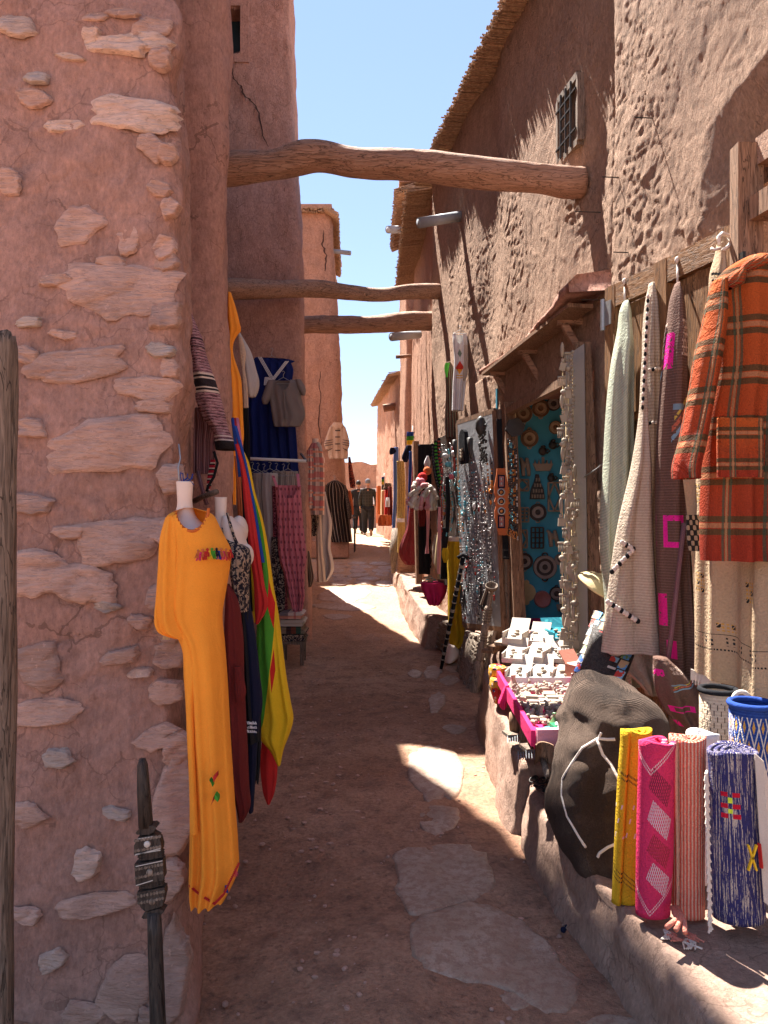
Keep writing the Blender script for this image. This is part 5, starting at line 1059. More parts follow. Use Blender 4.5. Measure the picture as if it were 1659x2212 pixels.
fret('pale carved tablet at the left below the lattice', 370, 1575, 56, 104, M['bone_w'], 0); fret('dark carved door tablet in the middle of the blue board', 460, 1568, 72, 124, M['bronze'], 1); fret('dark carved horse right of the door tablet', 560, 1570, 76, 110, M['bone_d'], 4, 'animal_carving'); fret('small white bird carving at the bottom right of the blue board', 598, 1990, 40, 40, M['bone_w'], 4, 'animal_carving')
# heap and bricks below
r_ = random.Random(12); hp = thing('trinket_heap', 'heap of dark metal trinkets in shade on the threshold under the blue board', 'trinkets', (1.4, 6.6, .5)); mb = MB()
for i in range(150): q = B5(r_.uniform(345, 640), r_.uniform(2085, 2190), r_.uniform(6.3, 6.8)); s = r_.uniform(.012, .035); mb.ell(q, (s, s*.7, s*r_.uniform(.4, 1)), 7, (r_.random()*3, r_.random()*3, 0))
mb.build('trinkets', M['bronze'], hp, kind='stuff')
M['brick'] = flat('red_hollow_brick', (.42, .16, .11), .9)
for i, (x, y) in enumerate(((505, 2190), (585, 2190), (430, 2170))):
    t = thing('hollow_brick', ('left', 'right', 'dusty red')[i]+(' perforated brick under the trinket heap in the doorway' if i < 2 else ' plain block left of the perforated bricks in the doorway'), 'brick', B5(x, y, 6.0)); c = B5(x, y, 6.0); mb = MB(); mb.box(c, (.098, .2, .11)); mb.build('block', M['brick'] if i < 2 else M['plate_rim'], t)
    if i < 2:
        for a in (-.028, .0, .028):
            for b in (-.028, .014): mb = MB(); mb.lathe([(.001, .001), (.009, .001), (.009, 0)], (c[0]+a, c[1]-.1, c[2]+b), 10, RX); mb.build('hole_shade', M['black'], t)  # flat black discs paint the shade inside the brick holes
# ---- bone strings hanging on the open leaf right of the doorway
bl = thing('display_leaf', 'narrow cloth backed board at the right of the doorway where bone carvings hang', 'display board', P(1235, 1400, 4.9))
C4 = [P(1222, 770, 4.9), P(1262, 742, 4.86), P(1272, 1480, 4.72), P(1216, 1500, 4.78)]
mb = MB(); x, y, nn = qframe(C4); V = [q for q in C4]+[q-nn*.03 for q in C4]; mb.add(V, [(0, 1, 2, 3), (7, 6, 5, 4), (0, 4, 5, 1), (1, 5, 6, 2), (2, 6, 7, 3), (3, 7, 4, 0)]); mb.build('cloth_backing', solid('faded_grey_cloth', (.27, .245, .225)), bl)
for j, (y0, y1, u0) in enumerate(((756, 1130, 1215), (770, 1200, 1227), (860, 1380, 1222), (760, 1010, 1236), (1100, 1400, 1234), (1180, 1460, 1214), (1020, 1440, 1240))):
    bs = thing('bone_string', 'string of small grey bone and wood carvings, '+('first from the left at the top', 'second from the left at the top', 'long middle strand', 'beaded strand at the top right', 'lower right strand', 'lowest left strand', 'rightmost lower strand')[j], 'bone string', P(u0, y1, 4.7), 'strings of bone carvings by the doorway')
    wire('string', [P(u0, y0, 4.78), P(u0+2, (y0+y1)/2, 4.74), P(u0+6*(y1 > 1150), y1, 4.68)], .002, M['straw'], bs, 4)
    v = y0; k = 0
    while v < y1:
        f = (v-y0)/(y1-y0); c = P(u0+6*f*(y1 > 1150)+r_.uniform(-3, 3), v, 4.76-.06*f-r_.uniform(.01, .04)); mb = MB(); mt = M['bone_w'] if (k+j) % 3 else M['bone_d']; kk = (k+j*2) % 4
        if j == 3: mb.ell(c, .011, 8); v += 8; mt = M['bone_d']
        elif kk == 0: mb.ell(c, (.014, .012, .05), 8); v += 36
        elif kk == 1: mb.box(c, (.036, .014, .05), (0, r_.uniform(-.3, .3), 0)); mb.lathe([(.012, .0), (.012, .02)], c+np.array([0, 0, .028]), 8); v += 30
        elif kk == 2:
            mb.box(c+np.array([0, 0, .02]), (.05, .012, .014))
            for q in range(5): mb.box(c+np.array([-.02+q*.01, 0, -.01]), (.005, .008, .05))
            v += 26
        else: mb.ell(c, (.022, .016, .02), 8, (0, .5, 0)); mb.ell(c+np.array([.014, 0, .022]), (.01, .01, .012), 7); v += 20
        mb.build('carving', mt, bs, smooth=(kk != 1)); k += 1
mb = MB(); q = P(1262, 1215, 4.85); mb.box(q, (.06, .02, .1)); mb.build('lock_plate', M['straw'], bl)
wire('chain', [P(1262, 1030, 4.8), P(1290, 1012, 4.6), P(1316, 990, 4.35)], .004, M['metal'], None, label='thin chain from the doorpost towards the wooden door leaf', cat='chain')
# straw hat
sh_ = thing('straw_hat', 'round straw hat or basket lid stuck behind the pale green rug', 'hat', P(1290, 1270, 4.5)); c = P(1296, 1262, 4.5)
mb = MB(); q = Matrix.Rotation(.5, 4, 'Y') @ Matrix.Rotation(.35, 4, 'X'); mb.lathe([(.001, .05), (.05, .045), (.10, .02), (.13, -.01), (.135, -.02), (.12, -.018), (.001, .0)], c, 30, q); mb.build('brim', M['straw'], sh_, smooth=True)
# ---- jewellery board (an opened door leaf)
JC = [P(986, 913, 7.6), P(1066, 887, 6.78), P(1086, 1360, 6.70), P(1000, 1350, 7.45)]
jb = thing('jewellery_board', 'grey felt covered board leaning open left of the doorway, crowded with jewellery', 'board', P(1040, 1360, 7.1)); x, y, jn = qframe(JC)
if jn[0] > 0: jn = -jn
M['felt'] = solid('grey_felt', (.30, .30, .31)); mb = MB(); V = JC+[q-jn*.03 for q in JC]; mb.add(V, [(0, 1, 2, 3), (7, 6, 5, 4), (0, 4, 5, 1), (1, 5, 6, 2), (2, 6, 7, 3), (3, 7, 4, 0)]); mb.build('felt', M['felt'], jb)
for a, b in ((0, 1), (1, 2), (2, 3), (3, 0)): mb = MB(); mb.bar(JC[a]-jn*.015, JC[b]-jn*.015, .03, .045); mb.build('edge', M['post'], jb)
def JP(s, t, off=.02): return quadpt(JC, s, t)+jn*off
bc = [('bead_white', (.6, .58, .54)), ('bead_dark', (.04, .035, .035)), ('bead_amber', (.55, .20, .04)), ('bead_turquoise', (.10, .38, .45)), ('bead_red', (.35, .04, .03)), ('bead_silver', (.45, .44, .42))]
for k, c in bc: M[k] = flat(k, c, .25 if k != 'bead_silver' else .3, .15, 60, .1, metal=.8 if k == 'bead_silver' else 0, spec=.6)
BK = [k for k, _ in bc]
def necklace(s0, s1, t0, t1, seed, label, mats, rad=.007, pt=None):
    r = random.Random(seed); nb = int(24+34*(t1-t0)); pts = []; pf = pt or JP
    for i in range(nb):
        f = i/(nb-1); a = f*math.pi; s = (s0+s1)/2-(s1-s0)/2*math.cos(a); t = t0+(t1-t0)*math.sin(a)**.7; pts.append(pf(s, t, .02))
    mb = MB()
    for i, q in enumerate(pts): rr_ = rad*r.uniform(.7, 1.25)*(1.5 if abs(i-nb//2) < 2 else 1); mb.ell(q, (rr_, rr_, rr_*r.uniform(.9, 1.4)), 6, m=0 if r.random() < .7 else 1)
    q = pts[nb//2]; mb.ell(q-np.array([0, 0, rad*3.5]), (rad*1.6, rad, rad*3), 7, m=1); mb.ell(q-np.array([0, 0, rad*8]), (rad, rad*.8, rad*2), 6, m=0)
    return mb.build('necklace', [M[m] for m in mats], None, smooth=True, label=label, cat='necklace', group='necklaces on the jewellery board', kind=None)
r_ = random.Random(21); ORD = ['leftmost', 'second from the left', 'third from the left', 'fourth from the left', 'fifth from the left', 'sixth from the left', 'seventh from the left', 'eighth from the left', 'ninth from the left', 'rightmost']
spec_n = {3: ('turquoise bead necklace at the left of the jewellery board', ('bead_turquoise', 'bead_white')), 7: ('amber bead necklace at the upper right of the jewellery board', ('bead_amber', 'bead_dark')), 12: ('dark red and black bead necklace low on the left of the board', ('bead_red', 'bead_dark'))}
for i in range(40):
    s = .06+.88*((i*7) % 10)/10+r_.uniform(-.03, .03); t0 = .20+.19*(i//10)+r_.uniform(-.04, .04); w = r_.uniform(.05, .13); dt = r_.uniform(.10, .26)
    lab, mt = spec_n.get(i, (f"bead necklace on the grey board, {ORD[(i*7) % 10]} in the {('top', 'upper middle', 'lower middle', 'bottom')[i//10]} row", (r_.choice(BK[:2]+['bead_silver']*4), r_.choice(BK))))
    if i == 3: s, t0, w, dt = .16, .30, .16, .16
    if i == 7: s, t0, w, dt = .90, .24, .10, .13
    if i == 12: s, t0, w, dt = .20, .62, .18, .10
    necklace(max(.02, s-w/2), min(.98, s+w/2), t0, min(.95, t0+dt), i, lab, mt, .0065 if i not in (3, 7) else .012)
mb = MB()
for i in range(330):
    q = JP(r_.uniform(.05, .95), r_.uniform(.24, .9), .012); mb.ell(q, (.004, .004, r_.uniform(.008, .018)), 5)
mb.build('earrings', M['bead_silver'], jb, kind='stuff')
t = thing('mirror', 'black arched mirror frame with leaf carving, top left of the jewellery board', 'mirror', JP(.3, .2)); x, y, _ = qframe(JC)
arch = [(-.07, -.17), (.07, -.17), (.07, .08)]+[(.07*math.cos(q), .08+.08*math.sin(q)) for q in np.linspace(.3, 2.84, 7)]+[(-.07, .08)]
mb = MB(); mb.prism(arch, (JP(.27, .13, .05), x, y, jn), -.04); mb.build('frame', M['blackc'], t); mb = MB(); mb.prism([(a*.62, b*.35-.08) for a, b in ((-.07, -.17), (.07, -.17), (.07, .17), (-.07, .17))], (JP(.27, .13, .055), x, y, jn), -.01); mb.build('door', M['bronze'], t)
for k in range(3):
    for s_ in (-1, 1): mb = MB(); mb.prism([(0, 0), (s_*.02, .012), (s_*.03, .03), (s_*.008, .02)], (JP(.27, .13, .062)+y*(-.12+k*.03), x, y, jn), -.008); mb.build('leaf', M['bone_w'], t)
def horn(label, s, t, L, bend, mat, w=.02): 
    mb = MB(); p = JP(s, t, .04); mb.tube([p, p+x*bend*.3-y*L*.35, p+x*bend*.8-y*L*.7, p+x*bend-y*L], [w, w*.85, w*.6, w*.2], 10); mb.build('horn', mat, None, smooth=True, label=label, cat='horn')
horn('dark curved powder horn beside the arched mirror', .48, .10, .20, .02, M['bronze'], .03); horn('dark horn left of the arched mirror', .04, .09, .18, .03, M['bronze'], .025)
mb = MB()
for i in range(70): q = JP(.78+r_.uniform(-.09, .09), .06+.17*r_.random(), .03); mb.ell(q, (.012, .01, .016), 6, (r_.random(), r_.random(), 0))
q = JP(.80, .06, .05); mb.ell(q, (.05, .035, .09), 10)
mb.build('mask', M['bronze'], None, smooth=True, label='black studded mask like ornament at the top right of the jewellery board', cat='ornament')
mb = MB(); mb.ell(JP(.52, .43, .03), (.028, .012, .045), 14, (0, 0, -.9), m=0); mb.ell(JP(.52, .43, .04), (.02, .01, .034), 14, (0, 0, -.9), m=1); mb.build('pendant', [M['bronze'], M['bead_white']], None, smooth=True, label='oval white stone pendant in a dark setting, centre of the board', cat='pendant')
for i, s in enumerate((.1, .18, .62, .70, .78)):
    mb = MB(); p = JP(s, .80+.03*(i % 2), .04)
    for k in range(9): a = r_.uniform(-.03, .03); mb.tube([p, p+x*a-y*.1, p+x*a*1.6-y*r_.uniform(.16, .22)], .004, 4)
    mb.ell(p, (.014, .012, .02), 7); mb.build('leather_tassel', M['bronze'], None, label=f'dark leather tassel low on the jewellery board, {ORD[i] if i < 4 else ORD[9]} of five', cat='tassel', group='leather tassels on the board')
# embroidered belt and strap on the doorpost, bead strands
bt = thing('belt', 'colourful beaded belt with oval ends on a dark strap, hanging on the doorpost', 'belt', P(1085, 1210, 6.5))
Dk2 = 6.5
cloth('strap', [(905, 1072, 1084), (1010, 1076, 1088), (1150, 1084, 1097), (1208, 1087, 1100)], Dk2+.02, M['blackc'], bt, depth=.02, fold=.001)
mb = MB(); V_ = [(1012, 9), (1022, 10), (1035, 12), (1052, 16), (1066, 16), (1074, 13), (1084, 16), (1094, 13), (1104, 16), (1120, 16), (1138, 12), (1148, 10), (1156, 8)]
L = [(X_(1083-w+(v-1083)*.02, Dk2), Z_(v, Dk2)) for v, w in V_]; Rr = [(X_(1083+w+(v-1083)*.02, Dk2), Z_(v, Dk2)) for v, w in V_]
mb.prism(L+Rr[::-1], ((0, Dk2-.03, 0), (1, 0, 0), (0, 0, 1), (0, 1, 0)), .02); mb.build('beadwork', M['rust'], bt)
def bdisc(v, r, mat, dz=0, sx=1): mb = MB(); c = P(1083+(v-1083)*.02, v, Dk2-.032-dz); mb.lathe([(.0005, .006), (r*.8, .006), (r, 0)], c, 16, RX, sx=sx); mb.build('bead_disc', mat, bt, smooth=True)
for v in (1063, 1083, 1104): bdisc(v, .035, M['bead_white']); bdisc(v, .026, M['navy'], .004); bdisc(v, .015, M['bead_amber'], .008)
for v in (1040, 1127):
    for du, s2 in ((-8, 1), (8, 1)): pass
    mb = MB(); c = P(1083, v, Dk2-.034); mb.box(c, (.06, .008, .11)); mb.build('bead_panel', M['navy'], bt); mb = MB(); mb.box(c-np.array([0, .004, 0]), (.036, .008, .085)); mb.build('bead_panel', M['plate_rim'], bt)
    for dz in (-.02, .02): mb = MB(); mb.ell(c+np.array([0, -.01, dz]), (.011, .006, .013), 8); mb.build('silver_stud', M['bead_silver'], bt, smooth=True)
mb = MB(); c = P(1094, 1196, Dk2-.02); mb.bar(c+np.array([-.03, 0, .03]), c+np.array([.03, 0, .03]), .006); mb.bar(c+np.array([-.03, 0, -.03]), c+np.array([.03, 0, -.03]), .006); mb.bar(c+np.array([-.03, 0, .03]), c+np.array([-.03, 0, -.03]), .006); mb.bar(c+np.array([.03, 0, .03]), c+np.array([.03, 0, -.03]), .006); mb.build('buckle', M['iron'], bt)
for i in range(6):
    mb = MB(); u = 1098+i*3.4
    for k in range(44): f = k/43; mb.ell(P(u+f*3+r_.uniform(-.6, .6), 950+i*4+f*195, 6.45-.02*(i % 2)), (.008, .008, .009), 5, m=int(r_.random() < .35))
    mb.build('bead_strand', [M['bead_dark'], M[r_.choice(BK)]], None, smooth=True, label=f"long dark bead strand beside the doorpost, {ORD[i] if i < 5 else ORD[9]} of six", cat='bead strand', group='bead strands beside the doorpost')
for i in range(3): mb = MB(); q = np.linspace(0, 6.28, 14); c = P(1100+i*6, 1150+i*3, 6.42); mb.tube([c+np.array([.02*math.cos(a), 0, .028*math.sin(a)]) for a in q], .004, 5); mb.build('ring', M['bead_amber'], None, smooth=True, label=('left', 'middle', 'right')[i]+' brass ring under the bead strands by the doorpost', cat='ring', group='brass rings under the bead strands')
M['dollpink'] = solid('soft_pink_cloth', (.62, .28, .28))
# ---- second dark panel with necklaces and the curtain of things left of the jewellery board
tp2 = thing('display_stand', 'dark open door panel left of the jewellery board with scarves and necklaces', 'panel', P(965, 1300, 8.2)); mb = MB(); c0, c1 = P(942, 950, 8.9), P(990, 925, 8.1); mb.add([c0, c1, P(998, 1270, 8.0), P(945, 1260, 8.8)]+[q+np.array([.03, .03, 0]) for q in (c0, c1, P(998, 1270, 8.0), P(945, 1260, 8.8))], [(0, 1, 2, 3), (7, 6, 5, 4), (0, 4, 5, 1), (1, 5, 6, 2), (2, 6, 7, 3), (3, 7, 4, 0)]); mb.build('board', M['dark_wood'], tp2)
for i, (u, v0, v1, mt) in enumerate(((934, 962, 1075, 'bead_dark'), (941, 955, 1080, 'green'), (948, 950, 1070, 'bead_red'))):
    mb = MB(); 
    for k in range(34): f = k/33; mb.ell(P(u+20*f**2, v0+(v1-v0)*f, 8.35), (.02, .018, .022), 6, m=k % 2)
    mb.build('braided_band', [M['blackc'], M[mt]], None, smooth=True, label=('black and white', 'black and green', 'black and dark red')[i]+' braided band in the bunch left of the jewellery board', cat='braided band')
for i in range(16):
    mb = MB(); u = 950+(i % 8)*4.6; v0 = 965+(i//8)*95+r_.uniform(-10, 10); L_ = r_.uniform(60, 120); a, b = r_.choice(BK), r_.choice(BK)
    for k in range(26): f = k/25; mb.ell(P(u+5*math.sin(f*3.14)+r_.uniform(-.5, .5), v0+L_*f, 8.05), (.010, .010, .013), 5, m=int(r_.random() < .4))
    mb.build('necklace', [M['bead_silver' if i % 2 else a], M[b]], None, smooth=True, label=f"thin bead necklace on the dark panel, {ORD[i % 8] if i % 8 < 7 else ORD[9]} of the {('upper', 'lower')[i//8]} row", cat='necklace', group='necklaces on the dark panel')
for i, (u, v, c_) in enumerate(((968, 1003, 'bead_turquoise'), (962, 985, 'bead_white'), (985, 1024, 'bead_turquoise'), (975, 1030, 'pinkl'), (980, 980, 'bead_white'))):
    mb = MB(); c = P(u, v, 8.0); mb.ell(c, (.035, .02, .028), 9, (0, .3*i, 0)); mb.build('purse', M[c_], None, smooth=True, label=('turquoise', 'round white', 'small light blue', 'pink', 'upper white')[i]+' trinket purse among the necklaces on the dark panel', cat='purse')
cloth('scarf', [(1095, 946, 952), (1160, 945, 953), (1240, 944, 951)], 7.95, M['dollpink'], None, depth=.03, fold=.01, label='pink and white scarf strip hanging on the dark panel edge', cat='scarf')
cloth('scarf', [(1030, 962, 970), (1090, 963, 973), (1150, 962, 970)], 7.9, M['blackc'], None, depth=.05, fold=.01, label='black tasselled scarf on the dark panel', cat='scarf')
cloth('bag', [(1150, 945, 958), (1180, 941, 962), (1240, 943, 961), (1250, 947, 956)], 8.3, M['straw'], None, depth=.08, fold=.01, label='brown flat bag hanging below the scarves on the dark panel', cat='bag')
cloth('garment', [(1140, 952, 968), (1180, 952, 970), (1250, 950, 968)], 8.1, M['blackc'], None, depth=.1, fold=.02, label='black garment beside the mustard trousers', cat='garment')
# clothes on the long wall
dr = thing('tank_dress', 'long white tank dress with a red print hanging on the rough wall', 'dress', P(990, 890, 8.0))
dm = cm('white_print_dress', lambda t, u, v: t.mix(((u-.42).ab()*1.6+((v-.45).ab()*5.5) < .5), t.mix(((u-.40).ab()*3+((v-.265).ab()*9) < .5)*.8, t.mix(v.band(.545, .56).mx(v.band(.575, .59))*u.band(.2, .8), (.70, .68, .66), (.65, .40, .10)), (.04, .12, .06)), t.mix(v > .47, (.60, .05, .03), (.75, .35, .04))))
b_ = cloth('body', [(722, 978, 1009, 0, .5), (735, 978, 1010), (770, 981, 1009), (830, 978, 1006), (887, 976, 1001)], 8.0, dm, dr, depth=.12, fold=.018, k=3, seed=71); neckcut(b_, 993, 720, 8, 22, 8.0)
cloth('side_flap', [(745, 1000, 1011), (790, 1000, 1011), (815, 998, 1008), (822, 1000, 1004)], 7.95, M['beige'], dr, depth=.05, fold=.01); hanger(994, 712, 8.0, 30, dr)
cloth('shawl', [(782, 966, 974), (800, 963, 982), (850, 963, 984), (900, 961, 990), (945, 962, 992)], 8.3, M['dkstripe'], None, depth=.1, fold=.03, k=3, seed=72, label='dark grey striped shawl on the rough wall left of the white dress', cat='shawl')
cloth('scarf', [(784, 962, 972), (792, 960, 970), (815, 963, 967)], 8.2, M['green'], None, depth=.03, fold=.01, label='green scrap of cloth at the top of the dark shawl', cat='cloth')
# scarves and rugs on the far bench
pl = thing('wooden_post', 'tall square wooden post standing on the far bench', 'post', P(905, 1258, 10.2)); mb = MB(); mb.bar(P(898, 954, 10.2), P(905, 1262, 10.0), .075, .075); mb.build('shaft', M['post'], pl)
cloth('rug', [(965, 894, 902), (1000, 891, 901), (1070, 886, 900), (1130, 880, 899), (1217, 873, 899), (1220, 876, 898)], 10.6, cm('dark_red_rug', lambda t, u, v: t.mix(t.noise(14, t.comb(u*1.2, v*8), 2, dist=3).band(.49, .505), (.17, .012, .018), (.45, .32, .28))), None, depth=.12, fold=.02, k=2, seed=73, label='dark red rug with small white signs hanging by the wooden post', cat='rug')
cloth('cloth', [(975, 884, 890), (1050, 882, 890), (1128, 880, 886)], 11, M['bluec'], None, depth=.08, fold=.02, label='blue cloth hanging between the yellow and dark red rugs', cat='cloth')
cloth('cloth', [(963, 877, 890), (975, 872, 889), (990, 868, 884), (998, 872, 880)], 11.3, M['navy'], None, depth=.15, fold=.02, label='dark navy cloth draped on top beside the small flag', cat='cloth')
ym = cm('yellow_brown_rug', lambda t, u, v: t.mix(t.noise(9, t.comb(u*9, v*3), 3, .7) > .56, (.52, .36, .12), (.06, .04, .025)), weave=90)
cloth('rug', [(996, 857, 873), (1050, 858, 876), (1122, 858, 875)], 12, ym, None, depth=.08, fold=.01, label='mustard rug with black flecks, upper one of the pair', cat='rug')
cloth('rug', [(1125, 858, 875), (1160, 859, 875), (1194, 858, 871)], 12.1, ym, None, depth=.08, fold=.01, label='mustard rug with black flecks and white hem, lower one of the pair', cat='rug')
cloth('cloth_hem', [(1120, 858, 874), (1128, 858, 874)], 11.9, M['white'], None, depth=.06, fold=.006, label='white fringe between the two mustard rugs', cat='fringe')
cloth('board', [(1192, 860, 899), (1238, 858, 897)], 12.2, M['beam'], None, depth=.08, fold=0, label='low reddish wooden board under the mustard rug', cat='board')
cloth('scarf', [(966, 851, 861), (985, 850, 861), (1060, 850, 858), (1163, 846, 853)], 12.6, cm('faded_blue', lambda t, u, v: t.col((.10, .16, .38))), None, depth=.08, fold=.02, label='long faded blue scarf hanging furthest left on the far bench', cat='scarf')
cloth('scarf', [(967, 843, 852), (976, 841, 856), (982, 842, 848)], 12.5, M['navy'], None, depth=.06, fold=.01, label='navy blue knot on top of the faded blue scarf', cat='scarf')
mb = MB(); mb.tube([P(856, 1143, 12.4), P(851, 1190, 12.3), P(850, 1238, 12.2)], [.07, .075, .03], 9); mb.build('wooden_horn', M['grey_wood'], None, smooth=True, label='brown ringed wooden horn leaning at the foot of the blue scarf', cat='horn')
def pflag(label, u, v, D, w, h, tilt=0):
    t = thing('small_flag', label, 'flag', P(u, v+h, D)); cols_ = ('bluec', 'green', 'yellow')
    for i in range(3): cloth('stripe', [(v+h*i/3, u-w*.9, u+w*.5), (v+h*(i+1)/3, u-w, u+w*.4)], D, M[cols_[i]], t, depth=.03, fold=.015, k=1.5, n=10, m=16, seed=i)
    wire('pole', [P(u+w*.3, v+h*1.5, D), P(u+w*.2, v-h*.5, D)], .006*D/8, M['white'], t)
pflag('small blue green yellow flag on a stick above the far rugs', 889, 933, 10.8, 11, 27); pflag('tiny blue green yellow flag further back near the walkers', 829, 1030, 19, 5, 16)
# dolls
dl_ = thing('doll_bunch', 'bunch of pink and white tube shaped cloth dolls hanging beside the post', 'dolls', P(915, 1100, 9.0)); r_ = random.Random(8)
def R4(x, y, D): return P(696.7+x*.315, 829.5+y*.315, D)
for i, (x, y, w) in enumerate(((720, 595, 30), (685, 640, 34), (680, 670, 26))): mb = MB(); c = R4(x, y, 8.95-.05*i); s = .315*9/F; mb.ell(c, (w*s, w*s*.8, w*s), 10); mb.build('head', M[('rust', 'red', 'pinkl')[i]], dl_, smooth=True)
tubes = [((700, 690), (585, 810)), ((690, 700), (600, 820)), ((650, 770), (610, 835)), ((690, 740), (675, 850)), ((720, 720), (640, 850)), ((730, 740), (700, 790)), ((735, 750), (715, 850)), ((750, 740), (745, 855)), ((760, 760), (770, 850)), ((720, 690), (660, 720)), ((740, 700), (785, 780)), ((640, 680), (625, 705)), ((655, 650), (650, 700)), ((730, 690), (600, 760)), ((745, 700), (690, 770)), ((700, 760), (730, 845)), ((620, 780), (650, 850))]
M['dollpink'] = solid('soft_pink_cloth', (.62, .28, .28)); M['dollw'] = solid('cream_cloth', (.62, .54, .46))
for i, (a, b) in enumerate(tubes): mb = MB(); p, q = R4(*a, 8.9-.02*(i % 5)), R4(*b, 8.85-.03*(i % 4)); mb.tube([p, (p+q)/2+np.array([0, -.02, .02]), q], [.022, .026, .022], 8); mb.ell(q, .030, 8); mb.build('limb', M['dollpink' if i % 3 == 0 else 'dollw'], dl_, smooth=True)
cloth('scarf', [(985, 922, 926), (1000, 916, 930), (1012, 918, 928)], 9.0, M['white'], None, depth=.06, fold=.02, hem=.02, label='white fluffy scarf above the cloth dolls', cat='scarf')
cloth('scarf', [(1100, 920, 929), (1140, 921, 928), (1180, 920, 926), (1196, 918, 927)], 9.0, M['dollpink'], None, depth=.04, fold=.01, label='white and red speckled scarf below the dolls', cat='scarf')
cloth('cloth', [(1085, 903, 921), (1120, 903, 920), (1137, 905, 917)], 9.6, M['maroon'], None, depth=.08, fold=.015, label='dark red square cloth below the dolls', cat='cloth')
cloth('bag', [(1155, 938, 948), (1185, 934, 952), (1217, 936, 951)], 9.0, M['beige'], None, depth=.06, fold=.01, label='tan flat bag hanging right of the red speckled scarf', cat='bag')
cloth('backcloth', [(960, 903, 945), (1100, 903, 950), (1240, 905, 955)], 9.75, M['blackc'], None, depth=.06, fold=.02, label='black cloth hung behind the dolls and scarves', cat='cloth')
pb = thing('basket', 'magenta cloth lined basket full of small wares on the bench', 'basket', P(935, 1305, 8.7))
cloth('cloth', [(1258, 908, 966), (1266, 909, 966), (1285, 916, 962), (1305, 925, 950)], 8.7, M['magenta'], pb, depth=.30, fold=.03, k=3, seed=81, power=.35); r_ = random.Random(5)
for i in range(16): mb = MB(); q = R4(r_.uniform(690, 850), r_.uniform(1325, 1385), 8.7+r_.uniform(-.1, .1)); mb.bar(q, q+np.array([r_.uniform(-.1, .1), r_.uniform(-.05, .05), r_.uniform(-.02, .03)]), .02, .015); mb.build('ware', M[('bone_w', 'bone_d', 'bead_turquoise', 'pale_wood')[i % 4]], pb)
for i, (x, y) in enumerate(((640, 1415), (620, 1405), (660, 1422))): mb = MB(); q = R4(x, y, 8.9); mb.tube([q, q+np.array([.08, .01, .01]), q+np.array([.14, 0, -.01])], [.018, .025, .012], 8); mb.build('horn', M['bone_d'], None, smooth=True, label=('right', 'left', 'lowest')[i]+' small pale horn of three beside the magenta basket', cat='horn', group='small horns beside the magenta basket')
# far market stall
for i, (u0, u1, v0, v1, D, mt, lab) in enumerate(((812, 824, 1050, 1130, 20.5, 'rust', 'orange brown textiles on the far stall, leftmost'), (822, 834, 1060, 1132, 20, 'straw', 'cream and brown textiles in the middle of the far stall'), (830, 840, 1055, 1135, 19.5, 'red', 'red textiles on the far stall'), (837, 848, 1052, 1134, 19, 'maroon', 'dark red textiles at the right of the far stall'), (824, 846, 1044, 1058, 19.2, 'paisley', 'black and white patterned cloths on top of the far stall'), (816, 846, 1112, 1136, 18.8, 'rust', 'orange rugs at the foot of the far stall'), (833, 842, 1075, 1095, 18.7, 'white', 'small white bag hanging on the far stall'))):
    cloth('textile', [(v0, u0+1, u1-1), ((v0+v1)/2, u0, u1), (v1, u0, u1)], D, M[mt], None, depth=.35, fold=.06, k=2.5, seed=90+i, label=lab, cat='textile')
mb = MB(); mb.box(P(795, 1072, 33.7), (.9, .03, .7)); mb.build('notice_board', M['white'], None, label='white notice board on the far end wall behind the walkers', cat='notice board')
mb = MB(); 
for i in range(4): mb.box(P(772+i*3, 1100+i*4, 32), (.6, .5, .5))
cloth('crate', [(1085, 768, 778), (1120, 768, 778), (1135, 768, 778)], 31, M['brick'], None, depth=.5, fold=0, label='orange crate stack at the far end by the walkers', cat='crates')
# ---- mustard trousers on mannequin legs, stick, boards
mt_ = thing('mannequin', 'mannequin legs standing on the ground wearing the mustard trousers', 'mannequin', G(975, 1428))
cloth('foot', [(1392, 968, 984), (1405, 962, 992), (1420, 960, 990), (1430, 961, 976)], 7.85, M['mann'], mt_, depth=.22, fold=0); cloth('waist', [(1160, 969, 1001), (1172, 968, 1003)], 7.95, M['mann'], mt_, depth=.2, fold=0)
cloth('trousers', [(1169, 968, 1001), (1185, 966, 1001), (1250, 967, 1000), (1330, 968, 1006), (1385, 970, 1007), (1402, 974, 990)], 7.9, solid('mustard_cloth', (.50, .31, .015), trans=.1), None, depth=.24, fold=.028, k=2.6, n=70, m=60, hem=.02, seed=82, label='mustard yellow wrap trousers knotted at the waist', cat='trousers')
cloth('knot', [(1184, 956, 968), (1192, 954, 970), (1215, 958, 966)], 7.75, solid('mustard_knot', (.50, .31, .015)), None, depth=.06, fold=.012, label='knotted sash end at the waist of the mustard trousers', cat='sash')
st_ = thing('walking_stick', 'black walking stick with white bands leaning by the mustard trousers', 'stick', G(952, 1448)); A = P(1000, 1205, 7.3); B = G(952, 1448)
mb = MB(); mb.tube([A, (A+B)/2, B], [.022, .02, .016], 9); mb.tube([A+np.array([-.05, 0, .0]), A+np.array([0, 0, .03]), A+np.array([.06, 0, -.01])], .018, 8); mb.build('shaft', M['blackc'], st_, smooth=True)
for i in range(14): f = .06+i*.064; c = A+(B-A)*f; d = (B-A)/np.linalg.norm(B-A); mb = MB(); mb.tube([c, c+d*(.012 if i % 3 else .03)], .0235, 9); mb.build('band', M['bone_w'], st_)
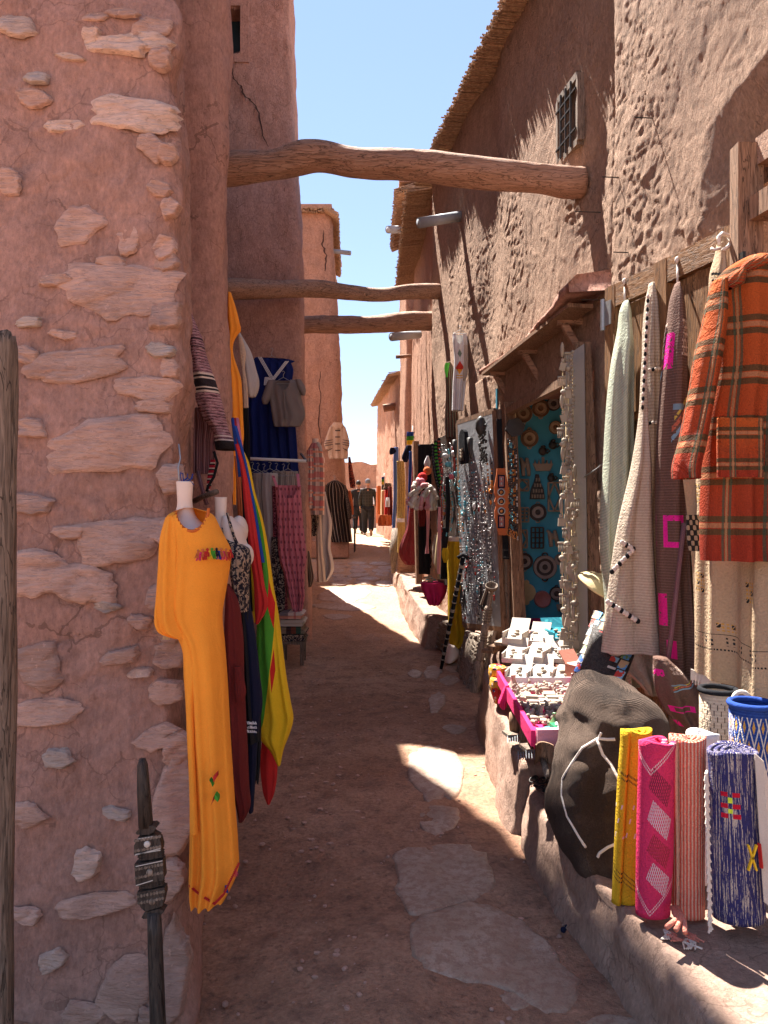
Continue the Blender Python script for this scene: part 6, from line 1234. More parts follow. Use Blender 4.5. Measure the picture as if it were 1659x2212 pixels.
def cboard(label, c4, mat, rows_, cols_, th=.035, seed=0):
    C = [np.array(q, float) for q in c4]; x, y, nn = qframe(C)
    if nn[0] > 0 and nn[1] > 0 or np.dot(nn, -C[0]) < 0: nn = -nn
    t = thing('carved_board', label, 'carved board', C[3]); mb = MB(); V = C+[q-nn*th for q in C]; mb.add(V, [(0, 1, 2, 3), (7, 6, 5, 4), (0, 4, 5, 1), (1, 5, 6, 2), (2, 6, 7, 3), (3, 7, 4, 0)]); mb.build('plank', mat, t); r = random.Random(seed)
    for i in range(rows_):
        for j in range(cols_):
            s, q = (j+.5)/cols_, (i+.5)/rows_; c = quadpt(C, s, q); w = np.linalg.norm(C[1]-C[0])/cols_*.72; h = np.linalg.norm(C[0]-C[3])/rows_*.72; k = r.randrange(4); mb = MB()
            if k == 0: mb.prism([(w/2*math.cos(a), h/2*math.sin(a)) for a in np.arange(8)*math.pi/4], (c, x, y, nn), .014)
            elif k == 1: mb.prism([(-w/2, 0), (0, -h/2), (w/2, 0), (0, h/2)], (c, x, y, nn), .014)
            elif k == 2: mb.prism([(-w/2, -h/2), (w/2, -h/2), (w/2, -h/4), (-w/2, -h/4)], (c, x, y, nn), .012); mb.prism([(-w/2, h/8), (w/2, h/8), (w/2, h/2.4), (-w/2, h/2.4)], (c, x, y, nn), .016)
            else: mb.prism([(-w/2, -h/2), (w/2, -h/2), (0, h/2)], (c, x, y, nn), .016)
            mb.build('relief', mat, t)
    return t
cboard('large pale carved window board leaning below the jewellery board', [P(1006, 1362, 7.3), P(1034, 1372, 6.9), G(1008, 1488), G(985, 1447)], M['pale_wood'], 10, 3, seed=1)
cboard('second carved wooden board leaning in front of the large pale one', [P(1034, 1372, 6.95), P(1066, 1362, 6.7), G(1030, 1496), G(1006, 1490)], M['pale_wood'], 8, 3, seed=2)
cboard('round shouldered carved board left of the walking stick', [P(950, 1346, 8.1), P(970, 1344, 7.9), G(964, 1415), G(940, 1398)], M['pale_wood'], 6, 2, seed=3)
cboard('small dark carved board at the far left of the leaning boards', [P(934, 1330, 8.9), P(945, 1332, 8.7), G(943, 1372), G(930, 1367)], M['grey_wood'], 4, 2, seed=4)
cp2 = thing('carved_post', 'grooved carved wooden post leaning on the boards under the ladle', 'post', G(1022, 1500)); A = P(1062, 1272, 6.6); B = G(1024, 1499)
prof = [(.016, 0), (.022, .04), (.024, .16), (.034, .18), (.034, .30), (.024, .32), (.034, .34), (.036, .45), (.028, .47), (.04, .50), (.04, .66), (.030, .68), (.042, .72), (.044, .98), (.03, 1)]
mb = MB(); L_ = np.linalg.norm(B-A); q = Vector((B-A)/L_).to_track_quat('Z', 'Y').to_matrix().to_4x4(); mb.lathe([(r, z*L_) for r, z in prof], A, 8, q); mb.build('shaft', M['pale_wood'], cp2)
for i in range(10): f = .19+i*.027+(.1 if i > 4 else 0); c = A+(B-A)*f; d = (B-A)/L_; mb = MB(); mb.tube([c, c+d*.008], .038, 8); mb.build('groove_ring', M['grey_wood'], cp2)
ld = thing('ladle', 'round dark wooden ladle hanging above the carved post', 'ladle', P(1062, 1270, 6.55)); mb = MB(); c = P(1062, 1266, 6.55); mb.lathe([(.02, -.045), (.045, -.03), (.055, 0), (.052, .012), (.046, .0), (.02, -.03)], c, 18, Matrix.Rotation(.5, 4, 'X')); mb.build('bowl', M['grey_wood'], ld, smooth=True); mb = MB(); mb.tube([c+np.array([-.04, 0, -.02]), c+np.array([-.09, 0, -.16])], .012, 8); mb.build('handle', M['grey_wood'], ld)
# planks at the threshold
def R3(x, y, D): return P(895.8+x*.26, 1294+y*.26, D)
for i, (a, b, w) in enumerate((((600, 470), (800, 330), .10), ((630, 490), (850, 350), .06), ((720, 410), (870, 330), .12))):
    mb = MB(); p, q = R3(*a, 6.1), R3(*b, 6.5); p[2] = .49+.03*i; q[2] = .50+.035*i; mb.bar(p, q, w, .025); mb.build('plank', M['post'] if i < 2 else M['pale_wood'], None, label=('wide brown plank at the bottom of the pile in front of the doorpost', 'narrow brown plank on top of the wide one near the doorpost', 'pale short plank topmost on the pile near the doorpost')[i], cat='plank')
mb = MB()
for i in range(120): q = R3(r_.uniform(820, 960), r_.uniform(420, 480), 5.9); q[2] = .47+r_.random()*.04; mb.tube([q, q+np.array([r_.uniform(-.05, .05), r_.uniform(-.05, .05), r_.uniform(-.01, .02)])], .004, 4)
mb.build('straw_rope_pile', M['straw'], None, kind='stuff', label='loose pile of straw rope in front of the doorway', cat='rope')
ho = thing('bangle', 'red and straw ring shaped holder standing behind the white boxes', 'holder', R3(1050, 400, 5.4)); c = R3(1050, 355, 5.3); mb = MB(); a = np.linspace(0, 6.28, 20); mb.tube([c+np.array([.045*math.cos(q), .03*math.sin(q), 0]) for q in a], .010, 7); mb.build('ring', M['straw'], ho, smooth=True); mb = MB(); mb.tube([c+np.array([-.02, 0, -.01]), c+np.array([0, 0, -.06]), c+np.array([.03, 0, -.12])], [.02, .016, .03], 8); mb.build('stem', M['red'], ho, smooth=True)
for i in range(2): mb = MB(); c = R3(1170+i*30, 400, 5.2); mb.tube([c+np.array([.012*math.cos(q), 0, .03*math.sin(q)]) for q in a], .004, 5); mb.build('ring', M['iron'], None, label=('left', 'right')[i]+' dark wire ring standing behind the teal box', cat='ring', group='dark wire rings behind the boxes')
# ---- stall table with figurines
tbl = thing('stall_table', 'low table covered with pink and magenta cloth, full of small figurines', 'table', (.9, 4.0, .4))
TZ = .60; TQ = [np.array([.70, 4.62, TZ]), np.array([1.16, 4.62, TZ]), np.array([1.06, 3.38, TZ]), np.array([.665, 3.36, TZ])]
mb = MB(); V = TQ+[q-np.array([0, 0, .05]) for q in TQ]; mb.add(V, [(0, 3, 2, 1), (4, 5, 6, 7), (0, 4, 7, 3), (3, 7, 6, 2), (0, 1, 5, 4), (1, 2, 6, 5)]); mb.build('top', M['magenta'], tbl)
M['pinkcloth'] = solid('pale_pink_cloth', (.66, .30, .36)); mb = MB(); mb.bar(TQ[3]+np.array([.0, -.012, .015]), TQ[2]+np.array([0, -.012, .015]), .03, .08); mb.build('front_cloth', M['pinkcloth'], tbl); mb = MB(); mb.bar(TQ[3]+np.array([-.012, 0, .01]), TQ[0]+np.array([-.012, 0, .01]), .02, .07); mb.build('side_cloth', M['magenta'], tbl)
for q in TQ: mb = MB(); mb.bar(q-np.array([-.12 if q[0] < .9 else .05, -.05, .03]), np.array([q[0]+(.12 if q[0] < .9 else -.05), q[1]+.05, .22]), .03); mb.build('leg', M['grey_wood'], tbl)
M['tray'] = flat('clear_tray_plastic', (.55, .55, .56), .3, spec=.6)
cloth('towel', [(1480, 1091, 1100), (1500, 1082, 1100), (1525, 1078, 1094), (1532, 1084, 1092)], 4.2, M['magenta'], None, depth=.08, fold=.02, k=2, label='magenta towel hanging over the left corner of the stall table', cat='towel')
# white display boxes behind
def dbox(label, c, w, d, h, yaw, mat, inner, seed):
    t = thing('display_box', label, 'box', c, 'open display boxes at the back of the stall table'); Mx = Matrix.Translation(Vector(c)) @ Matrix.Rotation(yaw, 4, 'Z'); pr = .004
    for nm, cc, ss in (('base', (0, 0, .0), (w, d, .008)), ('side', (-w/2, 0, h/2), (.006, d, h)), ('side', (w/2, 0, h/2), (.006, d, h)), ('front', (0, -d/2, h/4), (w, .006, h/2)), ('back', (0, d/2, h/2), (w, .006, h))): m2_ = MB(); m2_.box(cc, ss); m2_.tf(Mx); m2_.build(nm, mat, t)
    m2_ = MB(); m2_.box((0, d*.52+.028, h+.030), (w*.98, .005, d*.52), (-.75, 0, 0)); m2_.tf(Mx); m2_.build('lid', mat, t); m2_ = MB(); m2_.box((0, .0, h*.62), (w*.94, d*1.0, .006), (.38, 0, 0)); m2_.tf(Mx); m2_.build('tray', inner, t); r = random.Random(seed)
    for k in range(3): m2_ = MB(); m2_.ell((r.uniform(-.02, .02), -.03+k*.03, h*.66+(-.03+k*.03)*.4+.01), (.022, .010, .008), 7, (0, 0, r.random()*3)); m2_.tf(Mx); m2_.build('trinket', M['bone_w'], t, smooth=True)
M['boxw'] = flat('white_card', (.44, .375, .32), .7, .08); M['teal'] = cm('teal_print', lambda t, u, v: t.mix(t.vor(22, feat='F1') < .35, (.02, .17, .22), (.05, .30, .34)), sheen=0)
names_ = ['white', 'cream', 'patterned white']; pos = ['front left', 'front centre left', 'front centre', 'front right', 'middle left', 'middle', 'middle right', 'back left', 'back centre']
k = 0
for row, (y, n_, x0) in enumerate(((4.50, 4, .79), (4.70, 3, .80), (4.90, 2, .84))):
    for j in range(n_):
        lab = f'open white card box in the {pos[k]} of the box group on the stall'
        dbox(lab, (x0+j*.135, y, TZ+.02+row*.075), .125, .17, .06+.015*math.sin(k*3), -.38+.14*math.sin(k*2.3), M['boxw'], M['boxw'] if k % 3 else M['lgrey'], k); k += 1
dbox('teal patterned display box among the white ones', (1.13, 4.93, TZ+.17), .15, .17, .07, .2, M['teal'], M['teal'], 31); dbox('coral edged box with printed lettering on its front', (1.15, 4.42, TZ+.04), .12, .18, .08, .5, M['brick'], M['boxw'], 32)
def text(s, size, M4, mat, name, parent):
    cu = bpy.data.curves.new(name, 'FONT'); cu.body = s; cu.size = size; cu.extrude = .0006; cu.align_x = 'CENTER'; cu.align_y = 'CENTER'; o = bpy.data.objects.new(name, cu); COL.objects.link(o); dg = bpy.context.evaluated_depsgraph_get(); dg.update(); me = bpy.data.meshes.new_from_object(o.evaluated_get(dg)); bpy.data.objects.remove(o)
    me.transform(M4); me.transform(Matrix.Translation(-Vector(org(parent)))); me.materials.clear(); me.materials.append(mat); return link(name, me, parent)
bxs = [o for o in bpy.data.objects if o.get('label', '').startswith('coral edged')][0]
text('Artisanal', .034, Matrix.Translation(Vector((1.15+.0905*math.sin(.5)+.0, 4.42-.0905*math.cos(.5)-.004, TZ+.058))) @ Matrix.Rotation(.5, 4, 'Z') @ Matrix.Rotation(math.pi/2, 4, 'X'), M['navy'], 'lettering', bxs)
# transparent edged tray and the figurines
for nm, a, b in (('rim', TQ[0]+np.array([.03, -.22, .03]), TQ[1]+np.array([-.06, -.22, .03])),): mb = MB(); mb.bar(a, b, .01, .05); mb.build(nm, M['tray'], tbl)
FM = [flat('soapstone_a', (.30, .245, .18), .6, .4, 25), flat('soapstone_b', (.30, .22, .165), .6, .4, 25), flat('soapstone_c', (.36, .30, .22), .6, .4, 25), flat('soapstone_d', (.34, .25, .22), .6, .4, 25)]
def fig_mesh(kind, mi):
    b = MB()
    if kind == 0: b.ell((0, 0, .014), (.026, .012, .013), 9); b.ell((.022, 0, .024), (.009, .008, .009), 7); b.ell((-.012, .006, .006), (.006, .005, .008), 5); b.ell((.014, -.006, .006), (.006, .005, .008), 5)
    elif kind == 1: b.box((0, 0, .008), (.045, .034, .016)); b.box((0, 0, .019), (.038, .028, .006))
    elif kind == 2: b.lathe([(.016, 0), (.018, .004), (.008, .012), (.010, .022), (.005, .034), (.008, .042), (.001, .05)], (0, 0, 0), 10)
    elif kind == 3: b.ell((0, 0, .012), (.014, .011, .012), 8); b.ell((.004, 0, .030), (.008, .008, .012), 7); b.ell((.010, 0, .040), (.008, .005, .005), 6)
    elif kind == 4: b.ell((0, 0, .009), (.022, .018, .010), 9); b.ell((.02, 0, .014), (.008, .007, .007), 6); b.ell((-.008, 0, .018), (.01, .009, .006), 7)
    elif kind == 5: b.lathe([(.014, 0), (.015, .03), (.011, .03), (.010, .012), (.001, .012)], (0, 0, 0), 12)
    return b.local('figurine', FM[mi], smooth=kind != 1)
kinds = [('small carved lying animal figurine of pale stone, crowded in the stall tray', 'figurine'), ('small square stone box with lid in the stall tray', 'stone box'), ('small turned stone pawn shape in the stall tray', 'figurine'), ('small upright bird figurine of stone in the stall tray', 'figurine'), ('small stone turtle figurine in the stall tray', 'figurine'), ('tiny stone cup in the stall tray', 'cup')]
MS = {(k, m): fig_mesh(k, m) for k in range(6) for m in range(4)}; r_ = random.Random(77); cnt = 0
RW = ['the nearest row']+[w+' row from the front' for w in 'second third fourth fifth sixth seventh eighth ninth tenth eleventh twelfth'.split()]+[w+' row from the back' for w in 'eighth seventh sixth fifth fourth third second'.split()]+['the farthest row']
RW = [w if w.startswith('the') else 'the '+w for w in RW]
for i in range(20):
    for j in range(7):
        y = 3.60+i*.040+r_.uniform(-.008, .008); x = .705+.02*(y-3.6)+j*.054+r_.uniform(-.01, .01)
        if cnt > 150: continue
        k = 1 if 6 < i < 14 and r_.random() < .55 else r_.choice((0, 0, 2, 3, 4, 4, 0)) if j < 5 or r_.random() < .7 else 5
        mi = r_.randrange(4); lb = f"{('greyish', 'brown', 'palest', 'pinkish')[mi]} {('lying animal', 'square box', 'turned pawn', 'upright bird', 'turtle', 'cup')[k]} carving, {(ORD[j] if j < 6 else ORD[9]).replace(' the', '')}, {RW[i].replace('the ', '')} of the tray"
        o = link('figurine' if k not in (1, 5) else ('stone_box' if k == 1 else 'stone_cup'), MS[(k, mi)], None, lb, kinds[k][1], 'stone carvings laid out on the stall table', loc=(x, y, TZ+.002)); o.rotation_euler = (0, 0, r_.uniform(0, 6.28) if k != 1 else r_.uniform(-.2, .2)); s = r_.uniform(.85, 1.35)*(1.25 if k == 1 and i > 10 else 1); o.scale = (s, s, s); cnt += 1
def tagine(label, c, r, mat):
    t = thing('tagine', label, 'tagine', c); b = MB(); b.lathe([(r*.7, 0), (r, r*.28), (r*1.02, r*.32), (r*.9, r*.32)], c, 20); b.build('dish', mat, t, smooth=True); b = MB(); b.lathe([(r*.88, r*.32), (r*.6, r*.62), (r*.3, r*1.1), (r*.18, r*1.5), (r*.28, r*1.62), (r*.28, r*1.8), (.001, r*1.85)], c, 20); b.build('lid', mat, t, smooth=True)
M['gglaze'] = flat('green_glaze', (.10, .20, .08), .2, .3, 20, spec=.6); M['clay'] = flat('pale_clay', (.45, .28, .22), .7)
tagine('pale pink clay tagine with striped lid at the left corner of the tray', (.72, 4.28, TZ), .052, M['clay']); tagine('left green glazed tagine at the front of the stall tray', (.795, 3.58, TZ), .036, M['gglaze']); tagine('right green glazed tagine at the front of the stall tray', (.90, 3.60, TZ), .036, M['gglaze']); tagine('smallest green tagine between the two larger ones', (.848, 3.66, TZ), .02, M['gglaze'])
gt = thing('green_tray', 'green framed box of white beads at the front edge of the stall', 'box', (.9, 3.46, TZ)); b = MB(); b.box((.86, 3.45, TZ+.02), (.20, .13, .04), (0, 0, .12)); b.build('box', flat('green_plastic', (.02, .22, .08), .4), gt); b = MB()
for i in range(90): b.ell((.86+r_.uniform(-.085, .085), 3.45+r_.uniform(-.05, .05), TZ+.044), (.008, .006, .005), 5, (0, 0, r_.random()*3))
b.build('beads', M['bead_white'], gt, kind='stuff')
b = MB(); b.lathe([(.001, .01), (.045, .012), (.05, .0)], (.765, 3.47, TZ+.01), 18); b.build('dish', M['bead_turquoise'], None, smooth=True, label='small painted dish left of the green bead box', cat='dish')
# folded colourful textile, carders, scoop, chain
ft = cm('kilim_print', lambda t, u, v: t.mix(t.vor(38) < .35, t.mix(t.noise(15, det=1) > .5, (.45, .03, .03), (.55, .28, .04)), t.mix(t.noise(22, det=1) > .52, (.03, .04, .12), (.6, .52, .45))))
for i, (x, y, w) in enumerate(((680, 600, 3), (690, 700, 0))):
    cloth('folded_textile', [(1294+(y-40)*.26, 895.8+(x-60)*.26, 895.8+(x+75)*.26), (1294+y*.26, 895.8+(x-68)*.26, 895.8+(x+90)*.26), (1294+(y+160)*.26, 895.8+(x-30)*.26, 895.8+(x+60)*.26)], 4.75-.1*i, ft, None, depth=.16, fold=.01, label=('upper', 'lower')[i]+' folded red and yellow patterned textile left of the white boxes', cat='textile')
for i, (x, y, h) in enumerate(((832, 945, 150), (922, 1040, 180), (990, 1125, 80))):
    D = 4.05-.27*i; t = thing('wool_carder', ('far', 'middle', 'near')[i]+' wool carder with round wooden handle beside the stall table', 'carder', R3(x, y+h, D)); c = R3(x, y+h, D); b = MB(); top_ = R3(x-5, y, D); b.tube([c, (c+top_)/2, top_], [.028, .03, .026], 10); b.build('handle', M['post'], t, smooth=True); b = MB(); b.box(c+np.array([0, -.03, -.005]), (.12, .09, .015), (0, 0, .2)); b.build('plate', M['grey_wood'], t)
    for q in range(9): b = MB(); b.bar(c+np.array([-.05+q*.0125, -.075, 0]), c+np.array([-.055+q*.0125, -.11, -.03]), .003); b.build('tooth', M['metal'], t)
sp = thing('wooden_scoop', 'worn wooden shovel scoop leaning at the near corner of the stall table', 'scoop', P(1175, 1676, 3.3)); A = P(1172, 1606, 3.32); b = MB()
n = 12; V = []
for i in range(n+1):
    f = i/n*2-1
    for (tt_, off) in ((0, .0), (1, .0)): p = P(1153+38*(f+1)/2, 1603+48*tt_, 3.30); p[1] += .05*(f*f)*-1+.03*tt_; V.append(p)
V2 = [v_+np.array([0, .014, 0]) for v_ in V]; Fs = []
for i in range(n): a, b2 = 2*i, 2*i+2; Fs += [(a, a+1, b2+1, b2)]; o_ = len(V); Fs += [(o_+a, o_+b2, o_+b2+1, o_+a+1)]; Fs += [(a, b2, o_+b2, o_+a), (a+1, o_+a+1, o_+b2+1, b2+1)]
b.add(V+V2, Fs); b.build('blade', M['post'], sp); b = MB(); b.tube([P(1172, 1640, 3.33), P(1184, 1678, 3.22)], .014, 8); b.build('handle', M['grey_wood'], sp, smooth=True)
ch = thing('iron_chain', 'heap of rusty iron chain links and rings lying on the pavement', 'chain', P(1175, 1700, 3.25)); r_ = random.Random(9)
for i in range(16):
    c = R3(990+i*11, 1470+r_.uniform(0, 110), 3.3); c[2] = .268+r_.uniform(0, .02); c[1] = (1.6-c[2])*F/((1294+r_.uniform(1480, 1590)*.26)-1106); c[0] = X_(895.8+(990+i*12)*.26, c[1]); R_ = .016+.008*(i % 3 == 0); b = MB(); e = Euler((r_.uniform(-.5, .5), r_.uniform(-.5, .5), 0)).to_matrix(); b.tube([c+np.array(e @ Vector((R_*math.cos(q), R_*.8*math.sin(q), 0))) for q in np.linspace(0, 6.28, 12)], .0035, 5); b.build('link', M['iron'], ch, smooth=True)
b = MB(); c = P(1196, 1690, 3.3); c[2] = .29; b.ell(c, (.03, .04, .025), 9); b.build('shackle', M['grey_wood'], ch, smooth=True)
# ---- leaning board with tiles
TB = [P(1283, 1318, 4.2), P(1392, 1350, 4.0), P(1262, 1690, 3.45), P(1186, 1622, 3.72)]
tb_ = thing('tile_board', 'long narrow board leaning beside the brown sack, covered with small pictures and carved tiles', 'board', TB[3]); x, y, tn = qframe(TB)
if np.dot(tn, -TB[0]) < 0: tn = -tn
mb = MB(); V = TB+[q-tn*.02 for q in TB]; mb.add(V, [(0, 1, 2, 3), (7, 6, 5, 4), (0, 4, 5, 1), (1, 5, 6, 2), (2, 6, 7, 3), (3, 7, 4, 0)]); mb.build('backing', M['dark_wood'], tb_)
tc_ = [(.15, .38, .65), (.65, .42, .22), (.60, .07, .05), (.30, .55, .65), (.62, .52, .38), (.25, .38, .15), (.70, .60, .48), (.08, .20, .55)]
TM = [cm('picture_magnet', (lambda a, b_: (lambda t, u, v: t.mix(t.sep(t.objc)[2]*0+(t.noise(25, det=2)) > .5, a, b_)))(tc_[i], tc_[(i*3+1) % 8]), sheen=0, rough=.35) for i in range(8)]
for i in range(15):
    for j in range(5):
        c = quadpt(TB, (j+.5)/5, (i+.5)/15)+tn*.001; w = .044; h = .044; top_half = i < 7
        if top_half: mb = MB(); panel(mb, c, x, y, tn, w, h*1.15, .006); mb.build('magnet', TM[(i*3+j*5) % 8], tb_)
        else:
            mt = M[('bone_w', 'bone_d', 'plate_rim')[(i*2+j) % 3]] if i < 11 else M[('bone_w', 'grey_wood', 'bone_d')[(i+j) % 3]]
            mb = MB(); panel(mb, c, x, y, tn, w*.95, h*1.05, .006)
            for q in range(3): panel(mb, c+x*(-.012+.012*q)+tn*.006, x, y, tn, .007, h*.8, .005)
            mb.build('carved_tile', mt, tb_)
# ---- big wooden shutter leaf with rugs
lf = thing('wooden_door_leaf', 'opened brown panelled wooden door leaf on which rugs are hung', 'door', (1.5, 3.9, .3))
LA = np.array([1.61, 3.48, 0.]); LB = np.array([1.33, 4.49, 0.]); lx = (LA-LB)/np.linalg.norm(LA-LB); ln = np.cross(lx, ZV); ln = -ln if ln[0] > 0 else ln; LW = np.linalg.norm(LA-LB)
def lbar(s0, s1, z0, z1, th, off, name, mat, par=lf): mb = MB(); mb.prism([(s0, z0), (s1, z0), (s1, z1), (s0, z1)], (LB+ln*off, lx, ZV, ln), th); return mb.build(name, mat, par)
Z0, Z1 = .32, 2.90
for s0, s1 in ((0, .10), (LW-.10, LW), (LW/2-.05, LW/2+.05)): lbar(s0, s1, Z0, Z1, .045, 0, 'stile', M['door'])
for z0, z1 in ((Z1-.13, Z1), (2.0, 2.1), (1.1, 1.2), (Z0, Z0+.14)):
    for s0, s1 in ((.102, LW/2-.052), (LW/2+.052, LW-.102)): lbar(s0, s1, z0+.002, z1-.002, .043, 0, 'rail', M['door_rail'])
for z0, z1 in ((2.1, Z1-.13), (1.2, 2.0), (Z0+.14, 1.1)):
    for s0, s1 in ((.10, LW/2-.05), (LW/2+.05, LW-.10)):
        lbar(s0+.01, s1-.01, z0+.01, z1-.01, .02, -.003, 'panel', M['door']); lbar(s0+.05, s1-.05, z0+.05, z1-.05, .014, .018, 'raised_panel', M['door'])
for q, (s0, z) in enumerate(((.0, 2.66), (.0, .6))): mb = MB(); mb.tube([LB+ZV*z+ln*.05-lx*.01, LB+ZV*(z+.18)+ln*.05-lx*.01], .016, 8); mb.build('hinge', M['metal'], lf); lbar(.0, .07, z+.02, z+.16, .006, .046, 'hinge_plate', M['metal'])
# door frame in the niche
df_ = thing('door_frame', 'heavy wooden door frame with dark carved panel above, at the right edge', 'door frame', (1.7, 3.3, .25))
mb = MB(); mb.bar((1.585, 3.36, .25), (1.585, 3.36, 3.2), .08, .11, up=(1, 0, 0)); mb.build('jamb', M['post'], df_)
mb = MB(); mb.bar((1.61, 3.30, 2.90), (1.80, 2.2, 2.90), .09, .10); mb.build('transom', M['post'], df_); mb = MB(); mb.bar((1.66, 3.34, 3.16), (1.86, 2.1, 3.16), .10, .12); mb.build('head', M['beam'], df_)
def npan(D0, D1, z0, z1, off, th, name, mat): mb = MB(); mb.prism([(D0, z0), (D1, z0), (D1, z1), (D0, z1)], ((XR(0)+off, 0, 0), (-.157, 1, 0), ZV, (-1, 0, 0)), th); return mb.build(name, mat, df_)
npan(2.1, 3.30, 2.96, 3.1, .13, .02, 'carved_panel', M['dark_wood']); npan(2.75, 3.2, 2.98, 3.08, .108, .012, 'raised_panel', M['door']); npan(2.2, 2.65, 2.98, 3.08, .108, .012, 'raised_panel', M['door'])
npan(2.1, 3.34, .25, 2.87, .30, .02, 'interior_shade', M['black']); npan(3.12, 3.33, .25, 2.87, .20, .03, 'door_edge', M['door'])  # black sheet stands in for the unlit depth behind the door
mb = MB(); mb.box((1.54, 3.31, 2.66), (.012, .05, .11)); mb.build('hinge_plate', M['iron'], df_)
def rugm(name, fn, sc=110, **k): return cm(name, fn, weave=sc, bs=1., sheen=0, nap=.45, crease=.8, **k)
def cordtop(o_parent, u, v0, v1, D, mat=None): wire('cord', [P(u, v1+6, D), P(u+1, v0, D+.05)], .006, mat or M['dollw'], o_parent); mb = MB(); mb.ell(P(u, v0-4, D+.04), (.014, .012, .02), 8); mb.build('knot', mat or M['dollw'], o_parent, smooth=True)
M['rug_green'] = rugm('pale_green_rug', lambda t, u, v: t.mix(((v*820+u*60).sin() > .2), (.43, .44, .33), (.33, .365, .275)), 90)
rg = thing('rug', 'pale sage green hand woven rug hanging leftmost on the door leaf', 'rug', P(1330, 1480, 4.2)); cloth('rug_cloth', [(652, 1347, 1355), (662, 1343, 1358), (706, 1337, 1362), (795, 1320, 1366), (900, 1309, 1366), (993, 1304, 1366), (1191, 1297, 1366), (1290, 1306, 1372), (1400, 1310, 1378), (1480, 1322, 1378)], 4.2, M['rug_green'], rg, depth=.20, fold=.03, k=2, n=110, m=70, seed=101, hem=.01); cordtop(rg, 1349, 612, 650, 4.25)
M['rug_beige'] = rugm('beige_rug', lambda t, u, v: t.mix((v*800).sin() > .2, (.46, .37, .28), (.37, .29, .215)), 90)
rb = thing('rug', 'beige rug with two lobes and rows of black and white knots on the door leaf', 'rug', P(1370, 1480, 4.0))
cloth('back_lobe', [(612, 1403, 1412), (640, 1397, 1418), (696, 1391, 1423), (844, 1388, 1425), (1000, 1384, 1424), (1141, 1382, 1420), (1300, 1388, 1424), (1420, 1380, 1428), (1500, 1395, 1418)], 4.02, M['rug_beige'], rb, depth=.14, fold=.02, k=2, n=100, m=60, seed=102)
cloth('front_lobe', [(640, 1399, 1406), (696, 1394, 1403), (800, 1386, 1396), (894, 1381, 1398), (1000, 1366, 1405), (1141, 1334, 1409), (1290, 1312, 1418), (1380, 1302, 1427), (1412, 1299, 1429)], 3.85, M['rug_beige'], rb, depth=.14, fold=.025, k=1.6, n=110, m=80, seed=103, hem=.02)
cloth('under_fold', [(1395, 1305, 1420), (1430, 1325, 1424), (1470, 1372, 1416), (1498, 1398, 1412)], 3.95, M['rug_beige'], rb, depth=.1, fold=.02, k=2, seed=104); cordtop(rb, 1406, 601, 615, 4.05)
def knots(par, pts, D, n, r=.014):
    for i in range(n):
        f = i/max(1, n-1); u = pts[0][0]+(pts[1][0]-pts[0][0])*f; v = pts[0][1]+(pts[1][1]-pts[0][1])*f; mb = MB(); mb.ell(P(u, v, D), (r*.9, r*.6, r), 8); mb.build('knot', M['blackc'] if i % 3 == 2 else M['dollw'], par, smooth=True)
knots(rb, ((1344, 1172), (1368, 1186)), 3.765, 6); knots(rb, ((1366, 1190), (1322, 1235)), 3.76, 9); knots(rb, ((1313, 1300), (1378, 1342)), 3.76, 12); knots(rb, ((1397, 800), (1424, 796)), 3.93, 5, .010); knots(rb, ((1390, 915), (1424, 912)), 3.93, 6, .010)
for i in range(26): mb = MB(); f = i/25; mb.ell(P(1400-12*f, 640+240*f, 3.77+.02*f), (.008, .008, .013), 6); mb.build('edge_knot', M['blackc'] if i % 2 else M['dollw'], rb, smooth=True)
def _brown(t, u, v):
    c = t.mix((v*900).sin() > .3, (.125, .070, .052), (.165, .10, .078)); b = t.noise(60, det=1)
    sq = ((u-.42).ab() < .30)*((v-.625).ab() < .040)*((((u-.42).ab() > .20).mx((v-.625).ab() > .026))); c = t.mix(sq*(b > .3), c, (.75, .02, .30))
    c = t.mix((u < .22)*v.band(.13, .22)*(b > .38), c, (.75, .02, .28)); c = t.mix((u < .15)*v.band(.78, .86)*(b > .35), c, (.7, .02, .22)); c = t.mix((u > .1)*(u < .3)*v.band(.895, .94), c, (.7, .02, .22))
    c = t.mix(((u*.10+v).band(.375, .386))*(b > .4)*(u > .35), c, (.55, .40, .08)); c = t.mix(((u*.10+v).band(.395, .41))*(b > .4)*(u > .3), c, (.50, .14, .08)); c = t.mix(((u*.10+v).band(.42, .435))*(b > .4)*(u > .3), c, (.22, .36, .45))
    g = ((u*9).fr() < .35).mx((v*60).fr() < .35); c = t.mix(g*v.band(.10, .19)*(u > .5)*(b > .4), c, (.55, .42, .34)); return t.mix(v.band(.31, .325)*(u > .3)*(u < .7), c, (.18, .28, .34))
M['rug_brown'] = rugm('brown_rug', _brown)
rw = thing('rug', 'dark brown rug with a pink square and coloured embroidery, narrow and tied at the top', 'rug', P(1450, 1480, 3.75)); cloth('rug_cloth', [(612, 1460, 1466), (625, 1455, 1470), (696, 1443, 1478), (844, 1428, 1480), (993, 1419, 1478), (1141, 1418, 1482), (1290, 1422, 1488), (1438, 1429, 1500), (1468, 1431, 1500)], 3.74, M['rug_brown'], rw, depth=.17, fold=.025, k=2, n=110, m=70, seed=105, hem=.01); cordtop(rw, 1463, 566, 608, 3.8)
mb = MB(); mb.tube([P(1478, 1130, 3.64), P(1468, 1220, 3.63), P(1452, 1360, 3.62), P(1438, 1460, 3.62)], .012, 7); mb.build('rolled_edge', M['knit2'], rw, smooth=True)
tassel(1444, 1472, 3.62, 34, 18, M['dollw'], rw, 61); tassel(1474, 1476, 3.62, 38, 20, M['dollw'], rw, 62)
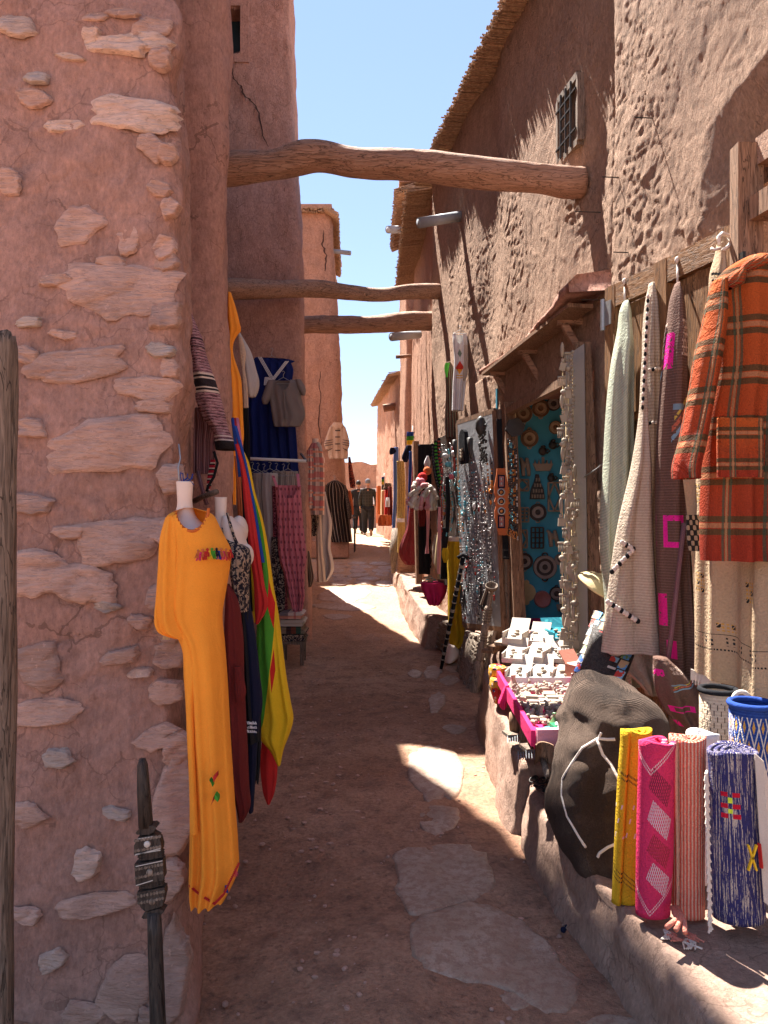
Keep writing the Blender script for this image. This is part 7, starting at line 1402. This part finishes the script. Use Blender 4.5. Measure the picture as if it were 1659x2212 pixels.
cloth('rug', [(1420, 1412, 1440), (1480, 1415, 1500), (1540, 1440, 1516), (1590, 1490, 1520)], 3.5, M['rug_brown'], None, depth=.12, fold=.02, k=2, seed=106, label='second brown rug behind the sack', cat='rug')
def _cream(t, u, v):
    c = t.mix((v*1000).sin() > .3, (.44, .32, .205), (.39, .28, .175)); X = (u*4.).fr()-.5; Yv = (v*4.6).fr()-.5
    x2, y2 = X.ab(), Yv.ab(); mot = (x2 < .21)*(y2 < .23); cross = ((X*22).sin() > .3)*((Yv*24).sin() > .3); cell = ((u*4.).fl()+(v*4.6).fl()); even = ((cell*.5).fr() < .25)
    c = t.mix(mot*((X*70).sin() > -.2)*((Yv*80).sin() > -.2)*even*v.band(.05, .75), c, (.50, .28, .07)); c = t.mix((x2.band(.10, .19)*y2.band(.12, .21)).mx((x2 < .045)*(y2 < .05))*((((X+Yv)*60).sin() > -.6))*even*v.band(.05, .75), c, (.02, .02, .02))
    w = v-u*.0-(u*12).sin()*.012; dot = ((u*60).fr() < .55); c = t.mix(w.band(.845, .853)*dot, c, (.02, .02, .02)); c = t.mix(w.band(.775, .778), c, (.02, .02, .02)); d2 = ((u*9).fr()-.5).ab()
    return t.mix((d2 < .22)*w.band(.79, .83)*((v*300).sin() > -.2)*((u*110).sin() > -.3), c, (.03, .03, .03))
M['rug_cream'] = rugm('cream_embroidered_rug', _cream)
rc = thing('rug', 'large cream rug with black and yellow cross stitch motifs, behind the plaid coat', 'rug', P(1580, 1480, 3.3))
V = []; ny, nx = 70, 80
for i in range(ny):
    for j in range(nx):
        f, g = i/(ny-1), j/(nx-1); u = 1483+ (1700-1483)*g+f*18; v = 1020+f*(425+ 95*g); D = 3.42-.62*g; q = P(u, v, D); w = .018*math.sin(g*13+f*2)+.012*math.sin(g*29+f*3); V.append(q+np.array([w-.02, 0, 0]))
V = np.array(V); Vb = V+np.array([.014, .006, 0]); Fq = [tuple(q) for q in grid_faces(ny, nx)]; nq = ny*nx
UVq = [(j/(nx-1), i/(ny-1)) for i in range(ny) for j in range(nx)]
part('rug_cloth', np.vstack([V, Vb]), Fq+[tuple(k+nq for k in f[::-1]) for f in Fq], M['rug_cream'], rc, UVq+UVq)
mb = MB()
for i in range(60): g = i/200; u = 1503+ g*215; v = 1445+95*g; D = 3.42-.62*g; q = P(u, v, D); q[0] -= .02; mb.tube([q, q+np.array([.005*math.sin(i), 0, -.05-.01*math.sin(i*3)])], .003, 4)
mb.build('fringe', M['dollw'], rc, kind='stuff')
cloth('dark_band', [(1112, 1482, 1510), (1130, 1482, 1514), (1180, 1486, 1520), (1190, 1488, 1518)], 3.28, cm('black_lattice', lambda t, u, v: t.mix(((u*16).sin()*(v*22).sin()) > .1, (.02, .02, .02), (.30, .25, .18))), rc, depth=.02, fold=.004)
rk2 = thing('rug', 'small cream rug with black dashes, tied by a rope loop to the door top', 'rug', P(1550, 650, 3.5)); cloth('rug_cloth', [(527, 1550, 1560), (550, 1546, 1564), (590, 1536, 1568), (620, 1534, 1566), (660, 1537, 1560)], 3.42, M['rug_cream'], rk2, depth=.14, fold=.02, k=2, seed=107)
wire('rope_loop', [P(1554, 530, 3.38), P(1552, 512, 3.38), P(1560, 504, 3.4), P(1572, 508, 3.42), P(1580, 520, 3.42), P(1574, 532, 3.4), P(1562, 540, 3.38)], .009, M['dollw'], rk2, 7); wire('rope_end', [P(1556, 536, 3.36), P(1543, 540, 3.36), P(1536, 536, 3.37)], .007, M['dollw'], rk2, 6)
mb = MB()
for i in range(9): mb.box(P(1538+i*3.3, 592-1*(i % 2), 3.325), (.004, .006, .010)); mb.box(P(1540+i*3, 606+(i % 2)*4, 3.325), (.008, .006, .008))
mb.build('black_dash', M['blackc'], rk2, kind='stuff')
# plaid coat
def _coat(t, u, v, nu=2.6, nv=6.2):
    n = t.noise(120, det=1)*.01; c = t.mix(v, (.40, .085, .018), (.27, .032, .016)); b = (v*nv+n).fr(); a = (u*nu+n).fr()
    c = t.mix(b.band(.30, .42).mx(b.band(.56, .68)), c, (.10, .048, .02)); c = t.mix(b.band(.44, .54), c, (.36, .15, .07)); c = t.mix(a.band(.38, .44).mx(a.band(.54, .60))*.75, c, (.05, .08, .05)); return t.mix(a.band(.46, .52)*.8, c, (.34, .19, .09))
M['coat'] = rugm('orange_plaid_wool', _coat, 150)
ct = thing('plaid_coat', 'big orange and brown plaid wool coat hanging at the right edge', 'coat', P(1590, 1210, 2.95))
cloth('body', [(556, 1612, 1662, .0, .5), (566, 1592, 1690), (580, 1570, 1712), (617, 1541, 1725), (680, 1540, 1725), (780, 1542, 1725), (900, 1526, 1725), (993, 1518, 1725), (1191, 1513, 1725), (1210, 1514, 1725)], 2.95, M['coat'], ct, depth=.20, fold=.028, k=3.2, n=110, m=110, seed=108)
cloth('sleeve', [(608, 1540, 1568), (650, 1530, 1568), (700, 1520, 1566), (745, 1508, 1560), (850, 1490, 1542), (950, 1470, 1524), (1022, 1454, 1511), (1034, 1455, 1511)], 2.83, cm('orange_plaid_sleeve', lambda t, u, v: _coat(t, u, v, 1.2, 4.2), weave=150, bs=1.), ct, depth=.15, fold=.018, k=1.5, n=90, m=60, seed=109)
cloth('shoulder', [(584, 1588, 1612), (600, 1562, 1610), (617, 1545, 1600), (625, 1541, 1580)], 2.84, M['coat'], ct, depth=.08, fold=.006)
cloth('pocket', [(903, 1550, 1648), (960, 1549, 1648), (1031, 1550, 1648)], 2.845, cm('plaid_pocket', lambda t, u, v: _coat(t, u, v, 1.6, 1.9), weave=150, bs=1.), ct, depth=.03, fold=.004, power=.2)
cloth('collar', [(553, 1640, 1668), (566, 1610, 1668), (580, 1598, 1640), (590, 1590, 1610)], 2.86, M['coat'], ct, depth=.05, fold=.006)
# ---- sack, baskets, rolled rugs
t_ = T('brown_sackcloth'); su, sv = t_.uv(); wv_ = ((su*1100).sin()+(sv*1300).sin())*.2; n1 = t_.noise(170, det=3, rough=.8); n2 = t_.noise(4, det=4); n3 = t_.noise(40, det=4, sc=(1, 1, .6)); M['sack'] = t_.done(t_.scale(t_.mix(n2.step(.4, .65), (.095, .060, .042), (.20, .135, .098)), n1*1.4+.32+wv_*.2), .95, n1*1.2+n3+wv_, 1., .02, sheen=0)
sk = thing('sack', 'big bulging dark brown cloth sack tied with pale rope on the pavement', 'sack', P(1300, 1880, 3.0))
so = cloth('body', [(1475, 1268, 1318, .12, .45), (1481, 1255, 1345, .1, .7), (1496, 1246, 1372, .08, .9), (1525, 1234, 1398, .05), (1571, 1217, 1420, .02), (1650, 1208, 1426), (1745, 1206, 1430), (1793, 1222, 1430), (1830, 1245, 1430), (1862, 1285, 1420), (1886, 1325, 1400, 0, .6)], 3.1, M['sack'], sk, depth=.52, fold=.012, k=4, n=90, m=110, seed=110, power=.38)
me = so.data; co = np.empty(len(me.vertices)*3, np.float32); me.vertices.foreach_get('co', co); co = co.reshape(-1, 3); nr = np.empty(len(me.vertices)*3, np.float32); me.vertex_normals.foreach_get('vector', nr); nr = nr.reshape(-1, 3)
d = .022*fbm(co[:, 0]*5, co[:, 2]*7+co[:, 1]*3, o=3, seed=5)+.045*np.abs(fbm(co[:, 0]*2.2+co[:, 2]*2.5, co[:, 2]*1.6-co[:, 0], o=2, seed=9))*-1; co = co+nr*d[:, None]; me.vertices.foreach_set('co', co.astype(np.float32).ravel()); me.update()
def R2(x, y, D): return P(1128+x*.37, 1393.5+y*.37, D)
def onsack(pts, r=.007):
    W = []
    dg = bpy.context.evaluated_depsgraph_get(); dg.update()
    for i in range(len(pts)-1):
        for k in range(6):
            f = k/6; x_, y_ = pts[i][0]*(1-f)+pts[i+1][0]*f, pts[i][1]*(1-f)+pts[i+1][1]*f; q = R2(x_, y_, 3.); d_ = Vector(q)-Vector((0, 0, 1.6)); d_.normalize()
            o_ = Vector((0, 0, 1.6))-Vector(org(so)); hit, loc, nn_, _ = so.ray_cast(o_, d_)
            if hit: W.append(np.array(loc)+org(so)+np.array(nn_)*.004)
    return W
for i, pts in enumerate((((440, 545), (350, 600), (280, 700), (232, 780), (228, 880), (260, 1000), (330, 1120), (380, 1195)), ((462, 510), (440, 560), (470, 640), (520, 700), (560, 780), (590, 840)), ((440, 545), (500, 552), (552, 550)), ((440, 1240), (450, 1215), (500, 1180), (575, 1150)))):
    W = onsack(pts)
    if len(W) > 3: wire('rope', W, .0075 if i else .0070, M['dollw'], sk, 6)
def basket(label, u0, u1, v0, v1, D, mat, rim, hd=True):
    c = P((u0+u1)/2, v0+8, D); R_ = (u1-u0)/2*D/F; zb = .25; t = thing('basket', label, 'basket', (c[0], D, zb)); H = c[2]-zb
    b = MB(); b.lathe([(R_*.8, 0), (R_*.9, .02), (R_*.97, H*.3), (R_, H*.7), (R_*1.0, H), (R_*.93, H+.004), (R_*.9, H-.03), (R_*.85, .04), (.001, .03)], (c[0], D, zb), 36); V, Fc, U, _ = b.get(); a = np.arctan2(V[:, 1]-D, V[:, 0]-c[0]); UV = np.stack([a/(2*math.pi)+.5, 1-(V[:, 2]-zb)/H], 1); part('body', V, Fc, mat, t, UV, True)
    b = MB(); q = np.linspace(0, 2*math.pi, 30); b.tube([np.array([c[0]+R_*.97*math.cos(a_), D+R_*.97*math.sin(a_), zb+H]) for a_ in q], .011, 7); b.build('rim', rim, t, smooth=True)
    if hd: b = MB(); q = np.linspace(0, math.pi, 12); b.tube([np.array([c[0]+R_*.5+.03*math.cos(a_), D-.12, zb+H-.01+.03*math.sin(a_)]) for a_ in q], .009, 7); b.build('handle', M['dollw'], t, smooth=True)
M['bask1'] = rugm('cream_basket_weave', lambda t, u, v: t.mix(((u*34).fr() < .25)*((v*14+(u*34).fl()*.5).fr() < .45)*v.band(.06, .6), t.mix((v*300).sin() > .2, (.56, .44, .31), (.48, .37, .26)), (.05, .03, .02)))
def _bb(t, u, v):
    c = t.mix((v*400).sin() > .4, (.02, .05, .20), (.03, .07, .25)); x = (u*16+v*5).fr(); y = (u*16-v*5).fr(); l = (x < .14).mx(y < .14); c = t.mix(l*v.band(.05, .97), c, (.62, .55, .44)); d = t.noise(30, det=1, vec=t.comb(u*4, v)); return t.mix((x.band(.35, .7))*(y.band(.35, .7))*v.band(.05, .9), c, (.62, .32, .06))
M['bask2'] = rugm('blue_basket_weave', _bb)
basket('cream cylindrical woven basket with black rim behind the rolled rugs', 1513, 1590, 1482, 1610, 3.05, M['bask1'], M['blackc']); basket('blue woven basket with yellow diamond pattern at the right edge', 1578, 1672, 1512, 1640, 2.72, M['bask2'], M['bluec'], True)
def roll(label, top, bot, w, D, mat, turns=3, ell=.8, seed=0, lean=0, par=None):
    """rolled rug: real spiral of thick cloth; top=(u,v) bot=(u,v) centres"""
    A = P(top[0], top[1], D); B = P(bot[0], bot[1], D-lean); R_ = w/2*D/F*1.13; t = thing('rolled_rug', label, 'rolled rug', B); ns = 150; nz = 36; a = np.linspace(0, turns*2*math.pi, ns); r = R_*(.22+.78*(a/a[-1])); th = R_*.78/turns*.62
    V = []; UV = []
    for k in range(nz):
        f = k/(nz-1); c = A*(1-f)+B*f; wob = 1+.05*vnoise(a*.4, f*3., seed=seed)+.05*math.sin(f*3+seed)
        for side in (0, 1):
            rr_ = (r-(th if side else 0))*wob*(1+(.03 if f < .03 else 0)); aa = a+math.pi*.15+seed; V.append(np.stack([c[0]+rr_*np.cos(aa), c[1]+rr_*np.sin(aa)*ell, c[2]+0*aa+(.006*np.sin(aa*2+seed) if k == 0 else 0)], 1)); UV.append(np.stack([a/(2*math.pi)*1.0, np.full(ns, f)], 1))
    V = np.concatenate(V); UV = np.concatenate(UV); idx = lambda k, s, i: (k*2+s)*ns+i; Fc = []
    for k in range(nz-1):
        for i in range(ns-1): Fc.append((idx(k, 0, i), idx(k, 0, i+1), idx(k+1, 0, i+1), idx(k+1, 0, i))); Fc.append((idx(k, 1, i+1), idx(k, 1, i), idx(k+1, 1, i), idx(k+1, 1, i+1)))
        for i in (0, ns-1): Fc.append((idx(k, 0, i), idx(k, 1, i), idx(k+1, 1, i), idx(k+1, 0, i)))
    for i in range(ns-1): Fc.append((idx(0, 0, i), idx(0, 1, i), idx(0, 1, i+1), idx(0, 0, i+1))); Fc.append((idx(nz-1, 0, i+1), idx(nz-1, 1, i+1), idx(nz-1, 1, i), idx(nz-1, 0, i)))
    part('roll', V, Fc, mat, t, UV); return t
def fcoord(u): return u.fr()
def _ry(t, u, v):
    c = t.mix((v*800).sin() > .2, (.60, .37, .02), (.50, .29, .016)); x = fcoord(u); z = (v+(x-.5).ab()*.25); d = ((x*60).fr() < .55); c = t.mix(z.band(.27, .285).mx(z.band(.30, .312))*d, c, (.04, .03, .02)); z2 = v-(x*.3); c = t.mix((z2.band(.69, .70).mx(z2.band(.715, .725)).mx(z2.band(.74, .75)))*d, c, (.04, .03, .02)); return t.mix(((x*9+v*4).fr() < .16)*v.band(.42, .66)*(((v*12).fr()) < .35), c, (.60, .45, .42))
def _rp(t, u, v):
    c = t.mix((v*800).sin() > .2, (.62, .035, .11), (.54, .03, .095)); x = fcoord(u)
    z = v-((x-.63).ab()*.55); d = ((x*80).fr() < .5); top = (z*-1+.20); c = t.mix((z.band(-.01, .005).mx(z.band(.02, .03))+0)*0, c, c)
    zz = v+((x-.60).ab()*.7); c = t.mix((zz.band(.150, .162).mx(zz.band(.172, .184)))*d, c, (.70, .60, .56)); z3 = v-((x-.62).ab()*-.8); c = t.mix((z3.band(.955, .965).mx(z3.band(.975, .985)))*d, c, (.70, .60, .56))
    la = ((x*60+v*26).fr() < .28).mx((x*60-v*26).fr() < .28); q = (x-.70+v*.10); dm = lambda vc, h: ((x-.69+(v-vc)*-.55).ab()*9+(v-vc).ab()*(1/h) < 1)
    c = t.mix(la*dm(.25, .115), c, (.09, .02, .03)); c = t.mix(la*dm(.435, .115), c, (.55, .50, .50)); c = t.mix(la*dm(.61, .10), c, (.22, .03, .03)); c = t.mix(la*dm(.77, .10), c, (.55, .50, .50)); return t.mix(((x-.93).ab() < .012)*((v*120).fr() < .5), c, (.70, .62, .58))
def _rc(t, u, v): return t.mix(((u*27+(v*50).sin()*.03).fr() < .44), (.60, .11, .07), (.62, .36, .26))
def _rb(t, u, v):
    n = t.noise(6, t.comb(u*14, v*.7), 3, .7); c = t.mix(n > .46, (.42, .36, .31), (.035, .032, .11)); n2 = t.noise(8, t.comb(u*40, v*6), 2); c = t.mix((n2 > .58), c, (.035, .035, .13)); x = fcoord(u)
    blk = (v.band(.225, .252).mx(v.band(.292, .320)).mx(v.band(.350, .378)))*((x.band(.745, .795)).mx(x.band(.825, .875))); c = t.mix(blk, c, (.45, .01, .03)); return t.mix((v.band(.255, .288).mx(v.band(.322, .348)))*x.band(.795, .825), c, (.55, .70, .05))
RZ = [('yellow', _ry), ('pink', _rp), ('coral', _rc), ('indigo', _rb)]
for k, f in RZ: M['roll_'+k] = rugm('rolled_'+k, f, 140)
roll('mustard yellow rolled rug standing leftmost on the pavement', (1378, 1577), (1356, 1948), 66, 2.66, M['roll_yellow'], 2.4, .7, 1); 
roll('pink rolled rug with white lattice pattern standing on the pavement edge', (1415, 1598), (1406, 1972), 74, 2.52, M['roll_pink'], 1.9, .8, 0)
rcq = roll('coral and white striped rolled rug between the pink and indigo ones', (1488, 1592), (1488, 1975), 72, 2.55, M['roll_coral'], 3.2, .85, 2)
rwq = roll('white rolled rug standing behind the coral striped one', (1516, 1582), (1516, 1900), 66, 2.74, M['white'], 3.2, .8, 4); riq = roll('indigo blue and white flecked rolled rug with small red and lime blocks', (1578, 1618), (1592, 1978), 108, 2.46, M['roll_indigo'], 3.4, .8, 5)
mb = MB()
for i in range(90): f = i/89; q = P(1527+8*f, 1665+330*f, 2.40); mb.tube([q, q+np.array([-.008, -.012, -.006]), q+np.array([-.006+.006*math.sin(i*5), -.014, -.022])], .0042, 5)
mb.build('fringe', M['dollw'], riq, kind='stuff')
mb = MB()
for i in range(120): f = i/119; q = P(1630+20*f, 1628+20*math.sin(f*2)+300*f, 2.40-.03*f); mb.tube([q, q+np.array([.022, -.01, -.02]), q+np.array([.036+.006*math.sin(i*7), -.012, -.10-.02*math.sin(i*3)])], .0022, 4)
mb.build('long_fringe', M['dollw'], riq, kind='stuff')
for A, B in (((1616, 1825), (1634, 1880)), ((1634, 1825), (1616, 1880))): mb = MB(); mb.bar(P(*A, 2.345), P(*B, 2.345), .010, .005); mb.build('lime_cross', M['yellow'], riq)
mb = MB(); mb.bar(P(1640, 1822, 2.36), P(1645, 1875, 2.365), .010, .005); mb.build('red_stitch', M['red'], riq)
for i in range(3):
    mb = MB(); a_ = [P(1452+i*6, 1960, 2.45), P(1462+i*8, 1985+i*2, 2.38), P(1440+i*20, 2003+i*6, 2.33)]
    for q in a_: q[2] = max(q[2], .265)
    mb.tube(a_, .008, 7); mb.build('tassel_cord', M['roll_coral'], rcq, smooth=True)
for i, (u, v) in enumerate(((1434, 2008), (1446, 2012), (1482, 2028), (1486, 2014))):
    D = (1.6-.262)*F/(v-1106); mb = MB(); q = P(u, v, D)
    for k in range(8): mb.tube([q, q+np.array([r_.uniform(-.02, .02), -.025, .003]), q+np.array([r_.uniform(-.03, .03), -.055, 0])], .003, 4)
    mb.build('tassel', M['roll_coral' if i % 2 else 'dollw'], rcq)
# soft stones lying at the kerb and nails in the wall
for i, (D, z) in enumerate(((4.6, 3.6), (4.45, 3.1), (5.0, 3.55), (4.9, 2.95), (4.2, 3.75))):
    c = np.array([XR(D)-.03, D, z]); mb = MB(); mb.tube([c+np.array([.1, 0, 0]), c+np.array([-.07, -.01, .002])], .0035, 5); mb.build('nail', M['iron'], None, label=('nail low on the rough wall near the canopy end', 'lowest nail directly above the far end of the door leaf', 'leftmost nail on the rough wall below the small window', 'nail just above the canopy end', 'topmost right nail above the middle of the door leaf')[i], cat='nail', group='nails in the rough wall')
b = MB(); q = G(1217, 2020); b.ell(q+np.array([0, 0, .02]), (.012, .01, .012), 7); b.tube([q+np.array([0, 0, .02]), q+np.array([.012, 0, .04])], .003, 4); b.build('litter', M['navy'], None, label='small dark blue scrap lying on the ground near the kerb', cat='litter')
